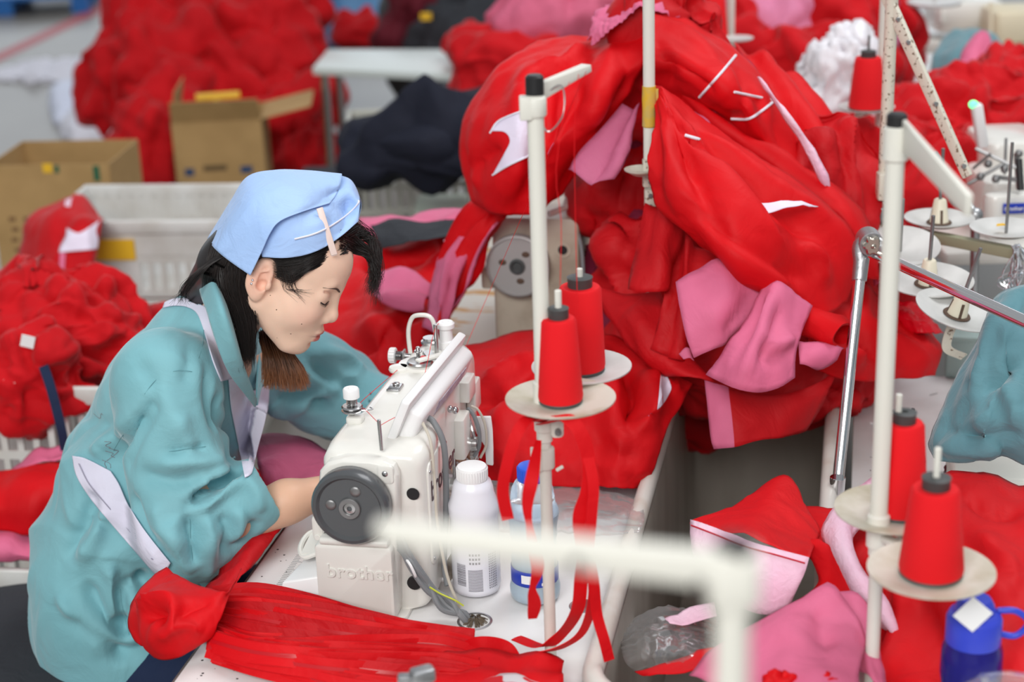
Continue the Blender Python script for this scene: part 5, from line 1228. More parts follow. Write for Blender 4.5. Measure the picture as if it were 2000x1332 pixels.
def lump(name, label, cat, c, r, mats, seed=0, amp=.02, wl=.12, grp=None, rot=0, n=(130, 84), flat=None, kind=None, aniso=(1, 1, .7), power=1., drop=True):
    """a bundle of crumpled cloth lying where it was dropped"""
    c = V(c); u = np.linspace(0, 2*PI, n[0], endpoint=False); v = np.linspace(-PI/2, PI/2, n[1])
    U, W = np.meshgrid(u, v); cw = np.sign(np.cos(W))*np.abs(np.cos(W))**power
    p = np.stack([cw*np.cos(U)*r[0], cw*np.sin(U)*r[1], np.sin(W)*r[2]], -1).reshape(-1, 3)
    low = noise(p+seed, 1/(max(r)*.9), seed+3); p *= (1+.35*low)[:, None]
    fs = []
    for i in range(n[1]-1):
        for j in range(n[0]): fs.append((i*n[0]+j, i*n[0]+(j+1) % n[0], (i+1)*n[0]+(j+1) % n[0], (i+1)*n[0]+j))
    fs = np.array(fs)
    if drop: p[:, :2] *= (1+.35*np.clip(-p[:, 2:3]/r[2], 0, 1))
    p = facets(crumple(p, fs, amp, wl*1.25, seed, aniso, True), fs, max(r)*.45, .35, seed, 2.2)
    R_ = np.array(Matrix.Rotation(rot, 3, 'Z')); p = p @ R_.T + np.array(tuple(c))
    if flat is not None: p[:, 2] = np.maximum(p[:, 2], flat)
    o = link(name, p, fs, mats if isinstance(mats, list) else [mats]); tag(o, label, cat, grp, kind); return o
def deco(name, parent, pix_net, m, off=.003, n=(24, 24), th=.001):
    """appliqué or panel lying on its parent cloth"""
    B = bvh_of(parent); C = [[V((x, y, 0)) for x, y in r] for r in pix_net]; G = bspl(C, *n); vs = []
    for g in G.reshape(-1, 3):
        d = ray(g[0], g[1]).normalized(); h = B.ray_cast(CAM, d)
        p = h[0] if h[0] is not None else B.find_nearest(CAM+d*(V(WM[parent.name].translation)-CAM).length)[0]; vs.append(tuple(p-d*off))
    o = link(name, np.array(vs), grid_faces(*n), m, parent); md = o.modifiers.new('th', 'SOLIDIFY'); md.thickness = th; md.offset = 0; return o
def cordo(name, parent, pix, m, r=.0022, off=.003):
    B = bvh_of(parent); pts = []
    pix = [(p.x, p.y) for p in catmull([V((x, y, 0)) for x, y in pix], 7)]
    for x, y in pix:
        d = ray(x, y).normalized(); h = B.ray_cast(CAM, d); p = h[0] if h[0] is not None else B.find_nearest(CAM+d*3)[0]; pts.append(p-d*off)
    b = MB(); b.tube(pts, r, 6, sub=0); return b.build(name, m, parent)
RP = (RED, PINK); PR = (PINK, RED); RR = (RED, RED); D2 = (RED2, RED2)
def off(net, dz): return [[(x, y, z+dz) for x, y, z in r] for r in net]
# ---- the big heap over the far end of the trough
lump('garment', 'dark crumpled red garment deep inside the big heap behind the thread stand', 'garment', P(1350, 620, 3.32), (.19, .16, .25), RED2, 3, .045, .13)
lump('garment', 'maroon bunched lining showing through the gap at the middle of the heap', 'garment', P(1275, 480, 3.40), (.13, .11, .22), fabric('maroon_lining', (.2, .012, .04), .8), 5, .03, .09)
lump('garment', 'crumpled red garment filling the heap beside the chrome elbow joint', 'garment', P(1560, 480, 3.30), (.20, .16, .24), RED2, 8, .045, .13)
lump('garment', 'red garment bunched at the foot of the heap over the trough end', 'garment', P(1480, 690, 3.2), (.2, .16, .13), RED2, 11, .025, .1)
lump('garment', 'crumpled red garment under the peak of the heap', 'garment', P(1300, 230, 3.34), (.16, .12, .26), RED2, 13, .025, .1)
G1 = cloth('garment', 'glossy red garment with a white patch hanging from the peak of the heap', 'garment', [
 [(1050, 80, 3.36), (1110, 75, 3.34), (1160, 68, 3.32), (1210, 42, 3.30), (1264, 10, 3.26)],
 [(985, 122, 3.28), (1050, 130, 3.20), (1120, 130, 3.18), (1190, 120, 3.16), (1262, 100, 3.16)],
 [(925, 192, 3.28), (1000, 200, 3.16), (1080, 200, 3.14), (1150, 195, 3.12), (1244, 165, 3.16)],
 [(898, 262, 3.30), (970, 280, 3.15), (1050, 280, 3.13), (1120, 275, 3.13), (1200, 258, 3.2)],
 [(903, 325, 3.32), (965, 338, 3.18), (1030, 345, 3.16), (1085, 335, 3.17), (1138, 325, 3.24)],
 [(925, 385, 3.34), (972, 418, 3.22), (1015, 422, 3.20), (1062, 412, 3.20), (1100, 380, 3.24)]], RP, rest=1.07, pull=.03, amp=.008, wl=.12, seed=2, res=.009,
 st=[([(1150, 90), (1120, 200), (1070, 330)], -.022, .03), ([(1200, 80), (1180, 180), (1130, 260)], .016, .03), ([(1235, 100), (1200, 200), (1160, 270)], -.014, .02), ([(1060, 120), (1020, 200), (1010, 330), (1000, 420)], .018, .035), ([(1080, 130), (1060, 260), (1040, 400)], -.016, .022), ([(960, 200), (930, 300), (950, 380)], .012, .03), ([(1145, 85), (1100, 120), (1040, 130)], .014, .02), ([(1150, 105), (1080, 150), (1010, 175)], -.014, .018), ([(930, 330), (960, 300), (985, 290)], -.012, .016), ([(1160, 90), (1160, 180), (1130, 230)], .01, .014)])
deco('white_patch', G1, [[(958, 256), (975, 238), (1000, 226), (1040, 214)], [(985, 258), (1005, 250), (1025, 240), (1048, 232)], [(996, 275), (1010, 272), (1030, 265), (1050, 258)], [(985, 300), (1005, 296), (1030, 285), (1050, 280)], [(963, 340), (990, 325), (1020, 311), (1050, 296)]], LILAC)
cordo('patch_piping', G1, [(957, 260), (972, 238), (1000, 224), (1040, 211)], WCLOTH, .002, .005); cordo('patch_piping', G1, [(962, 342), (995, 322), (1045, 299)], WCLOTH, .002, .005)
cloth('garment', 'pink ruffled waistband edge on top of the heap peak', 'garment', [
 [(1145, 78, 3.24), (1160, 30, 3.26), (1200, 5, 3.28), (1262, -8, 3.28), (1310, 8, 3.28)], [(1150, 68, 3.21), (1172, 52, 3.20), (1205, 28, 3.2), (1258, 8, 3.2), (1330, 20, 3.22)], [(1155, 88, 3.2), (1180, 66, 3.17), (1210, 45, 3.16), (1255, 22, 3.16), (1325, 34, 3.2)]], (PINK, PALE), rest=1.5, pull=.02, amp=.02, wl=.03, seed=4, res=.006, hp=4)
cloth('garment', 'red sleeve with pale edge falling from the heap down to the old machine', 'garment', [
 [(930, 392, 3.36), (962, 412, 3.32), (992, 422, 3.3)], [(898, 436, 3.4), (930, 458, 3.34), (958, 468, 3.32)], [(865, 500, 3.42), (905, 515, 3.36), (938, 525, 3.34)], [(850, 560, 3.4), (885, 572, 3.34), (918, 572, 3.34)], [(838, 610, 3.38), (860, 615, 3.33), (880, 605, 3.33)]], RP, seed=6, folds=[(2.5, .012, 0, 0)], rest=1.08)
cloth('garment', 'pink-lined red cloth slipping off the table beside the orange-stained top', 'garment', [
 [(885, 440, 3.44), (925, 438, 3.4), (940, 450, 3.4)], [(860, 500, 3.42), (880, 510, 3.36), (900, 530, 3.36)], [(845, 570, 3.38), (865, 585, 3.3), (880, 590, 3.3)], [(830, 640, 3.32), (850, 650, 3.24), (866, 645, 3.26)]], PR, seed=9, folds=[(2, .008, 0, 1)], rest=1.06)
G3 = cloth('garment', 'red trouser leg with two white cord stripes across the upper heap', 'garment', [
 [(1258, 6, 3.24), (1262, 60, 3.10), (1268, 120, 3.08), (1276, 172, 3.14)], [(1330, 32, 3.22), (1330, 90, 3.08), (1325, 140, 3.06), (1318, 192, 3.14)], [(1405, 80, 3.2), (1405, 135, 3.06), (1390, 180, 3.04), (1366, 214, 3.13)],
 [(1470, 130, 3.2), (1465, 185, 3.06), (1450, 230, 3.05), (1425, 262, 3.14)], [(1522, 205, 3.2), (1515, 260, 3.09), (1500, 300, 3.08), (1478, 318, 3.15)], [(1590, 300, 3.22), (1572, 345, 3.12), (1555, 375, 3.1), (1530, 385, 3.15)]], RP, rest=1.05, pull=.04, amp=.006, wl=.12, seed=7, res=.009,
 st=[([(1300, 40), (1380, 110), (1440, 170)], .012, .03), ([(1290, 100), (1350, 150), (1400, 190)], -.012, .025), ([(1475, 160), (1490, 220), (1470, 280)], .012, .02), ([(1445, 150), (1450, 210), (1430, 245)], -.010, .018), ([(1270, 60), (1300, 130), (1310, 180)], -.010, .016)])
cordo('white_cord', G3, [(1437, 108), (1412, 138), (1388, 165), (1366, 190)], WCLOTH, .0026); cordo('white_cord', G3, [(1517, 193), (1490, 215), (1462, 232), (1428, 232)], WCLOTH, .0026)
cloth('garment', 'outermost red garment sloping down the window side of the heap', 'garment', [
 [(1430, 92, 3.3), (1490, 108, 3.3), (1545, 150, 3.34)], [(1485, 160, 3.2), (1560, 190, 3.22), (1602, 215, 3.32)], [(1545, 265, 3.16), (1610, 285, 3.18), (1650, 300, 3.3)], [(1590, 370, 3.12), (1650, 380, 3.14), (1692, 400, 3.26)], [(1640, 450, 3.1), (1682, 480, 3.12), (1712, 500, 3.24)], [(1650, 545, 3.08), (1700, 580, 3.1), (1735, 610, 3.2)]], RP, rest=1.05, pull=.04, seed=12, folds=[(2, .012, 0, .5)], wl=.1)
cloth('garment', 'narrow pale pink strip running down between two red folds of the heap', 'garment', [
 [(1478, 150, 3.07), (1484, 150, 3.06), (1490, 160, 3.07)], [(1518, 212, 3.03), (1532, 215, 3.01), (1545, 232, 3.03)], [(1563, 275, 3.03), (1577, 278, 3.02), (1592, 300, 3.03)], [(1598, 340, 3.03), (1608, 344, 3.02), (1617, 356, 3.03)], [(1614, 374, 3.04), (1617, 375, 3.035), (1620, 377, 3.04)]], (PALE, PINK), rest=1.0, it=0, seed=2, fc=(.04, .1))
cloth('garment', 'red layer with pale lining edge tucked under the striped trouser leg', 'garment', [
 [(1298, 172, 3.14), (1310, 168, 3.14), (1325, 165, 3.16)], [(1385, 262, 3.08), (1405, 245, 3.08), (1425, 240, 3.12)], [(1460, 320, 3.06), (1500, 310, 3.05), (1550, 310, 3.1)], [(1540, 385, 3.04), (1600, 385, 3.02), (1660, 390, 3.06)], [(1620, 440, 3.03), (1660, 450, 3.0), (1702, 465, 3.05)], [(1660, 520, 3.03), (1690, 540, 3.02), (1712, 560, 3.06)]], RP, rest=1.05, seed=14, folds=[(1.5, .01, 0, 2)])
cloth('garment', 'pink panel with a rolled hem hanging beneath the peak of the heap', 'garment', [
 [(1222, 205, 3.16), (1236, 202, 3.14), (1250, 205, 3.15)], [(1175, 262, 3.14), (1205, 265, 3.10), (1236, 262, 3.12)], [(1138, 305, 3.13), (1180, 315, 3.08), (1212, 318, 3.09)], [(1112, 334, 3.12), (1150, 356, 3.06), (1192, 350, 3.08)]], (fabric('mauve_pink_lining', (.5, .12, .22), .6), RED), rest=1.03, amp=.004, seed=3, folds=[(1.2, .012, 0, 1)])
cloth('garment', 'pale pink scrap peeping out beside the yellow taped pole', 'garment', [[(1362, 205, 3.12), (1390, 200, 3.12), (1415, 240, 3.12)], [(1350, 240, 3.1), (1375, 238, 3.09), (1410, 250, 3.1)], [(1362, 262, 3.1), (1385, 262, 3.09), (1415, 268, 3.1)]], (PINK, PINK), seed=8)
cloth('garment', 'lilac pocket corner beside the gathered red skirt', 'garment', [[(1316, 212, 3.02), (1328, 214, 3.02), (1342, 220, 3.02)], [(1330, 235, 3.0), (1338, 236, 3.0), (1346, 240, 3.0)], [(1345, 252, 2.99), (1347, 253, 2.99), (1349, 254, 2.99)]], (LILAC, LILAC), seed=8, it=0)
G6 = cloth('garment', 'broad glossy red skirt gathered at the pole and spread over the heap', 'garment', [
 [(1276, 165, 3.03), (1284, 166, 3.01), (1292, 168, 3.0), (1300, 172, 3.03)], [(1278, 225, 2.98), (1305, 225, 2.94), (1335, 225, 2.95), (1362, 225, 3.02)], [(1278, 300, 2.95), (1330, 310, 2.90), (1390, 305, 2.91), (1450, 285, 3.0)],
 [(1280, 365, 2.94), (1350, 390, 2.87), (1450, 400, 2.87), (1560, 355, 2.98)], [(1284, 408, 2.94), (1380, 455, 2.85), (1500, 475, 2.86), (1650, 440, 2.97)], [(1345, 450, 2.95), (1430, 525, 2.87), (1545, 555, 2.88), (1680, 520, 2.98)], [(1410, 505, 2.98), (1500, 575, 2.91), (1600, 612, 2.92), (1655, 590, 2.98)]], RP, rest=1.05, pull=.05, amp=.005, wl=.16, seed=17, res=.009,
 st=[([(1288, 180), (1310, 300), (1345, 430)], .016, .022), ([(1290, 190), (1330, 290), (1400, 430)], -.016, .022), ([(1296, 190), (1370, 300), (1480, 440), (1560, 520)], .02, .03), ([(1300, 190), (1400, 300), (1520, 400), (1620, 500)], -.02, .026), ([(1330, 230), (1430, 300), (1540, 380), (1640, 450)], .014, .022), ([(1350, 400), (1430, 470), (1520, 520), (1600, 550)], -.012, .022), ([(1400, 460), (1480, 520), (1560, 575)], .012, .02), ([(1285, 200), (1290, 300), (1295, 395)], -.010, .014), ([(1340, 275), (1370, 300), (1400, 330)], -.02, .008), ([(1560, 470), (1600, 500), (1610, 570)], .014, .016)])
cloth('garment', 'thin lilac sliver of cloth showing between two red layers mid heap', 'garment', [[(1472, 392, 2.87), (1530, 395, 2.88), (1600, 402, 2.92)], [(1500, 409, 2.86), (1540, 407, 2.87), (1578, 405, 2.9)]], (LILAC, LILAC), seed=3, it=0)
cordo('white_drawcord', G6, [(1338, 264), (1352, 268), (1366, 272)], WCLOTH, .0028, .003)
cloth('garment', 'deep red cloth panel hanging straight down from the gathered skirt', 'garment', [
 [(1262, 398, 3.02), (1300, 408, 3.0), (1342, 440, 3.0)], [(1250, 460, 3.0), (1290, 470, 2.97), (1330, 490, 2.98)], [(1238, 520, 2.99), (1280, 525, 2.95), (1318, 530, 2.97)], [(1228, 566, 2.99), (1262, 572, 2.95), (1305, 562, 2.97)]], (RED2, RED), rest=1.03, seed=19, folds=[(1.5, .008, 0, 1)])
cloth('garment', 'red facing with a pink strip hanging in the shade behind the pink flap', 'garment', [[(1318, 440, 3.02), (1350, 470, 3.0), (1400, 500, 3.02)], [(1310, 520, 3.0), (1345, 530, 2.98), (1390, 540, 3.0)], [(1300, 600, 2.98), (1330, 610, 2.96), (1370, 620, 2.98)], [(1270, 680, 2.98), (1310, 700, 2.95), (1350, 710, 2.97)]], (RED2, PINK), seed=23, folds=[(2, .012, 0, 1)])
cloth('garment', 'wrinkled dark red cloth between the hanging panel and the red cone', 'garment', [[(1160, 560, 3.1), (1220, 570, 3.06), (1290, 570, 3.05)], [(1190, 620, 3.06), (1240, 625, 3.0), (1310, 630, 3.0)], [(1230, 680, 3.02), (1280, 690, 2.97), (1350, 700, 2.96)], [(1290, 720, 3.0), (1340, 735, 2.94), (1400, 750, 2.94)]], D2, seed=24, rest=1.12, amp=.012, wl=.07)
cloth('garment', 'large flat pink flap turned outwards in the lower heap', 'garment', [
 [(1320, 553, 2.88), (1365, 528, 2.88), (1410, 506, 2.89), (1500, 545, 2.92)], [(1328, 600, 2.86), (1380, 590, 2.85), (1430, 572, 2.86), (1505, 560, 2.9)], [(1340, 650, 2.85), (1385, 645, 2.84), (1430, 630, 2.85), (1478, 610, 2.88)], [(1357, 698, 2.85), (1385, 686, 2.84), (1410, 670, 2.85), (1440, 645, 2.88)]], PR, rest=1.02, pull=.08, amp=.004, wl=.14, seed=27, st=[([(1400, 520), (1420, 580), (1390, 650)], .008, .03), ([(1480, 560), (1450, 610), (1410, 660)], -.010, .016)])
cloth('garment', 'pink triangular lining corner below the flat pink flap', 'garment', [[(1325, 690, 2.88), (1340, 680, 2.88), (1350, 690, 2.88)], [(1335, 700, 2.87), (1348, 698, 2.87), (1357, 703, 2.87)]], PR, seed=1, it=0)
cloth('garment', 'pink fan-shaped skirt panel with a sharp centre fold above the trough', 'garment', [
 [(1500, 550, 2.87), (1520, 555, 2.85), (1548, 572, 2.86), (1588, 597, 2.88)], [(1458, 625, 2.84), (1500, 625, 2.80), (1540, 640, 2.82), (1570, 640, 2.85)], [(1415, 680, 2.82), (1470, 685, 2.77), (1520, 695, 2.79), (1557, 680, 2.82)], [(1375, 730, 2.82), (1442, 762, 2.76), (1500, 765, 2.77), (1553, 738, 2.81)]], PR, rest=1.03, pull=.06, amp=.005, wl=.1, seed=29,
 st=[([(1512, 558), (1490, 640), (1462, 700), (1448, 755)], .016, .010), ([(1490, 580), (1465, 650), (1430, 730)], -.008, .016), ([(1530, 590), (1510, 650), (1480, 720)], -.014, .014), ([(1490, 655), (1520, 670), (1550, 660)], .012, .012), ([(1480, 710), (1520, 700), (1550, 680)], -.008, .012)])
cloth('garment', 'small pink corner poking from under the rolled red cloth', 'garment', [[(1558, 668, 2.86), (1600, 676, 2.86), (1640, 690, 2.87)], [(1560, 690, 2.84), (1590, 692, 2.84), (1622, 697, 2.86)], [(1562, 712, 2.84), (1575, 712, 2.84), (1590, 708, 2.86)]], PR, seed=30, rest=1.02)
b = MB(); ra_, rb_ = P(1568, 622, 2.92), P(1650, 655, 2.86); ax_ = (rb_-ra_); x_, y_, _d = frame_of(ax_); ringl = []
for s_, r_ in ((0, .030), (.25, .034), (.5, .031), (.75, .034), (1, .030), (.97, .024), (.6, .022)):
    ringl.append([ra_+ax_*s_+(x_*math.cos(a)*(1+.12*math.sin(3*a+5*s_))+y_*math.sin(a)*(.8+.1*math.sin(2*a+9*s_)))*r_ for a in [2*PI*k/36 for k in range(36)]])
b.loft(ringl, cap=False); tag(b.build('garment', RED), 'rolled red cloth tube with an open end beside the chrome lamp pole', 'garment')
G13 = cloth('garment', 'pink and red cloth end dangling down into the trough', 'garment', [
 [(1376, 742, 2.92), (1420, 758, 2.90), (1480, 772, 2.90), (1560, 762, 2.92), (1640, 722, 2.96)], [(1382, 790, 2.90), (1425, 795, 2.88), (1480, 800, 2.88), (1550, 795, 2.9), (1620, 765, 2.94)], [(1388, 835, 2.89), (1430, 838, 2.87), (1480, 838, 2.87), (1540, 832, 2.9), (1600, 810, 2.94)], [(1396, 878, 2.88), (1432, 873, 2.86), (1480, 862, 2.87), (1530, 855, 2.9), (1575, 845, 2.94)]], [RED2, PINK, RED], rest=1.02, amp=.004, seed=33, fm=lambda u, v: 1 if v < .28 and not .08 < v < .105 else 0)
cloth('garment', 'red garment spread over the table corner behind the lamp pole', 'garment', [
 [(1600, 575, 3.02), (1680, 560, 3.08), (1740, 590, 3.14), (1790, 610, 3.2)], [(1585, 640, 2.98), (1660, 640, 3.0), (1750, 650, 3.06), (1830, 655, 3.14)], [(1575, 690, 2.95), (1660, 700, 2.96), (1750, 710, 3.02), (1842, 690, 3.1)], [(1600, 725, 2.96), (1690, 745, 2.98), (1760, 738, 3.04), (1828, 733, 3.08)]], RR, rest=1.08, pull=.03, amp=.01, wl=.09, seed=35, zmin=.757, st=[([(1600, 600), (1680, 650), (1720, 720)], -.02, .02), ([(1560, 660), (1640, 690), (1700, 700)], .016, .02), ([(1690, 620), (1760, 670), (1815, 720)], .014, .016)])
cloth('garment', 'shiny crumpled red cloth end below the white spool trays', 'garment', [[(1745, 585, 3.16), (1780, 590, 3.16), (1800, 605, 3.18)], [(1750, 615, 3.1), (1790, 620, 3.08), (1825, 635, 3.12)], [(1770, 650, 3.1), (1805, 650, 3.07), (1842, 650, 3.1)]], (fabric('satin_red', (.72, .004, .015), .25), PINK), rest=1.4, pull=.03, amp=.024, wl=.04, seed=36, res=.006, hp=5)
# ---- red garment lying on the sewing table behind the bottles
GT = cloth('garment', 'large red garment heaped on the table behind the drink bottles', 'garment', [
 [(896, 690, 3.2), (980, 655, 3.22), (1080, 641, 3.2), (1180, 648, 3.18), (1262, 690, 3.12), (1352, 752, 3.02)], [(905, 760, 3.05), (1000, 720, 3.02), (1090, 705, 3.02), (1190, 725, 3.0), (1275, 765, 2.96), (1330, 790, 2.94)],
 [(915, 830, 2.96), (1000, 810, 2.92), (1090, 800, 2.92), (1190, 820, 2.88), (1250, 845, 2.87), (1295, 850, 2.9)], [(925, 890, 2.92), (1010, 885, 2.87), (1100, 885, 2.86), (1190, 900, 2.84), (1240, 915, 2.84), (1275, 915, 2.87)], [(935, 935, 2.92), (1020, 945, 2.86), (1110, 950, 2.86), (1195, 950, 2.84), (1235, 955, 2.84), (1252, 955, 2.86)]], RP, rest=1.06, pull=.035, amp=.008, wl=.13, seed=41, zmin=.757, res=.009,
 st=[([(1215, 690), (1235, 770), (1222, 835)], -.03, .02), ([(1262, 720), (1268, 800), (1240, 850)], .026, .022), ([(1180, 680), (1200, 760), (1205, 840)], .02, .024), ([(935, 760), (1010, 715), (1060, 700)], .016, .022), ([(920, 800), (1000, 760), (1070, 720)], -.016, .02), ([(960, 830), (975, 880), (960, 940)], .014, .022), ([(1100, 700), (1080, 760), (1010, 800)], -.01, .02), ([(1280, 740), (1320, 770), (1330, 800)], .014, .014), ([(1140, 860), (1200, 880), (1250, 900)], -.008, .02)])
deco('pale_lining', GT, [[(1292, 722), (1300, 730), (1308, 745)], [(1288, 760), (1298, 760), (1311, 760)], [(1284, 800), (1290, 795), (1300, 782)]], LILAC, .004)
# ---- cloth between the seamstress and the next table
cloth('garment', 'red cloth stretch behind the worker beyond her machine', 'garment', [
 [(690, 470, 3.9), (770, 460, 3.8), (860, 450, 3.7), (935, 475, 3.6)], [(640, 560, 3.65), (740, 535, 3.6), (840, 545, 3.55), (925, 540, 3.5)], [(620, 660, 3.5), (720, 630, 3.42), (800, 640, 3.4), (880, 620, 3.4)], [(630, 720, 3.4), (720, 700, 3.34), (790, 710, 3.32), (860, 690, 3.32)], [(600, 790, 3.35), (700, 790, 3.3), (800, 790, 3.3), (860, 770, 3.3)]], RR, rest=1.07, pull=.03, amp=.012, wl=.16, seed=44, st=[([(700, 520), (780, 500), (860, 480)], -.03, .03), ([(700, 640), (780, 650), (850, 660)], .02, .03), ([(680, 690), (740, 660), (820, 620)], -.025, .03)])
cloth('garment', 'pink lining fold lying on red cloth past the hanging fringe', 'garment', [[(735, 535, 3.55), (790, 535, 3.5), (845, 560, 3.46)], [(728, 570, 3.46), (785, 568, 3.42), (838, 580, 3.4)], [(745, 590, 3.42), (790, 602, 3.38), (832, 605, 3.36)]], PR, rest=1.05, seed=45, folds=[(1.5, .01, 1, 0)])
cloth('garment', 'black cloth band folded over beside the seamstress headscarf', 'garment', [[(722, 438, 3.75), (800, 432, 3.7), (870, 430, 3.65), (925, 428, 3.6)], [(735, 462, 3.68), (800, 460, 3.62), (860, 458, 3.58), (905, 452, 3.56)], [(742, 488, 3.66), (790, 478, 3.6), (840, 468, 3.57), (880, 462, 3.56)]], (DKGREY, DKGREY), rest=1.04, seed=46)
cloth('garment', 'dusty pink cloth edge above the black band', 'garment', [[(700, 425, 3.85), (780, 420, 3.8), (860, 408, 3.75), (925, 408, 3.7)], [(705, 440, 3.78), (790, 436, 3.72), (870, 430, 3.66), (930, 428, 3.62)], [(715, 470, 3.75), (790, 450, 3.7), (860, 440, 3.65), (920, 436, 3.62)]], (PINK, PINK), rest=1.05, seed=47)
cloth('garment', 'pink cloth strip crossing red at the heap foot beside the old machine', 'garment', [[(866, 470, 3.48), (900, 450, 3.44), (935, 430, 3.42)], [(875, 482, 3.46), (905, 470, 3.42), (938, 455, 3.4)]], (PALE, PINK), seed=48, rest=1.05)
# ---- cloth at the worker's lap and under the needle
cloth('garment', 'dusty pink cloth in the worker lap under her far sleeve', 'garment', [[(495, 850, 3.12), (540, 845, 3.14), (600, 860, 3.14), (650, 890, 3.1)], [(500, 890, 3.05), (550, 890, 3.03), (600, 900, 3.02), (640, 905, 3.0)], [(510, 930, 3.0), (555, 935, 2.96), (600, 940, 2.94), (620, 950, 2.94)], [(520, 965, 2.98), (560, 970, 2.94), (600, 970, 2.92), (620, 970, 2.92)]], (fabric('dusty_pink', (.45, .09, .17), .7), RED), rest=1.06, seed=51)
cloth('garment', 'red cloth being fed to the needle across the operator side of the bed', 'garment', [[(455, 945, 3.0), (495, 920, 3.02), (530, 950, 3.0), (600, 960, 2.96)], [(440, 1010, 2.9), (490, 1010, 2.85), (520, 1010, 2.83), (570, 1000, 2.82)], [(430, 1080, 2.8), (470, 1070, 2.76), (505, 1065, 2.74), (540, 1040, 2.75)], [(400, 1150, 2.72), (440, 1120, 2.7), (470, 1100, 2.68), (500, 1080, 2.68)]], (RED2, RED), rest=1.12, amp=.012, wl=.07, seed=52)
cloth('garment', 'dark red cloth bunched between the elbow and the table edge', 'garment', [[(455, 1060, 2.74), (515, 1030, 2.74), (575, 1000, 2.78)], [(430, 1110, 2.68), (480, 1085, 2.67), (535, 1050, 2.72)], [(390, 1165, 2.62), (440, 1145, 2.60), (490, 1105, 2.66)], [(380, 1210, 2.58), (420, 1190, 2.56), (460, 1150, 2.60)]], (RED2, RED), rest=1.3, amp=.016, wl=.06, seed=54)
K3 = cloth('garment', 'red cloth with a looped fold hanging off the table edge by the knees', 'garment', [
 [(325, 1106, 2.58), (370, 1135, 2.5), (410, 1150, 2.46), (440, 1155, 2.45), (470, 1110, 2.55)], [(272, 1150, 2.55), (325, 1165, 2.44), (375, 1178, 2.42), (415, 1185, 2.42), (440, 1180, 2.44)], [(250, 1205, 2.53), (300, 1215, 2.41), (350, 1210, 2.40), (392, 1215, 2.41), (425, 1215, 2.42)], [(262, 1250, 2.53), (300, 1258, 2.42), (340, 1250, 2.40), (378, 1245, 2.41), (410, 1235, 2.42)], [(290, 1268, 2.54), (315, 1282, 2.44), (345, 1278, 2.42), (372, 1262, 2.42), (395, 1250, 2.43)]], RR, rest=1.05, pull=.05, amp=.006, wl=.08, seed=53, res=.006,
 st=[([(262, 1200), (300, 1175), (335, 1180), (330, 1225), (290, 1255)], .016, .012), ([(275, 1215), (305, 1192), (322, 1200), (310, 1235)], -.018, .012), ([(330, 1235), (360, 1220), (400, 1235)], .012, .010), ([(345, 1220), (370, 1190), (420, 1170)], -.008, .014)])
# ---- zips laid out in a fan on the near end of the table
ZM = RED; zr = random.Random(21)
def bez(path, t):
    pts = catmull([V((x, y, 0)) for x, y in path], 6); i = min(int(t*(len(pts)-1)), len(pts)-2); return pts[i].lerp(pts[i+1], t*(len(pts)-1)-i)
pathA = [(402, 1166), (520, 1160), (640, 1190), (760, 1222), (850, 1240), (925, 1250)]
pathB = [(408, 1238), (500, 1262), (600, 1265), (720, 1262), (840, 1262), (925, 1282)]
pathC = [(408, 1275), (500, 1300), (600, 1330), (720, 1360), (860, 1370), (960, 1375)]
PULL = STEEL
for k in range(44):
    s = k/43; up_ = k % 2
    if s < .42: A, B, q = pathA, pathB, s/.42
    else: A, B, q = pathB, pathC, (s-.42)/.58
    j = zr.uniform(-8, 8); pts = []; sd = []
    crossf = zr.uniform(-.35, .35)
    for i in range(7):
        t = i/6; a = bez(A, t); b_ = bez(B, t); qq = min(1, max(0, q+crossf*(t-.3)*1.3)); p = a.lerp(b_, qq)
        x = p.x + (0 if i else zr.uniform(-4, 26)); y = p.y + j*.4
        hgt = .006+.030*math.exp(-((qq-.3)**2)*4)*(.3+.7*math.sin(PI*min(1, t*1.1+.12))) + zr.uniform(0, .012)
        pts.append(PH(x, y, .75+hgt)); sd.append(V((.25+zr.uniform(-.2, .2), .35, 1.0*zr.uniform(.35, 1.2))))
    b = MB(); b.ribbon(pts, .030, sd, .0007, sub=6)
    z_ = b.build('zip_fastener', RED if k % 3 else RED2); tag(z_, 'flat red zip fastener lying in the fanned bundle on the near table end', 'zip', 'red zips fanned out on the sewing table')
    b = MB(); b.ribbon([p+V((0, 0, .0012)) for p in pts], .005, sd, .0009, sub=6); b.build('zip_teeth', mat('red_nylon_teeth', (.5, .004, .01), .35) if k == 0 else bpy.data.materials['red_nylon_teeth'], z_)
b = MB(); b.ribbon([PH(905, 1275, .765), PH(940, 1262, .785), PH(985, 1270, .775), PH(1010, 1300, .757)], .028, [V((0, .3, 1))]*4, .0007); tag(b.build('zip_fastener', RED), 'single red zip curling up from the bundle end towards the pole foot', 'zip')
for pp, lab in (([(880, 1300), (960, 1290), (1040, 1288), (1098, 1305)], 'folded red cloth strip at the pole foot, end of the zip bundle'),):
    cloth('cloth_strip', lab, 'cloth', [[(860, 1290, 2.38), (940, 1282, 2.37), (1030, 1278, 2.37), (1098, 1300, 2.36)], [(860, 1320, 2.33), (940, 1312, 2.32), (1030, 1308, 2.32), (1098, 1318, 2.32)], [(840, 1350, 2.3), (940, 1350, 2.29), (1030, 1350, 2.29), (1100, 1340, 2.3)]], RR, seed=57, rest=1.06, zmin=.757, folds=[(1.5, .006, 1, 0)])
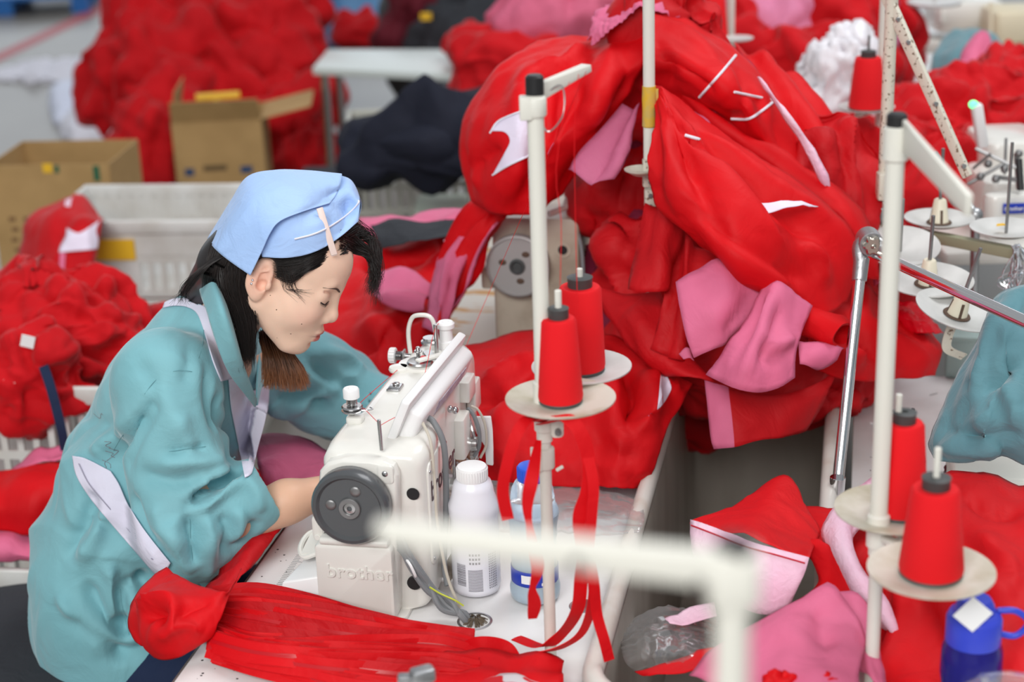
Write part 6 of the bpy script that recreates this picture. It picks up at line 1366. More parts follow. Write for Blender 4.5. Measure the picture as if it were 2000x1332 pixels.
cloth('cloth_scrap', 'red and white printed cloth lump at the bottom edge beside the zips', 'cloth', [[(930, 1330, 2.31), (1000, 1318, 2.31), (1068, 1325, 2.31)], [(920, 1350, 2.26), (1000, 1345, 2.24), (1075, 1350, 2.26)], [(920, 1380, 2.25), (1000, 1380, 2.25), (1075, 1380, 2.25)]], (mat('red_white_print', (.8, .01, .02), .6, var=(.85, .82, .84), vscale=28, vlo=.5, vhi=.53, detail=0), RED), rest=1.2, amp=.01, wl=.04, seed=58, zmin=.757)
b = MB(); c = P(825, 1318, 2.02); b.rbox(c, (.03, .02, .018), .006, rot=Matrix.Rotation(.4, 3, 'Z')); b.rbox(c+V((-.02, 0, -.004)), (.02, .014, .010), .004); b.cyl((c.x, c.y, .75), c, .006, n=10)
tag(b.build('metal_bracket', CASTM), 'blurred dull metal fitting in front of the zips at the picture bottom', 'bracket')
b = MB(); b.rbox(PH(590, 1318, .756), (.07, .05, .006), .012, rot=Matrix.Rotation(-.2, 3, 'Z')); tb_ = b.build('slotted_tray', CREAM); tag(tb_, 'cream slotted plate let into the table under the zips', 'plate'); b = MB(); b.box(PH(590, 1316, .7605), (.045, .02, .002), -.2); b.build('slot', BLACKP, tb_)
# ---- red tape looped over the stand
def tape(pix, Z, w=.013, side=(1, .2, 0), n=0):
    pts = [P(x, y, z) for (x, y), z in zip(pix, Z)]; b = MB(); sd = side if isinstance(side, list) else [V(side)]*len(pts); b.ribbon(pts, w, sd, .0007, sub=8); return b
def tg(b, label): tag(b.build('cloth_tape', RED), label, 'tape', 'red tapes tied to the thread stand')
tg(tape([(1062, 822), (1035, 815), (1008, 850), (990, 910), (982, 960), (990, 1005), (992, 1015)], [2.26, 2.22, 2.2, 2.2, 2.21, 2.22, 2.22], .016), 'red tape looping out from the cream pole over the blue capped bottle')
tg(tape([(1050, 822), (1095, 812), (1130, 840), (1150, 900), (1147, 960), (1132, 1010), (1140, 1080), (1135, 1130), (1128, 1190), (1100, 1235), (1060, 1262), (1008, 1246)], [2.25, 2.2, 2.19, 2.2, 2.21, 2.22, 2.24, 2.27, 2.3, 2.36, 2.38, 2.42], .019), 'longest red tape falling from the pole and ending in a flat tail on the table')
tg(tape([(1055, 828), (1110, 822), (1140, 868), (1158, 940), (1156, 1000), (1150, 1080), (1160, 1140), (1166, 1200), (1180, 1250), (1190, 1290)], [2.26, 2.21, 2.2, 2.2, 2.21, 2.23, 2.25, 2.28, 2.29, 2.3], .015), 'red tape hanging down to the near corner of the trough')
tg(tape([(1052, 860), (1040, 930), (1030, 990), (1040, 1060), (1050, 1110), (1040, 1150), (1044, 1180), (1040, 1208)], [2.24, 2.2, 2.2, 2.21, 2.22, 2.24, 2.26, 2.28], lambda t: .008+.010*abs(math.sin(t*9))), 'short twisted red tape dangling in front of the clear bottle')
tg(tape([(1150, 1085), (1158, 1160), (1140, 1230), (1100, 1262), (1050, 1275), (1010, 1282)], [2.24, 2.27, 2.33, 2.36, 2.37, 2.38], .013), 'red tape curving along the table to the zip bundle')
# ---- clear plastic
def film(name, label, net, **k):
    k['rest'] = 1+(k['rest']-1)*2; k['amp'] = k['amp']*1.8
    return cloth(name, label, 'plastic bag', net, (FILM, FILM), th=.0003, **k)
film('plastic_bag', 'clear plastic bag lying behind the bottles at the trough edge', [[(865, 950, 2.92), (960, 948, 2.9), (1080, 945, 2.88), (1180, 955, 2.85), (1250, 978, 2.8)], [(860, 990, 2.82), (960, 985, 2.78), (1080, 985, 2.76), (1180, 990, 2.74), (1258, 1010, 2.7)], [(870, 1045, 2.74), (970, 1040, 2.7), (1090, 1040, 2.68), (1180, 1045, 2.66), (1250, 1040, 2.66)]], rest=1.15, amp=.012, wl=.05, seed=61, zmin=.756, hp=4)
film('plastic_bag', 'crinkled clear plastic bag lying in the trough bottom near its rounded end', [[(1225, 1215, 2.62), (1290, 1185, 2.65), (1350, 1190, 2.62), (1405, 1200, 2.6)], [(1215, 1250, 2.5), (1290, 1225, 2.46), (1350, 1225, 2.45), (1400, 1240, 2.46)], [(1222, 1290, 2.42), (1290, 1270, 2.38), (1350, 1270, 2.36), (1395, 1280, 2.38)], [(1240, 1310, 2.4), (1290, 1300, 2.36), (1350, 1300, 2.34), (1390, 1300, 2.36)]], rest=1.25, amp=.018, wl=.045, seed=62, hp=4, res=.008)
cloth('cloth_scrap', 'pale pink cloth corner inside the crinkled plastic bag', 'cloth', [[(1300, 1212, 2.44), (1340, 1190, 2.44), (1395, 1178, 2.44)], [(1310, 1225, 2.42), (1350, 1215, 2.42), (1400, 1205, 2.42)]], (PALE, PALE), seed=63)
# ---- garments on the facing table, near side
cloth('garment', 'red lined cuff standing open beside the trough, lined with pale pink', 'garment', [
 [(1352, 1006, 2.54), (1440, 985, 2.62), (1531, 933, 2.68), (1575, 985, 2.62), (1602, 1040, 2.56)], [(1350, 1010, 2.49), (1430, 1010, 2.52), (1510, 1000, 2.55), (1560, 1030, 2.52), (1592, 1062, 2.47)], [(1347, 1013, 2.463), (1405, 1034, 2.423), (1465, 1057, 2.403), (1522, 1074, 2.383), (1582, 1088, 2.363)]], (RED, PALE), rest=1.03, amp=.003, pull=.1, seed=65)
cuff = cloth('garment', 'pale pink interlining face of the open cuff, with a stitched red line', 'garment', [
 [(1347, 1013, 2.46), (1400, 1032, 2.42), (1460, 1055, 2.40), (1520, 1072, 2.38), (1582, 1088, 2.36)], [(1350, 1050, 2.44), (1405, 1080, 2.40), (1460, 1100, 2.38), (1520, 1115, 2.37), (1572, 1120, 2.36)], [(1358, 1090, 2.43), (1410, 1120, 2.39), (1460, 1150, 2.37), (1510, 1160, 2.36), (1555, 1150, 2.36)], [(1370, 1120, 2.43), (1420, 1165, 2.39), (1465, 1195, 2.37), (1505, 1200, 2.36), (1535, 1180, 2.37)]], (PALE, RED), rest=1.02, amp=.003, seed=66)
cordo('stitch_line', cuff, [(1350, 1026), (1400, 1045), (1460, 1068), (1520, 1085), (1572, 1100)], mat('red_stitching', (.5, .01, .03), .8), .0012, .002)
cloth('garment', 'red garment body spread between the open cuff and the near thread stand', 'garment', [
 [(1530, 1005, 2.66), (1600, 990, 2.68), (1660, 985, 2.66), (1740, 960, 2.66)], [(1520, 1050, 2.55), (1600, 1045, 2.55), (1670, 1040, 2.55), (1750, 1040, 2.54)], [(1575, 1090, 2.46), (1630, 1100, 2.45), (1690, 1110, 2.44), (1760, 1130, 2.42)], [(1600, 1140, 2.42), (1660, 1170, 2.38), (1710, 1190, 2.36), (1770, 1220, 2.34)], [(1540, 1180, 2.42), (1640, 1230, 2.34), (1720, 1260, 2.3), (1800, 1290, 2.26)]], RR, rest=1.07, amp=.01, wl=.11, seed=67, zmin=.757, st=[([(1560, 1060), (1640, 1110), (1700, 1180)], .016, .022), ([(1600, 1050), (1680, 1100), (1740, 1180)], -.016, .022)])
cloth('garment', 'long pale pink facing strip curling past the twin red cones', 'garment', [
 [(1740, 900, 2.62), (1750, 925, 2.58), (1760, 945, 2.58)], [(1660, 960, 2.56), (1690, 985, 2.52), (1720, 1000, 2.53)], [(1608, 1030, 2.5), (1640, 1045, 2.45), (1668, 1050, 2.46)], [(1625, 1090, 2.46), (1655, 1105, 2.40), (1690, 1110, 2.4)], [(1660, 1160, 2.4), (1690, 1165, 2.34), (1730, 1160, 2.34)], [(1700, 1225, 2.36), (1730, 1235, 2.3), (1755, 1225, 2.3)], [(1735, 1248, 2.34), (1748, 1250, 2.3), (1756, 1246, 2.3)]], (PALE, PINK), rest=1.04, amp=.005, seed=68, st=[([(1640, 1000), (1650, 1080), (1700, 1180)], .012, .010)])
cloth('garment', 'flat pink lining panel at the near end of the facing table', 'garment', [
 [(1620, 1146, 2.30), (1640, 1160, 2.28), (1665, 1200, 2.26), (1690, 1260, 2.22)], [(1500, 1205, 2.28), (1560, 1220, 2.22), (1620, 1250, 2.2), (1680, 1300, 2.16)], [(1400, 1262, 2.28), (1480, 1280, 2.2), (1570, 1310, 2.14), (1680, 1350, 2.1)], [(1345, 1320, 2.24), (1420, 1350, 2.16), (1540, 1380, 2.1), (1680, 1400, 2.06)]], PR, rest=1.03, pull=.05, amp=.006, wl=.14, seed=69, st=[([(1500, 1220), (1580, 1260), (1660, 1290)], .006, .02), ([(1600, 1170), (1610, 1240), (1620, 1320)], -.008, .02)])
cloth('garment', 'mauve pink cloth fold beside the near thread stand foot', 'garment', [[(1625, 1150, 2.32), (1670, 1155, 2.32), (1700, 1200, 2.3)], [(1650, 1220, 2.26), (1680, 1230, 2.24), (1720, 1270, 2.22)], [(1670, 1310, 2.2), (1700, 1320, 2.16), (1740, 1360, 2.14)]], PR, rest=1.06, seed=70)
cloth('garment', 'crumpled red cloth pieces at the picture bottom below the pink panel', 'garment', [[(1240, 1318, 2.36), (1300, 1295, 2.36), (1370, 1275, 2.36), (1420, 1262, 2.34)], [(1270, 1325, 2.32), (1330, 1312, 2.3), (1390, 1300, 2.28), (1420, 1300, 2.28)]], RR, seed=71, rest=1.08)
for k, (x, y) in enumerate(((1520, 1322), (1615, 1325))):
    lump('cloth_scrap', ('small red scrap on the pink panel nearer the trough', 'small red scrap on the pink panel beside the near stand')[k], 'cloth', P(x, y+8, 2.13), (.022, .014, .012), RED, 30+k, .006, .02, n=(30, 20))
RG = cloth('garment', 'big red garment covering the facing table behind the blue sports bottle', 'garment', [
 [(1730, 955, 2.62), (1830, 930, 2.62), (1900, 928, 2.6), (1980, 940, 2.58), (2060, 950, 2.56)], [(1750, 1040, 2.48), (1840, 1020, 2.44), (1920, 1010, 2.42), (2000, 1020, 2.4), (2080, 1030, 2.38)], [(1740, 1140, 2.38), (1830, 1130, 2.34), (1920, 1120, 2.3), (2000, 1120, 2.28), (2080, 1130, 2.28)], [(1730, 1230, 2.3), (1820, 1230, 2.25), (1920, 1220, 2.2), (2000, 1220, 2.18), (2080, 1220, 2.18)], [(1690, 1330, 2.22), (1800, 1340, 2.16), (1920, 1340, 2.1), (2000, 1340, 2.08), (2080, 1340, 2.08)]], RP, rest=1.07, pull=.03, amp=.012, wl=.13, seed=72, zmin=.757, st=[([(1880, 960), (1940, 1000), (1990, 990)], -.014, .02), ([(1800, 1120), (1900, 1150), (1990, 1200)], .016, .025), ([(1740, 1180), (1830, 1240), (1900, 1320)], -.016, .022), ([(1900, 1040), (1960, 1100), (2000, 1180)], .014, .022)])
film('plastic_bag', 'clear plastic bag corner in front of the blue sports bottle', [[(1880, 1335, 1.98), (1940, 1312, 1.98), (2040, 1318, 1.98)], [(1850, 1360, 1.96), (1940, 1350, 1.94), (2040, 1355, 1.94)], [(1850, 1430, 1.95), (1940, 1430, 1.94), (2040, 1430, 1.94)]], rest=1.15, amp=.01, wl=.05, seed=73, hp=4)
# ---- teal garments
TG = cloth('garment', 'grey teal jacket draped in folds over the beige machine base', 'garment', [
 [(1945, 585, 2.80), (1975, 562, 2.78), (2020, 555, 2.76), (2080, 560, 2.76)], [(1915, 655, 2.76), (1950, 640, 2.68), (2010, 635, 2.66), (2080, 640, 2.66)], [(1880, 720, 2.74), (1930, 710, 2.64), (2000, 700, 2.62), (2080, 700, 2.62)], [(1845, 790, 2.73), (1910, 780, 2.62), (1990, 770, 2.6), (2080, 770, 2.6)], [(1815, 860, 2.72), (1890, 850, 2.6), (1980, 845, 2.57), (2080, 840, 2.57)], [(1825, 895, 2.70), (1890, 905, 2.62), (1980, 898, 2.6), (2080, 890, 2.6)]], (TEALD, TEAL), rest=1.07, pull=.035, amp=.009, wl=.11, seed=75, res=.008, fc=(.07, .42),
 st=[([(1960, 600), (1930, 700), (1870, 820)], .014, .022), ([(1990, 590), (1960, 700), (1930, 760)], -.018, .016), ([(1925, 765), (1960, 720), (2000, 700)], -.022, .012), ([(1850, 840), (1920, 850), (1995, 845)], -.018, .012), ([(1960, 740), (1985, 800), (1990, 840)], .016, .016), ([(1830, 870), (1900, 880), (1990, 870)], .012, .012), ([(1900, 730), (1890, 790), (1850, 850)], -.010, .014), ([(1945, 770), (1930, 820), (1900, 850)], .012, .014)])
b = MB(); b.rbox(PH(1955, 940, .79)+V((0, .02, 0)), (.16, .18, .07), .012, rot=Matrix.Rotation(-.2, 3, 'Z')); tag(b.build('machine_base', CREAM, bevel=.003), 'beige machine base block showing below the draped teal jacket', 'machine base')
b = MB(); c = PH(1875, 745, .75); b.rbox(c+V((.06, .07, .04)), (.14, .13, .08), .004, rot=Matrix.Rotation(-.25, 3, 'Z')); b.rbox(c+V((.06, .07, .083)), (.148, .138, .010), .004, rot=Matrix.Rotation(-.25, 3, 'Z')); tag(b.build('control_box', GREENBOX), 'pale green lidded box on the table behind the draped teal jacket', 'box')
b = MB(); b.rbox(PH(1706, 826, .7505), (.014, .010, .001), .001); tag(b.build('paper_label', PAPER), 'tiny white paper sticker on the facing table beside the lamp pole', 'sticker')
b = MB(); c = PH(1778, 900, .752); b.lathe([(.026, 0), (.024, .01), (.012, .02), (.010, .045), (.004, .05), (.003, .10), (0, .10)], c, (0, 0, 1), 20); tag(b.build('spring_post', GPLAST), 'small grey post and base on the table behind the near thread cones', 'post')
lump('cloth_scrap', 'dark red scrap beside the beige base under the teal jacket', 'cloth', PH(1880, 915, .77), (.03, .02, .018), fabric('dark_maroon', (.08, .005, .01)), 77, .006, .03, n=(30, 20))
# ------------------------------------------------------------------ things beyond the sewing tables
REDb = fabric('red_fabric_matt', (.56, .003, .008), .8, var=(.46, .002, .006), wr=.4, sheen=.1)
def xyz(px, py, z): return PH(px, py, z)
# floor line
b = MB(); p, q = xyz(-60, 140, 0), xyz(215, 8, 0); d = (q-p).normalized(); n = V((-d.y, d.x, 0))
p2, q2 = p-d*3, q+d*4
b.add([p2-n*.07+V((0, 0, .002)), q2-n*.07+V((0, 0, .002)), q2+n*.07+V((0, 0, .002)), p2+n*.07+V((0, 0, .002))], [(0, 1, 2, 3)]); o = b.build('trim_1', mat('red_floor_line', (.42, .06, .07), .5)); o['kind'] = 'structure'
# crates
def crate(label, c, rot, L, W, Hh, zs, m=CRATE, rows=2, name='plastic_crate', grp=None, sign=None, solid=()):
    """open-topped slatted crate; c = centre of its base"""
    M = Matrix.Translation(c) @ Matrix.Rotation(rot, 4, 'Z'); t = T(name, label, 'crate', group=grp, M=M); tk = .008; tp = 1.06
    b = MB(M); b.box((0, 0, .01), (L-.02, W-.02, .012)); b.build('crate_base', m, t)
    b = MB(M)
    for s in (-1, 1):
        b.box((0, s*W/2*tp, Hh-.02), (L*tp+.02, .016, .04)); b.box((s*L/2*tp, 0, Hh-.02), (.016, W*tp+.02, .04))
        b.box((0, s*W/2, .015), (L, .012, .03)); b.box((s*L/2, 0, .015), (.012, W, .03))
    b.build('rim', m, t, bevel=.004)
    for s in (-1, 1):
        for ax, LL, WW in ((0, L, W), (1, W, L)):
            b = MB(M); nb = int(LL/.034)
            for k in range(nb+1):
                x = -LL/2+LL*k/nb; f = 1+(tp-1)*.5
                pos = (x*f, s*WW/2*f, Hh/2) if ax == 0 else (s*WW/2*f, x*f, Hh/2)
                b.box(pos, (.014, .007, Hh-.04) if ax == 0 else (.007, .014, Hh-.04))
            for r in range(1, rows):
                z = Hh*r/rows; pos = (0, s*WW/2*1.03, z) if ax == 0 else (s*WW/2*1.03, 0, z); b.box(pos, (LL*1.03, .009, .02) if ax == 0 else (.009, LL*1.03, .02))
            for x0, x1, z0, z1 in (solid if (ax == 0) else ()):
                b.box(((x0+x1)/2*LL/2, s*WW/2*1.045, (z0+z1)/2*Hh), ((x1-x0)*LL/2, .006, (z1-z0)*Hh))
            b.build('slatted_wall', m, t)
    return t, M
def box_of(px, py, z0): p = xyz(px, py, z0); return V((p.x, p.y, z0))
# stack beside the worker's back: three crates on the floor
c0 = P(318, 620, 5.0); c0 = V((c0.x, c0.y+.12, 0)); hh = .235; rt = -.10
crate('slatted white crate at the foot of the stack past the headscarf', c0, rt, .54, .38, hh, 0, grp=None)
crate('slatted white crate in the middle of the stack, red cloth inside', c0+V((0, 0, hh+.003)), rt, .54, .38, hh, 0)
t_, M_ = crate('top white crate with a yellow label on its front', c0+V((0, 0, 2*hh+.006)), rt, .54, .38, hh, 0, solid=((-1, -.05, .12, .86), (-.05, 1, .55, .86)))
b = MB(M_); b.box((-.085, -.208, .150), (.13, .006, .06)); b.build('yellow_label', YELLOW, t_)
lump('garment', 'red cloth stuffed inside the crate stack under the yellow label', 'garment', c0+V((0, 0, hh+.02)), (.23, .15, .17), REDb, 80, .02, .1)
# nearer crates with red garments
def garm(label, px, py, Z, r, m=None, seed=0, amp=.03, wl=.12, **k): return lump('garment', label, 'garment', P(px, py, Z), r, m or REDb, seed, amp, wl, **k)
c1 = P(75, 850, 3.75); c1 = V((c1.x-.08, c1.y+.1, c1.z-.15))
hb = c1.z
crate('white crate heaped with red garments directly behind the worker', c1, -.12, .62, .42, .32, 0)
crate('white slatted crate carrying the heaped one', V((c1.x, c1.y, c1.z-.325)), -.12, .62, .42, .32, 0)
if c1.z-.65 > 0: crate('lowest slatted crate below the heaped one', V((c1.x, c1.y, 0)), -.12, .62, .42, c1.z-.33, 0)
garm('heap of crumpled red garments filling the crate behind the worker', 60, 640, 3.85, (.24, .17, .13), None, 81, .045, .11)
garm('crumpled red garment hanging over the crate corner behind the worker', 150, 660, 3.75, (.13, .12, .10), None, 82, .04, .09)
garm('red garment drooping down the side of the heaped crate with a white tag', 40, 745, 3.58, (.14, .06, .10), None, 83, .03, .09)
for k, (x, y, lab) in enumerate(((54, 667, 'small white tag sewn on the crumpled red heap'), (14, 755, 'white tag near the picture edge on the drooping red garment'))):
    b = MB(); b.box(P(x, y, 3.5), (.028, .002, .026), Matrix.Rotation(.3, 3, 'Y')); tag(b.build('cloth_tag', PAPER), lab, 'tag')
GS = cloth('garment', 'red garment with a white patch draped over the crate stack corner', 'garment', [[(120, 392, 4.95), (150, 380, 4.9), (175, 388, 4.88), (203, 425, 4.82)], [(55, 425, 4.85), (100, 425, 4.75), (150, 430, 4.70), (198, 440, 4.72)], [(38, 480, 4.82), (90, 485, 4.68), (140, 485, 4.64), (190, 490, 4.68)], [(20, 550, 4.8), (80, 555, 4.65), (130, 555, 4.61), (182, 555, 4.66)], [(20, 640, 4.8), (80, 640, 4.65), (130, 640, 4.61), (182, 640, 4.66)]], (REDb, PINK), rest=1.03, seed=84, res=.015)
deco('white_patch', GS, [[(130, 445), (150, 455), (165, 450), (195, 430)], [(128, 462), (150, 465), (172, 465), (188, 450)], [(118, 480), (145, 484), (170, 484), (192, 468)], [(115, 493), (145, 490), (170, 488), (190, 486)]], LILAC, .006); deco('pale_stripe', GS, [[(117, 494), (128, 494)], [(114, 548), (124, 548)]], PINK, .006, n=(12, 6)); deco('pale_stripe', GS, [[(129, 383), (141, 384)], [(126, 402), (137, 404)]], PALE, .006, n=(8, 6))
b = MB(); b.ribbon([P(85, 715, 3.5), P(100, 760, 3.48), P(118, 830, 3.48), P(128, 880, 3.5)], .02, (1, 0, 0), .001); tag(b.build('cloth_strap', DENIM), 'blue grey strap hanging down the front of the heaped crate', 'strap')
# lowest left: crate with red and pink rolls
cloth('garment', 'smooth red roll of cloth lying on the crate by the worker back', 'garment', [[(-60, 925, 3.5), (40, 912, 3.5), (120, 898, 3.5), (160, 890, 3.5)], [(-60, 955, 3.36), (40, 942, 3.34), (120, 925, 3.34), (160, 915, 3.36)], [(-60, 1000, 3.32), (40, 985, 3.3), (120, 965, 3.3), (160, 955, 3.32)], [(-60, 1030, 3.34), (40, 1040, 3.32), (90, 1035, 3.32), (130, 1030, 3.34)]], RR, rest=1.04, seed=85)
cloth('garment', 'pink lining cloth folded over the crate edge below the red roll', 'garment', [[(-60, 1020, 3.38), (20, 1030, 3.36), (90, 1038, 3.36), (130, 1045, 3.38)], [(-60, 1060, 3.3), (20, 1075, 3.28), (80, 1085, 3.28), (120, 1090, 3.3)], [(-60, 1082, 3.3), (20, 1095, 3.29), (80, 1098, 3.29), (120, 1102, 3.3)]], PR, rest=1.05, seed=86)
cloth('garment', 'pink cloth edge showing behind the red roll', 'garment', [[(20, 915, 3.56), (75, 878, 3.56), (135, 872, 3.56)], [(30, 918, 3.5), (80, 905, 3.48), (140, 895, 3.48)]], PR, rest=1.05, seed=87)
c2 = P(60, 1085, 3.34); crate('white slatted crate under the pink folded cloth', V((c2.x-.1, c2.y+.14, max(c2.z-.30, .0))), -.15, .5, .34, .30, 0)
if c2.z-.62 > -.2: crate('bottom crate under the pink folded cloth stack', V((c2.x-.1, c2.y+.14, 0)), -.15, .5, .34, max(c2.z-.303, .05), 0)
# red garment seen between the crates and the shoulder
q = P(335, 640, 3.95); lump('garment', 'stacked red garments sloping up between the crates and the worker shoulder', 'garment', (q.x, q.y+.05, .37), (.13, .12, .38), REDb, 88, .03, .12)
# cardboard boxes
def carton(label, c, rot, L, W, Hh, flaps, inner=True, name='cardboard_box'):
    M = Matrix.Translation(c) @ Matrix.Rotation(rot, 4, 'Z'); t = T(name, label, 'box', M=M); tk = .006; b = MB(M)
    b.box((0, 0, .003), (L, W, .006))
    for s in (-1, 1): b.box((s*L/2, 0, Hh/2), (tk, W, Hh)); b.box((0, s*W/2, Hh/2), (L, tk, Hh))
    b.build('box_walls', CARD, t)
    for (side, ang, ln) in flaps:
        b = MB(M); a = math.radians(ang)
        if side in 'ew':
            s = 1 if side == 'e' else -1; p = V((s*L/2, 0, Hh)); d = V((s*math.cos(a), 0, math.sin(a))); w = V((0, W/2, 0))
        else:
            s = 1 if side == 'n' else -1; p = V((0, s*W/2, Hh)); d = V((0, s*math.cos(a), math.sin(a))); w = V((L/2, 0, 0))
        nn = d.cross(w).normalized()*.002
        b.loft([[p-w-nn, p+w-nn, p+w+nn, p-w+nn], [p+d*ln-w*.98-nn, p+d*ln+w*.98-nn, p+d*ln+w*.98+nn, p+d*ln-w*.98+nn]]); b.build('flap', CARD, t)
    return t, M
p = P(128, 470, 5.6); zb = P(128, 445, 5.6).z
tA, MA = carton('open cardboard box standing behind the crate stack at the picture edge', V((p.x, p.y+.12, 0)), -.08, .40, .34, P(128, 300, 5.6).z, ())
HA = P(128, 300, 5.6).z
b = MB(MA)
for r in range(5):
    for k in range(6): b.box((-.14+k*.05+.006*(r % 2), -.1745, HA*.75-r*.035), (.022, .002, .014))
b.build('printed_text', mat('brown_print', (.22, .12, .05), .8), tA)['kind'] = 'stuff'
b = MB(MA); b.box((.0, -.174, HA-.01), (.03, .003, .03)); b.build('tape_piece', YELLOW, tA); b = MB(MA); b.box((.16, -.174, HA-.03), (.02, .003, .05)); b.box((.03, -.174, HA-.014), (.014, .003, .025)); b.build('green_print', mat('green_print', (.02, .12, .06), .8), tA)
lower = MB(MA); 
p = P(430, 352, 6.6); HB_ = P(430, 225, 6.6).z
tB, MB_ = carton('open cardboard box with yellow tape and a bent flap near the far red heap', V((p.x, p.y+.14, 0)), .06, .34, .32, HB_, (('e', 12, .20), ('s', 62, .10), ('w', 100, .12)))
b = MB(MB_); b.box((-.12, -.163, HB_*.68), (.035, .003, .028)); b.box((.10, -.163, HB_*.68), (.045, .003, .028)); b.build('blue_print', mat('blue_print', (.02, .06, .15), .8), tB)
b = MB(MB_); b.box((-.02, -.163, HB_*.70), (.09, .003, .022)); b.box((.0, -.163, HB_*.42), (.03, .003, .05)); b.build('dark_print', mat('dark_brown_print', (.14, .09, .04), .8), tB)
b = MB(MB_); b.box((.0, -.02, HB_+.07), (.17, .06, .015), .1); b.box((-.0, -.12, HB_+.02), (.02, .05, .1)); b.build('yellow_tape', YELLOW, tB)
# the tall far heap of red garments
hp = [(330, 90, 7.6, (.30, .3, .26), 'shoulder'), (460, 60, 7.7, (.34, .3, .26), 'crest'), (540, 130, 7.6, (.24, .28, .26), 'aisle-side bulge'), (270, 150, 7.5, (.22, .26, .2), 'drooping side'), (400, 170, 7.45, (.3, .26, .2), 'front face'), (500, 10, 7.9, (.3, .3, .2), 'summit'), (340, 250, 7.2, (.17, .2, .24), 'hanging tongue'), (300, 300, 7.0, (.15, .18, .22), 'low end behind the boxes'), (545, 225, 7.4, (.2, .2, .2), 'foot by the table legs')]
for k, (x, y, Z, r, w_) in enumerate(hp): lump('garment', 'bundled red garment forming the %s of the tall far heap' % w_, 'garment', P(x, y, Z), r, [REDb], 90+k, .075, .30, grp='garments of the tall far heap', n=(100, 70))
lump('garment', 'red garment on the floor beyond the taped cardboard box', 'garment', P(600, 300, 7.2), (.12, .15, .12), [REDb], 99, .04, .15)
# cover cloth and films on the floor
lump('plastic_sheet', 'white crumpled plastic lying on the floor before the far red heap', 'plastic', xyz(235, 235, .06), (.28, .3, .09), WCLOTH, 101, .04, .15, n=(60, 40))
lump('plastic_sheet', 'bluish white cloth spread on the floor beside the far red heap', 'cloth', xyz(190, 190, .04), (.22, .5, .06), mat('pale_blue_white_cloth', (.75, .8, .95), .7), 102, .02, .15, n=(60, 40))
lump('plastic_sheet', 'flat white sheet lying alone on the polished floor', 'cloth', xyz(110, 138, .015), (.38, .35, .02), WCLOTH, 103, .01, .2, n=(60, 40))
# far table
def far_table(label, pts, z, m, legs=True, th=.03):
    c = sum((xyz(*q, z) for q in pts), V())/4; t = T('work_table', label, 'table', V((c.x, c.y, 0))); b = MB(); P4 = [xyz(*q, z) for q in pts]
    b.loft([[v-V((0, 0, th)) for v in P4], P4]); b.build('tabletop', m, t, bevel=.004)
    if legs:
        for v in P4:
            q = v.lerp(c, .12); b = MB(); b.cyl((q.x, q.y, 0), (q.x, q.y, z-th), .018, n=12); b.build('leg', STEEL, t)
    return t
far_table('long pale table standing across the aisle behind the headscarf', ((610, 132), (958, 148), (962, 96), (640, 96)), .75, mat('pale_table_top', (.62, .68, .66), .4))
# stool, bin, bag and pale crate below it
lump('cloth_sack', 'dark navy sack slumped against the big heap', 'sack', P(850, 265, 5.0), (.30, .2, .13), NAVY, 110, .012, .3, rot=-.35, n=(80, 50))
SK = cloth('cloth_sack', 'pointed navy corner of the slumped sack', 'sack', [[(955, 165, 5.1), (960, 250, 4.9), (960, 350, 4.9)], [(860, 190, 5.05), (850, 260, 4.8), (850, 340, 4.85)], [(770, 230, 5.0), (765, 275, 4.85), (770, 320, 4.9)], [(692, 280, 5.0), (694, 285, 4.98), (700, 292, 5.0)]], (NAVY, NAVY), seed=111, rest=1.03, res=.02)
pc = P(655, 440, 6.0); t = T('fabric_bin', 'navy cloth bin standing between the cardboard box and the pale crate', 'bin', V((pc.x, pc.y, 0))); zt = P(655, 335, 6.0).z
b = MB(); b.rbox((pc.x, pc.y, zt/2), (.2, .2, zt), .02); b.build('bin_body', NAVY, t); b = MB(); b.box((pc.x, pc.y, zt), (.22, .22, .02)); b.build('bin_rim', DKGREY, t)
pc = P(800, 400, 5.5); zt = P(800, 230, 5.5).z
crate('dusty pale crate below the slumped navy sack', V((pc.x, pc.y+.1, 0)), .05, .36, .3, zt, 0, mat('dusty_crate', (.45, .45, .4), .6), rows=3)
b = MB(); q = P(850, 395, 5.2); b.rbox((q.x+.02, q.y, q.z/2), (.16, .2, q.z), .01); tag(b.build('plastic_tub', mat('pale_green_tub', (.42, .5, .42), .5)), 'pale green tub beside the dusty crate', 'tub')
# pallet and blue clothes
def pallet(label, c, rot, m, L=1.1, W=.9):
    M = Matrix.Translation(c) @ Matrix.Rotation(rot, 4, 'Z'); t = T('plastic_pallet', label, 'pallet', M=M); b = MB(M); b.box((0, 0, .13), (L, W, .03)); b.build('deck', m, t)
    for x in (-1, 0, 1):
        for y in (-1, 0, 1): b = MB(M); b.box((x*(L/2-.07), y*(W/2-.07), .057), (.13, .13, .112)); b.build('foot', m, t)
pallet('blue plastic pallet at the corner of the picture beyond the red floor line', V((xyz(40, 35, 0).x-.2, xyz(40, 35, 0).y+.6, 0)), .1, PALLET, 1.3, 1.0)
pallet('blue plastic pallet under folded blue cloth beyond the long pale table', V((xyz(670, 105, 0).x, xyz(670, 105, 0).y+.5, 0)), .1, PALLET)
zz = xyz(670, 105, 0)
lump('garment', 'stack of faded blue cloth on the far pallet', 'cloth', P(650, 45, 9.3), (.45, .4, .14), LBLUE, 120, .03, .15, n=(80, 50))
lump('garment', 'red cloth corner on the blue pallet stack', 'garment', P(715, 55, 9.0), (.16, .2, .09), REDb, 121, .02, .15, n=(60, 40))
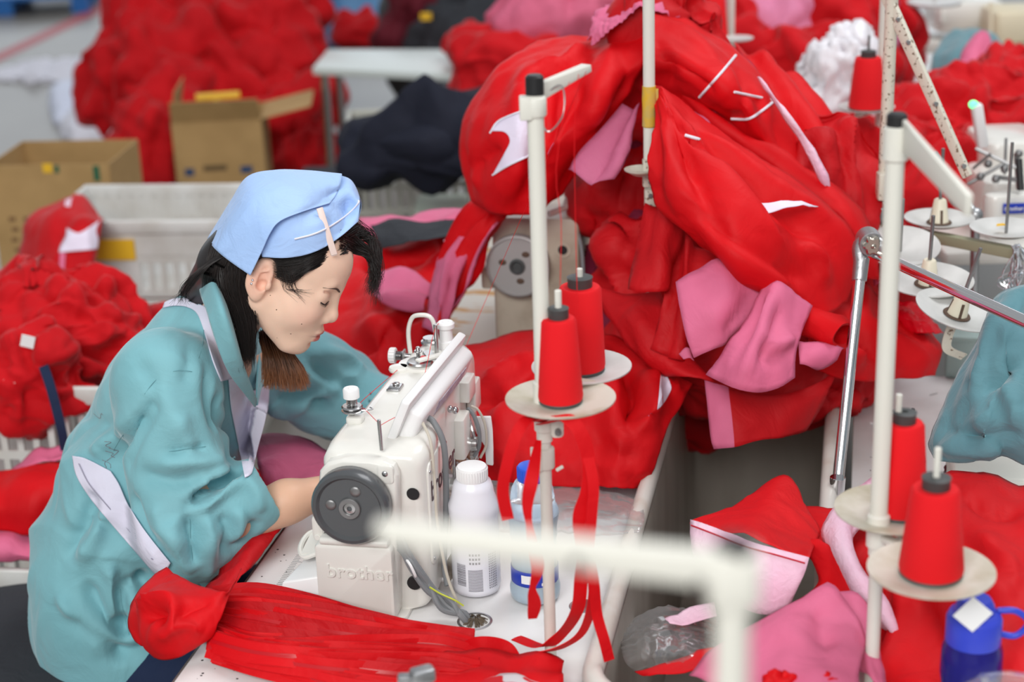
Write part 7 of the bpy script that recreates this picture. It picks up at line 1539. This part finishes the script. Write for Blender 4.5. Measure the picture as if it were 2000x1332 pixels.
lump('garment', 'dark maroon bundle beside the black bags at the aisle', 'garment', P(830, 35, 8.2), (.2, .2, .28), fabric('maroon_cloth', (.12, .01, .02), .8), 122, .03, .15, n=(80, 50))
lump('sack', 'black bag heap behind the long pale table', 'sack', P(930, 65, 8.0), (.36, .25, .2), DKGREY, 123, .03, .2, n=(80, 50))
lump('sack', 'black bag standing at the end of the far table', 'sack', P(790, 75, 8.3), (.1, .15, .55), BLACKP, 124, .015, .2, n=(60, 40))
lump('sack', 'black bag on the floor under the long pale table', 'sack', xyz(850, 190, .12), (.2, .3, .14), BLACKP, 125, .02, .2, n=(60, 40))
b = MB(); q = P(832, 32, 7.8); b.box(q, (.05, .03, .03)); tag(b.build('yellow_clip', YELLOW), 'small yellow clip on the maroon bundle', 'clip')
b = MB(); q = xyz(760, 195, .1); b.box((q.x+.1, q.y, .12), (.08, .2, .24)); tag(b.build('wooden_box', mat('orange_wood', (.35, .15, .05), .7)), 'small brown wooden box on the floor under the long pale table', 'box')
# pink and red garments beyond the big heap
lump('garment', 'pink lined garment piled beyond the big heap on the aisle side', 'garment', P(1095, 55, 5.6), (.24, .2, .17), [fabric('soft_pink', (.62, .13, .22), .8)], 130, .05, .16, n=(90, 60))
lump('garment', 'red garment under the pink one on the far aisle table', 'garment', P(1010, 120, 5.5), (.2, .2, .12), [REDb], 131, .05, .15, n=(80, 50))
lump('garment', 'red garment lying at the end of the long pale table', 'garment', P(950, 92, 6.6), (.15, .2, .06), [REDb], 132, .03, .15, n=(60, 40))
far_table('table holding the pink and red garments past the aisle', ((945, 215), (1240, 215), (1240, 120), (960, 120)), .72, LAMI)
SP = fabric('soft_rose', (.66, .22, .36), .8)
far = [(1500, 40, 5.0, (.26, .2, .2), SP, 'rose pink satin garment on the far table behind the heap'), (1600, 80, 5.0, (.2, .2, .2), REDb, 'red garment heap beside the rose satin one'), (1440, 110, 4.9, (.16, .15, .14), REDb, 'dark red garment below the rose satin one'), (1640, 20, 5.2, (.17, .2, .2), SP, 'rose garment leaning behind the far red cone'), (1540, 130, 4.8, (.2, .16, .1), REDb, 'red garment at the front of the far table'), (1330, 30, 5.2, (.14, .2, .14), REDb, 'red garment right behind the peak of the big heap'), (1720, 60, 5.3, (.1, .2, .16), REDb, 'red garment behind the swing arm stand')]
for k, (x, y, Z, r, m, lb) in enumerate(far): lump('garment', lb, 'garment', P(x, y, Z), r, [m], 140+k, .05, .17, n=(90, 60))
far_table('far sewing table holding the rose and red garments', ((1320, 215), (1725, 215), (1725, 80), (1330, 80)), .75, LAMI)
# red heap on the facing row, farther along
for k, (x, y, Z, r, lb) in enumerate(((1800, 270, 4.3, (.2, .18, .13), 'red garment heap behind the freckled swing arm'), (1900, 240, 4.3, (.2, .18, .12), 'red garment heap in front of the far teal cloth'), (1985, 200, 4.4, (.16, .18, .12), 'red garment heap at the picture edge above the machine'), (1790, 370, 3.9, (.18, .14, .11), 'red garment between the freckled stand and the overlock machine'), (1740, 340, 4.0, (.16, .14, .12), 'red garment just behind the chipped pole'), (1680, 320, 3.9, (.12, .12, .1), 'red garment beneath the far red cone tray'), (1870, 330, 4.1, (.15, .14, .1), 'red garment behind the white control head'))):
    lump('garment', lb, 'garment', P(x, y, Z), r, [REDb], 150+k, .04, .12, n=(90, 60))
cloth('garment', 'red cloth tail with pale edge pointing at the chipped pole', 'garment', [[(1600, 300, 3.4), (1650, 310, 3.36), (1712, 298, 3.34)], [(1640, 350, 3.3), (1670, 345, 3.28), (1702, 320, 3.3)], [(1670, 400, 3.26), (1690, 380, 3.26), (1708, 330, 3.3)]], RP, seed=160, rest=1.03)
far_table('middle table of the facing row under the red heaps', ((1640, 470), (2080, 500), (2080, 250), (1680, 250)), .74, LAMI)
far_table('white table beyond the far teal cloth', ((1775, 215), (2080, 215), (2080, 20), (1790, 20)), .75, LAMI)
TF = cloth('garment', 'teal cloth draped over a far machine at the picture edge', 'garment', [[(1842, 75, 4.9), (1880, 48, 4.9), (1925, 60, 4.9), (1975, 90, 5.0), (2040, 110, 5.0)], [(1822, 110, 4.75), (1880, 105, 4.65), (1930, 120, 4.65), (1985, 130, 4.75), (2050, 140, 4.8)], [(1815, 160, 4.7), (1870, 160, 4.55), (1925, 165, 4.55), (1980, 175, 4.65), (2050, 190, 4.7)], [(1860, 215, 4.65), (1890, 210, 4.52), (1930, 210, 4.5), (1980, 220, 4.6), (2050, 230, 4.65)]], (TEALD, TEAL), seed=161, rest=1.05, res=.015)
cloth('garment', 'pink and red collar piece standing on the far teal cloth', 'garment', [[(1905, 70, 4.6), (1918, 62, 4.6), (1926, 68, 4.6)], [(1880, 110, 4.55), (1905, 110, 4.5), (1935, 110, 4.55)], [(1870, 160, 4.5), (1900, 165, 4.45), (1940, 165, 4.5)]], (PINK, RED), seed=162, rest=1.02)
cloth('garment', 'pink strip lying on the red heap below the far teal cloth', 'garment', [[(1940, 118, 4.5), (1975, 115, 4.5), (2020, 115, 4.5)], [(1945, 145, 4.42), (1980, 145, 4.4), (2020, 145, 4.42)]], PR, seed=163, rest=1.1)
# white plastic bag and far stands with red cones
lump('plastic_bag', 'white crinkled plastic bag standing behind the far red cone', 'plastic bag', P(1625, 190, 4.2), (.11, .1, .16), mat('milky_plastic_bag', (.78, .76, .8), .3), 165, .022, .05, n=(110, 70))
def mini_stand(label, conelabel, px, py, Z, cr, ch, poff, h_up, disc_r=.075, cone=True, zb=.75):
    c = P(px, py, Z); t = T('thread_stand', label, 'thread stand', (c.x+poff, c.y+.06, zb)); b = MB(); b.cyl((c.x+poff, c.y+.06, zb), (c.x+poff, c.y+.06, c.z+h_up), .011); b.build('pole', CREAM, t)
    bar('cross_bar', t, V((c.x+poff, c.y+.06, c.z-.012)), c+V((-.02, 0, -.012)), .014, .01, CREAM); disc_on(t, c, disc_r, DISCW, rod=ch+.05)
    if cone: cone_of_thread(c+V((0, 0, .002)), ch, cr, cr*.68, conelabel, None)
mini_stand('cream thread stand with one red cone before the white plastic bag', 'red cone on a white tray before the white plastic bag', 1692, 214, 3.75, .040, .115, .045, .6, .062, zb=0.)
mini_stand('far cream stand with one red cone behind the heap peak', 'tall red cone with blue base behind the heap peak', 1395, 78, 4.4, .036, .12, .05, .4, .03, zb=0.)
b = MB(); q = P(1440, 78, 4.35); b.lathe([(0, 0), (.04, .002), (.042, .006), (0, .006)], q, (0, 0, 1), 24); tag(b.build('spool_tray', DISCW), 'tiny empty white tray on the far pole beside the tall red cone', 'spool tray')
# ------------------------------------------------------------------ the old beige machine behind
m2 = T('sewing_machine', 'old beige sewing machine with flat grey handwheel under the heap', 'sewing machine', M=ROW @ Matrix.Translation((.30, 1.25, 0)))
Z2 = 3.4; wc2 = ROW.inverted() @ P(1012, 518, 3.38); u0 = wc2.y
b = RM(); x0, x1 = wc2.x-.055, wc2.x+.12
pf = lambda z0, z1, y, g=0: prof(x0+g, x1-g, z0, z1-g, .02, y)
b.loft([pf(.0, wc2.z+.085, u0+.015, .006), pf(.0, wc2.z+.092, u0+.02), pf(.0, wc2.z+.092, u0+.13), pf(.13, wc2.z+.092, u0+.15, .012), pf(.14, wc2.z+.092, u0+.40, .012), pf(.10, wc2.z+.092, u0+.42, .014), pf(.10, wc2.z+.08, u0+.47, .02)]); b.build('arm_casting', ENAMELO, m2, auto=60)
b = RM(); b.lathe([(.03, 0), (.062, 0), (.064, .003), (.064, .02), (.060, .0225), (.0575, .019), (0, .018)], (wc2.x, u0+.01, wc2.z), (0, -1, 0), 44); hw2 = b.build('handwheel', mat('light_grey_wheel', (.42, .42, .41), .45, .3), m2)
b = RM(); b.lathe([(.016, .017), (.016, .022), (.012, .023), (.008, .019), (0, .019)], (wc2.x, u0+.01, wc2.z), (0, -1, 0), 24)
b.build('hub', GPLAST, hw2)
for a in (55, 165, 280): b = RM(); b.ell((wc2.x+.031*math.cos(math.radians(a)), u0-.009, wc2.z+.031*math.sin(math.radians(a))), (.008, .002, .006)); b.build('wheel_hole', SLOT, hw2)
b = RM(); b.cyl((wc2.x+.089, u0+.016, wc2.z+.03), (wc2.x+.089, u0+.012, wc2.z+.03), .010); b.build('socket', BLACKP, m2); b = RM(); b.lathe([(.012, 0), (.017, .001), (.017, .004), (.012, .004)], (wc2.x+.089, u0+.0165, wc2.z+.03), (0, -1, 0), 20); b.build('socket_ring', ENAMELO, m2)
b = RM(); b.rbox((wc2.x-.068, u0+.03, wc2.z-.035), (.026, .03, .045), .006); b.build('stitch_dial', ENAMELO, m2)
b = RM(); b.rbox((wc2.x+.0, u0+.01, -.0+.004), (.20, .3, .008), .01); b.build('bed_plate', ENAMELO, m2)
b = RM(); q = ROW.inverted() @ P(1120, 350, 3.36); q2 = ROW.inverted() @ P(1104, 405, 3.36); q3 = ROW.inverted() @ P(1072, 418, 3.34)
b.tube([q, q2, q3], .007, 8, sub=1); b.build('thread_guide_arm', CREAM, m2); b = RM(); qa = ROW.inverted() @ P(1140, 345, 3.42); b.loft([[q, qa, qa+V((0, .02, 0)), q+V((0, .02, 0))], [q2, q2+V((.03, 0, 0)), q2+V((.03, .02, 0)), q2+V((0, .02, 0))]]); b.build('control_panel', ENAMELO, m2)
b = MB(); b.tube([P(1118, 430, 3.36), P(1135, 480, 3.36), P(1140, 560, 3.36), P(1142, 640, 3.4)], .004, 8); b.build('machine_cable', CABLE, m2)
# red threads rising from the cones to the stand arm
b = MB(); b.tube([P(1094, 560, 2.2), P(1096, 430, 2.16), P(1086, 330, 2.14), P(1112, 160, 2.14)], .00045, 4, sub=3); tag(b.build('thread', THREAD), 'red thread running from the slim cone up to the stand arm', 'thread')
b = MB(); b.tube([P(1128, 600, 2.25), P(1124, 430, 2.2), P(1122, 250, 2.17), P(1130, 145, 2.15)], .00045, 4, sub=3); tag(b.build('thread', THREAD), 'red thread running from the fuller cone up to the stand arm tip', 'thread')
b = MB(); b.tube([P(1145, 140, 2.16), P(1060, 330, 2.5), P(960, 560, 3.0), P(900, 700, 2.9)], .00045, 4, sub=3); tag(b.build('thread', THREAD), 'red thread slanting from the stand arm down past the old machine', 'thread')
# ------------------------------------------------------------------ overlock machine at the picture edge
ov = T('overlock_machine', 'white overlock machine with levers and a blue badge at the picture edge', 'sewing machine', P(1960, 460, 3.6))
def OB(name, px, py, Z, d, m, r=.008, rot=0): b = MB(); b.rbox(P(px, py, Z), d, r, rot=Matrix.Rotation(rot, 3, 'Z')); return b.build(name, m, ov)
OB('machine_body', 1975, 400, 3.75, (.18, .2, .16), ENAMEL, .03); OB('machine_head', 1965, 300, 3.85, (.15, .2, .10), ENAMEL, .03); OB('front_cover', 1965, 420, 3.55, (.10, .05, .10), ENAMEL, .02, .2); OB('machine_bed', 1950, 470, 3.7, (.3, .25, .03), ENAMEL, .01)
bd = OB('badge', 1980, 407, 3.51, (.046, .003, .022), BLUEINK, .006)
cbb = P(1980, 407, 3.505); text_mesh('badge_lettering', 'brother', .012, basis(cbb+V((0, -.003, 0)), (1, 0, 0), (0, 0, 1)), PAPER, bd, .0003)
b = MB(); b.rbox(P(1913, 245, 3.6), (.022, .03, .095), .006, rot=Matrix.Rotation(-.2, 3, 'Y')); ct = b.build('lamp_head', WPLAST, ov); b = MB(); b.ell(P(1901, 204, 3.58), (.010, .010, .009)); b.build('green_lamp', mat('green_indicator', (.1, .8, .3), .4, emit=(.15, 1, .35, 1.3)), ct)
b = MB()
for (x0, y0), (x1, y1), r in (((1905, 290), (1990, 330), .004), ((1890, 360), (1960, 320), .004), ((1965, 270), (1962, 340), .003), ((1985, 300), (1990, 370), .006), ((1900, 330), (1935, 300), .003), ((1940, 345), (1990, 352), .005)): b.cyl(P(x0, y0, 3.55), P(x1, y1, 3.52), r, n=8)
for x, y in ((1930, 320), (1962, 330), (1990, 300), (1945, 350), (1915, 345)): b.ell(P(x, y, 3.53), (.009, .009, .009), 10, 6)
b.build('lever', GREYM, ov); b = MB(); b.cyl(P(1990, 310, 3.5), P(1994, 372, 3.5), .007); b.build('shaft', BLACKP, ov)
b = MB()
pts = [P(1820, 300, 3.35), P(1845, 345, 3.35), P(1872, 385, 3.33), P(1905, 420, 3.3)]
b.tube(pts, .011, 10, sub=2); b.ell(pts[2], (.018, .014, .018)); b.ell(pts[3], (.015, .014, .015)); b.cyl(pts[3], (pts[3].x+.02, pts[3].y+.02, .75), .009); tag(b.build('articulated_arm', CASTM), 'worn metal jointed rod leading to the overlock machine', 'lamp arm')
b = MB(); rk = random.Random(5); c = P(1985, 500, 3.02)
for k in range(18): b.tube([c+V((rk.gauss(0, .008), rk.gauss(0, .006), .02)), c+V((rk.gauss(0, .014), rk.gauss(0, .01), -.02)), c+V((rk.gauss(0, .012), rk.gauss(0, .01), -.05)), c+V((rk.gauss(0, .008), 0, -.07))], .0015, 5, sub=3)
tag(b.build('tinsel_knot', mat('silver_tinsel', (.7, .72, .75), .2, .9)), 'knotted silvery plastic string hanging from the tray rail', 'string')
# far upper corner machines
for k, (x, y, Z, d, m, lb) in enumerate(((1880, 25, 5.6, (.22, .2, .10), ENAMEL, 'blurred ivory machine head far up beside the freckled arm'), (1975, 45, 5.4, (.16, .2, .10), mat('cream_far_machine', (.7, .62, .45), .5), 'blurred cream machine arm over the far teal cloth'))):
    b = MB(); b.rbox(P(x, y, Z), d, .03); b.rbox(P(x, y, Z)-V((.02, .02, .09)), (d[0]*1.5, .2, .04), .01); b.cyl(P(x-40, y+20, Z-.1), P(x-40, y-40, Z-.1), .006); q = P(x, y, Z); b.box((q.x, q.y, (q.z-.1+.75)/2), (.1, .14, q.z-.1-.75)); tag(b.build('sewing_machine', m), lb, 'sewing machine')
b = MB(); q = P(1825, 10, 5.2); b.lathe([(0, 0), (.08, .003), (.085, .012), (0, .006)], q, (0, 0, 1), 24); b.cyl(q, q+V((0, 0, .1)), .004); tag(b.build('spool_tray', DISCW), 'blurred empty tray with rod at the very top near the freckled arm', 'spool tray')
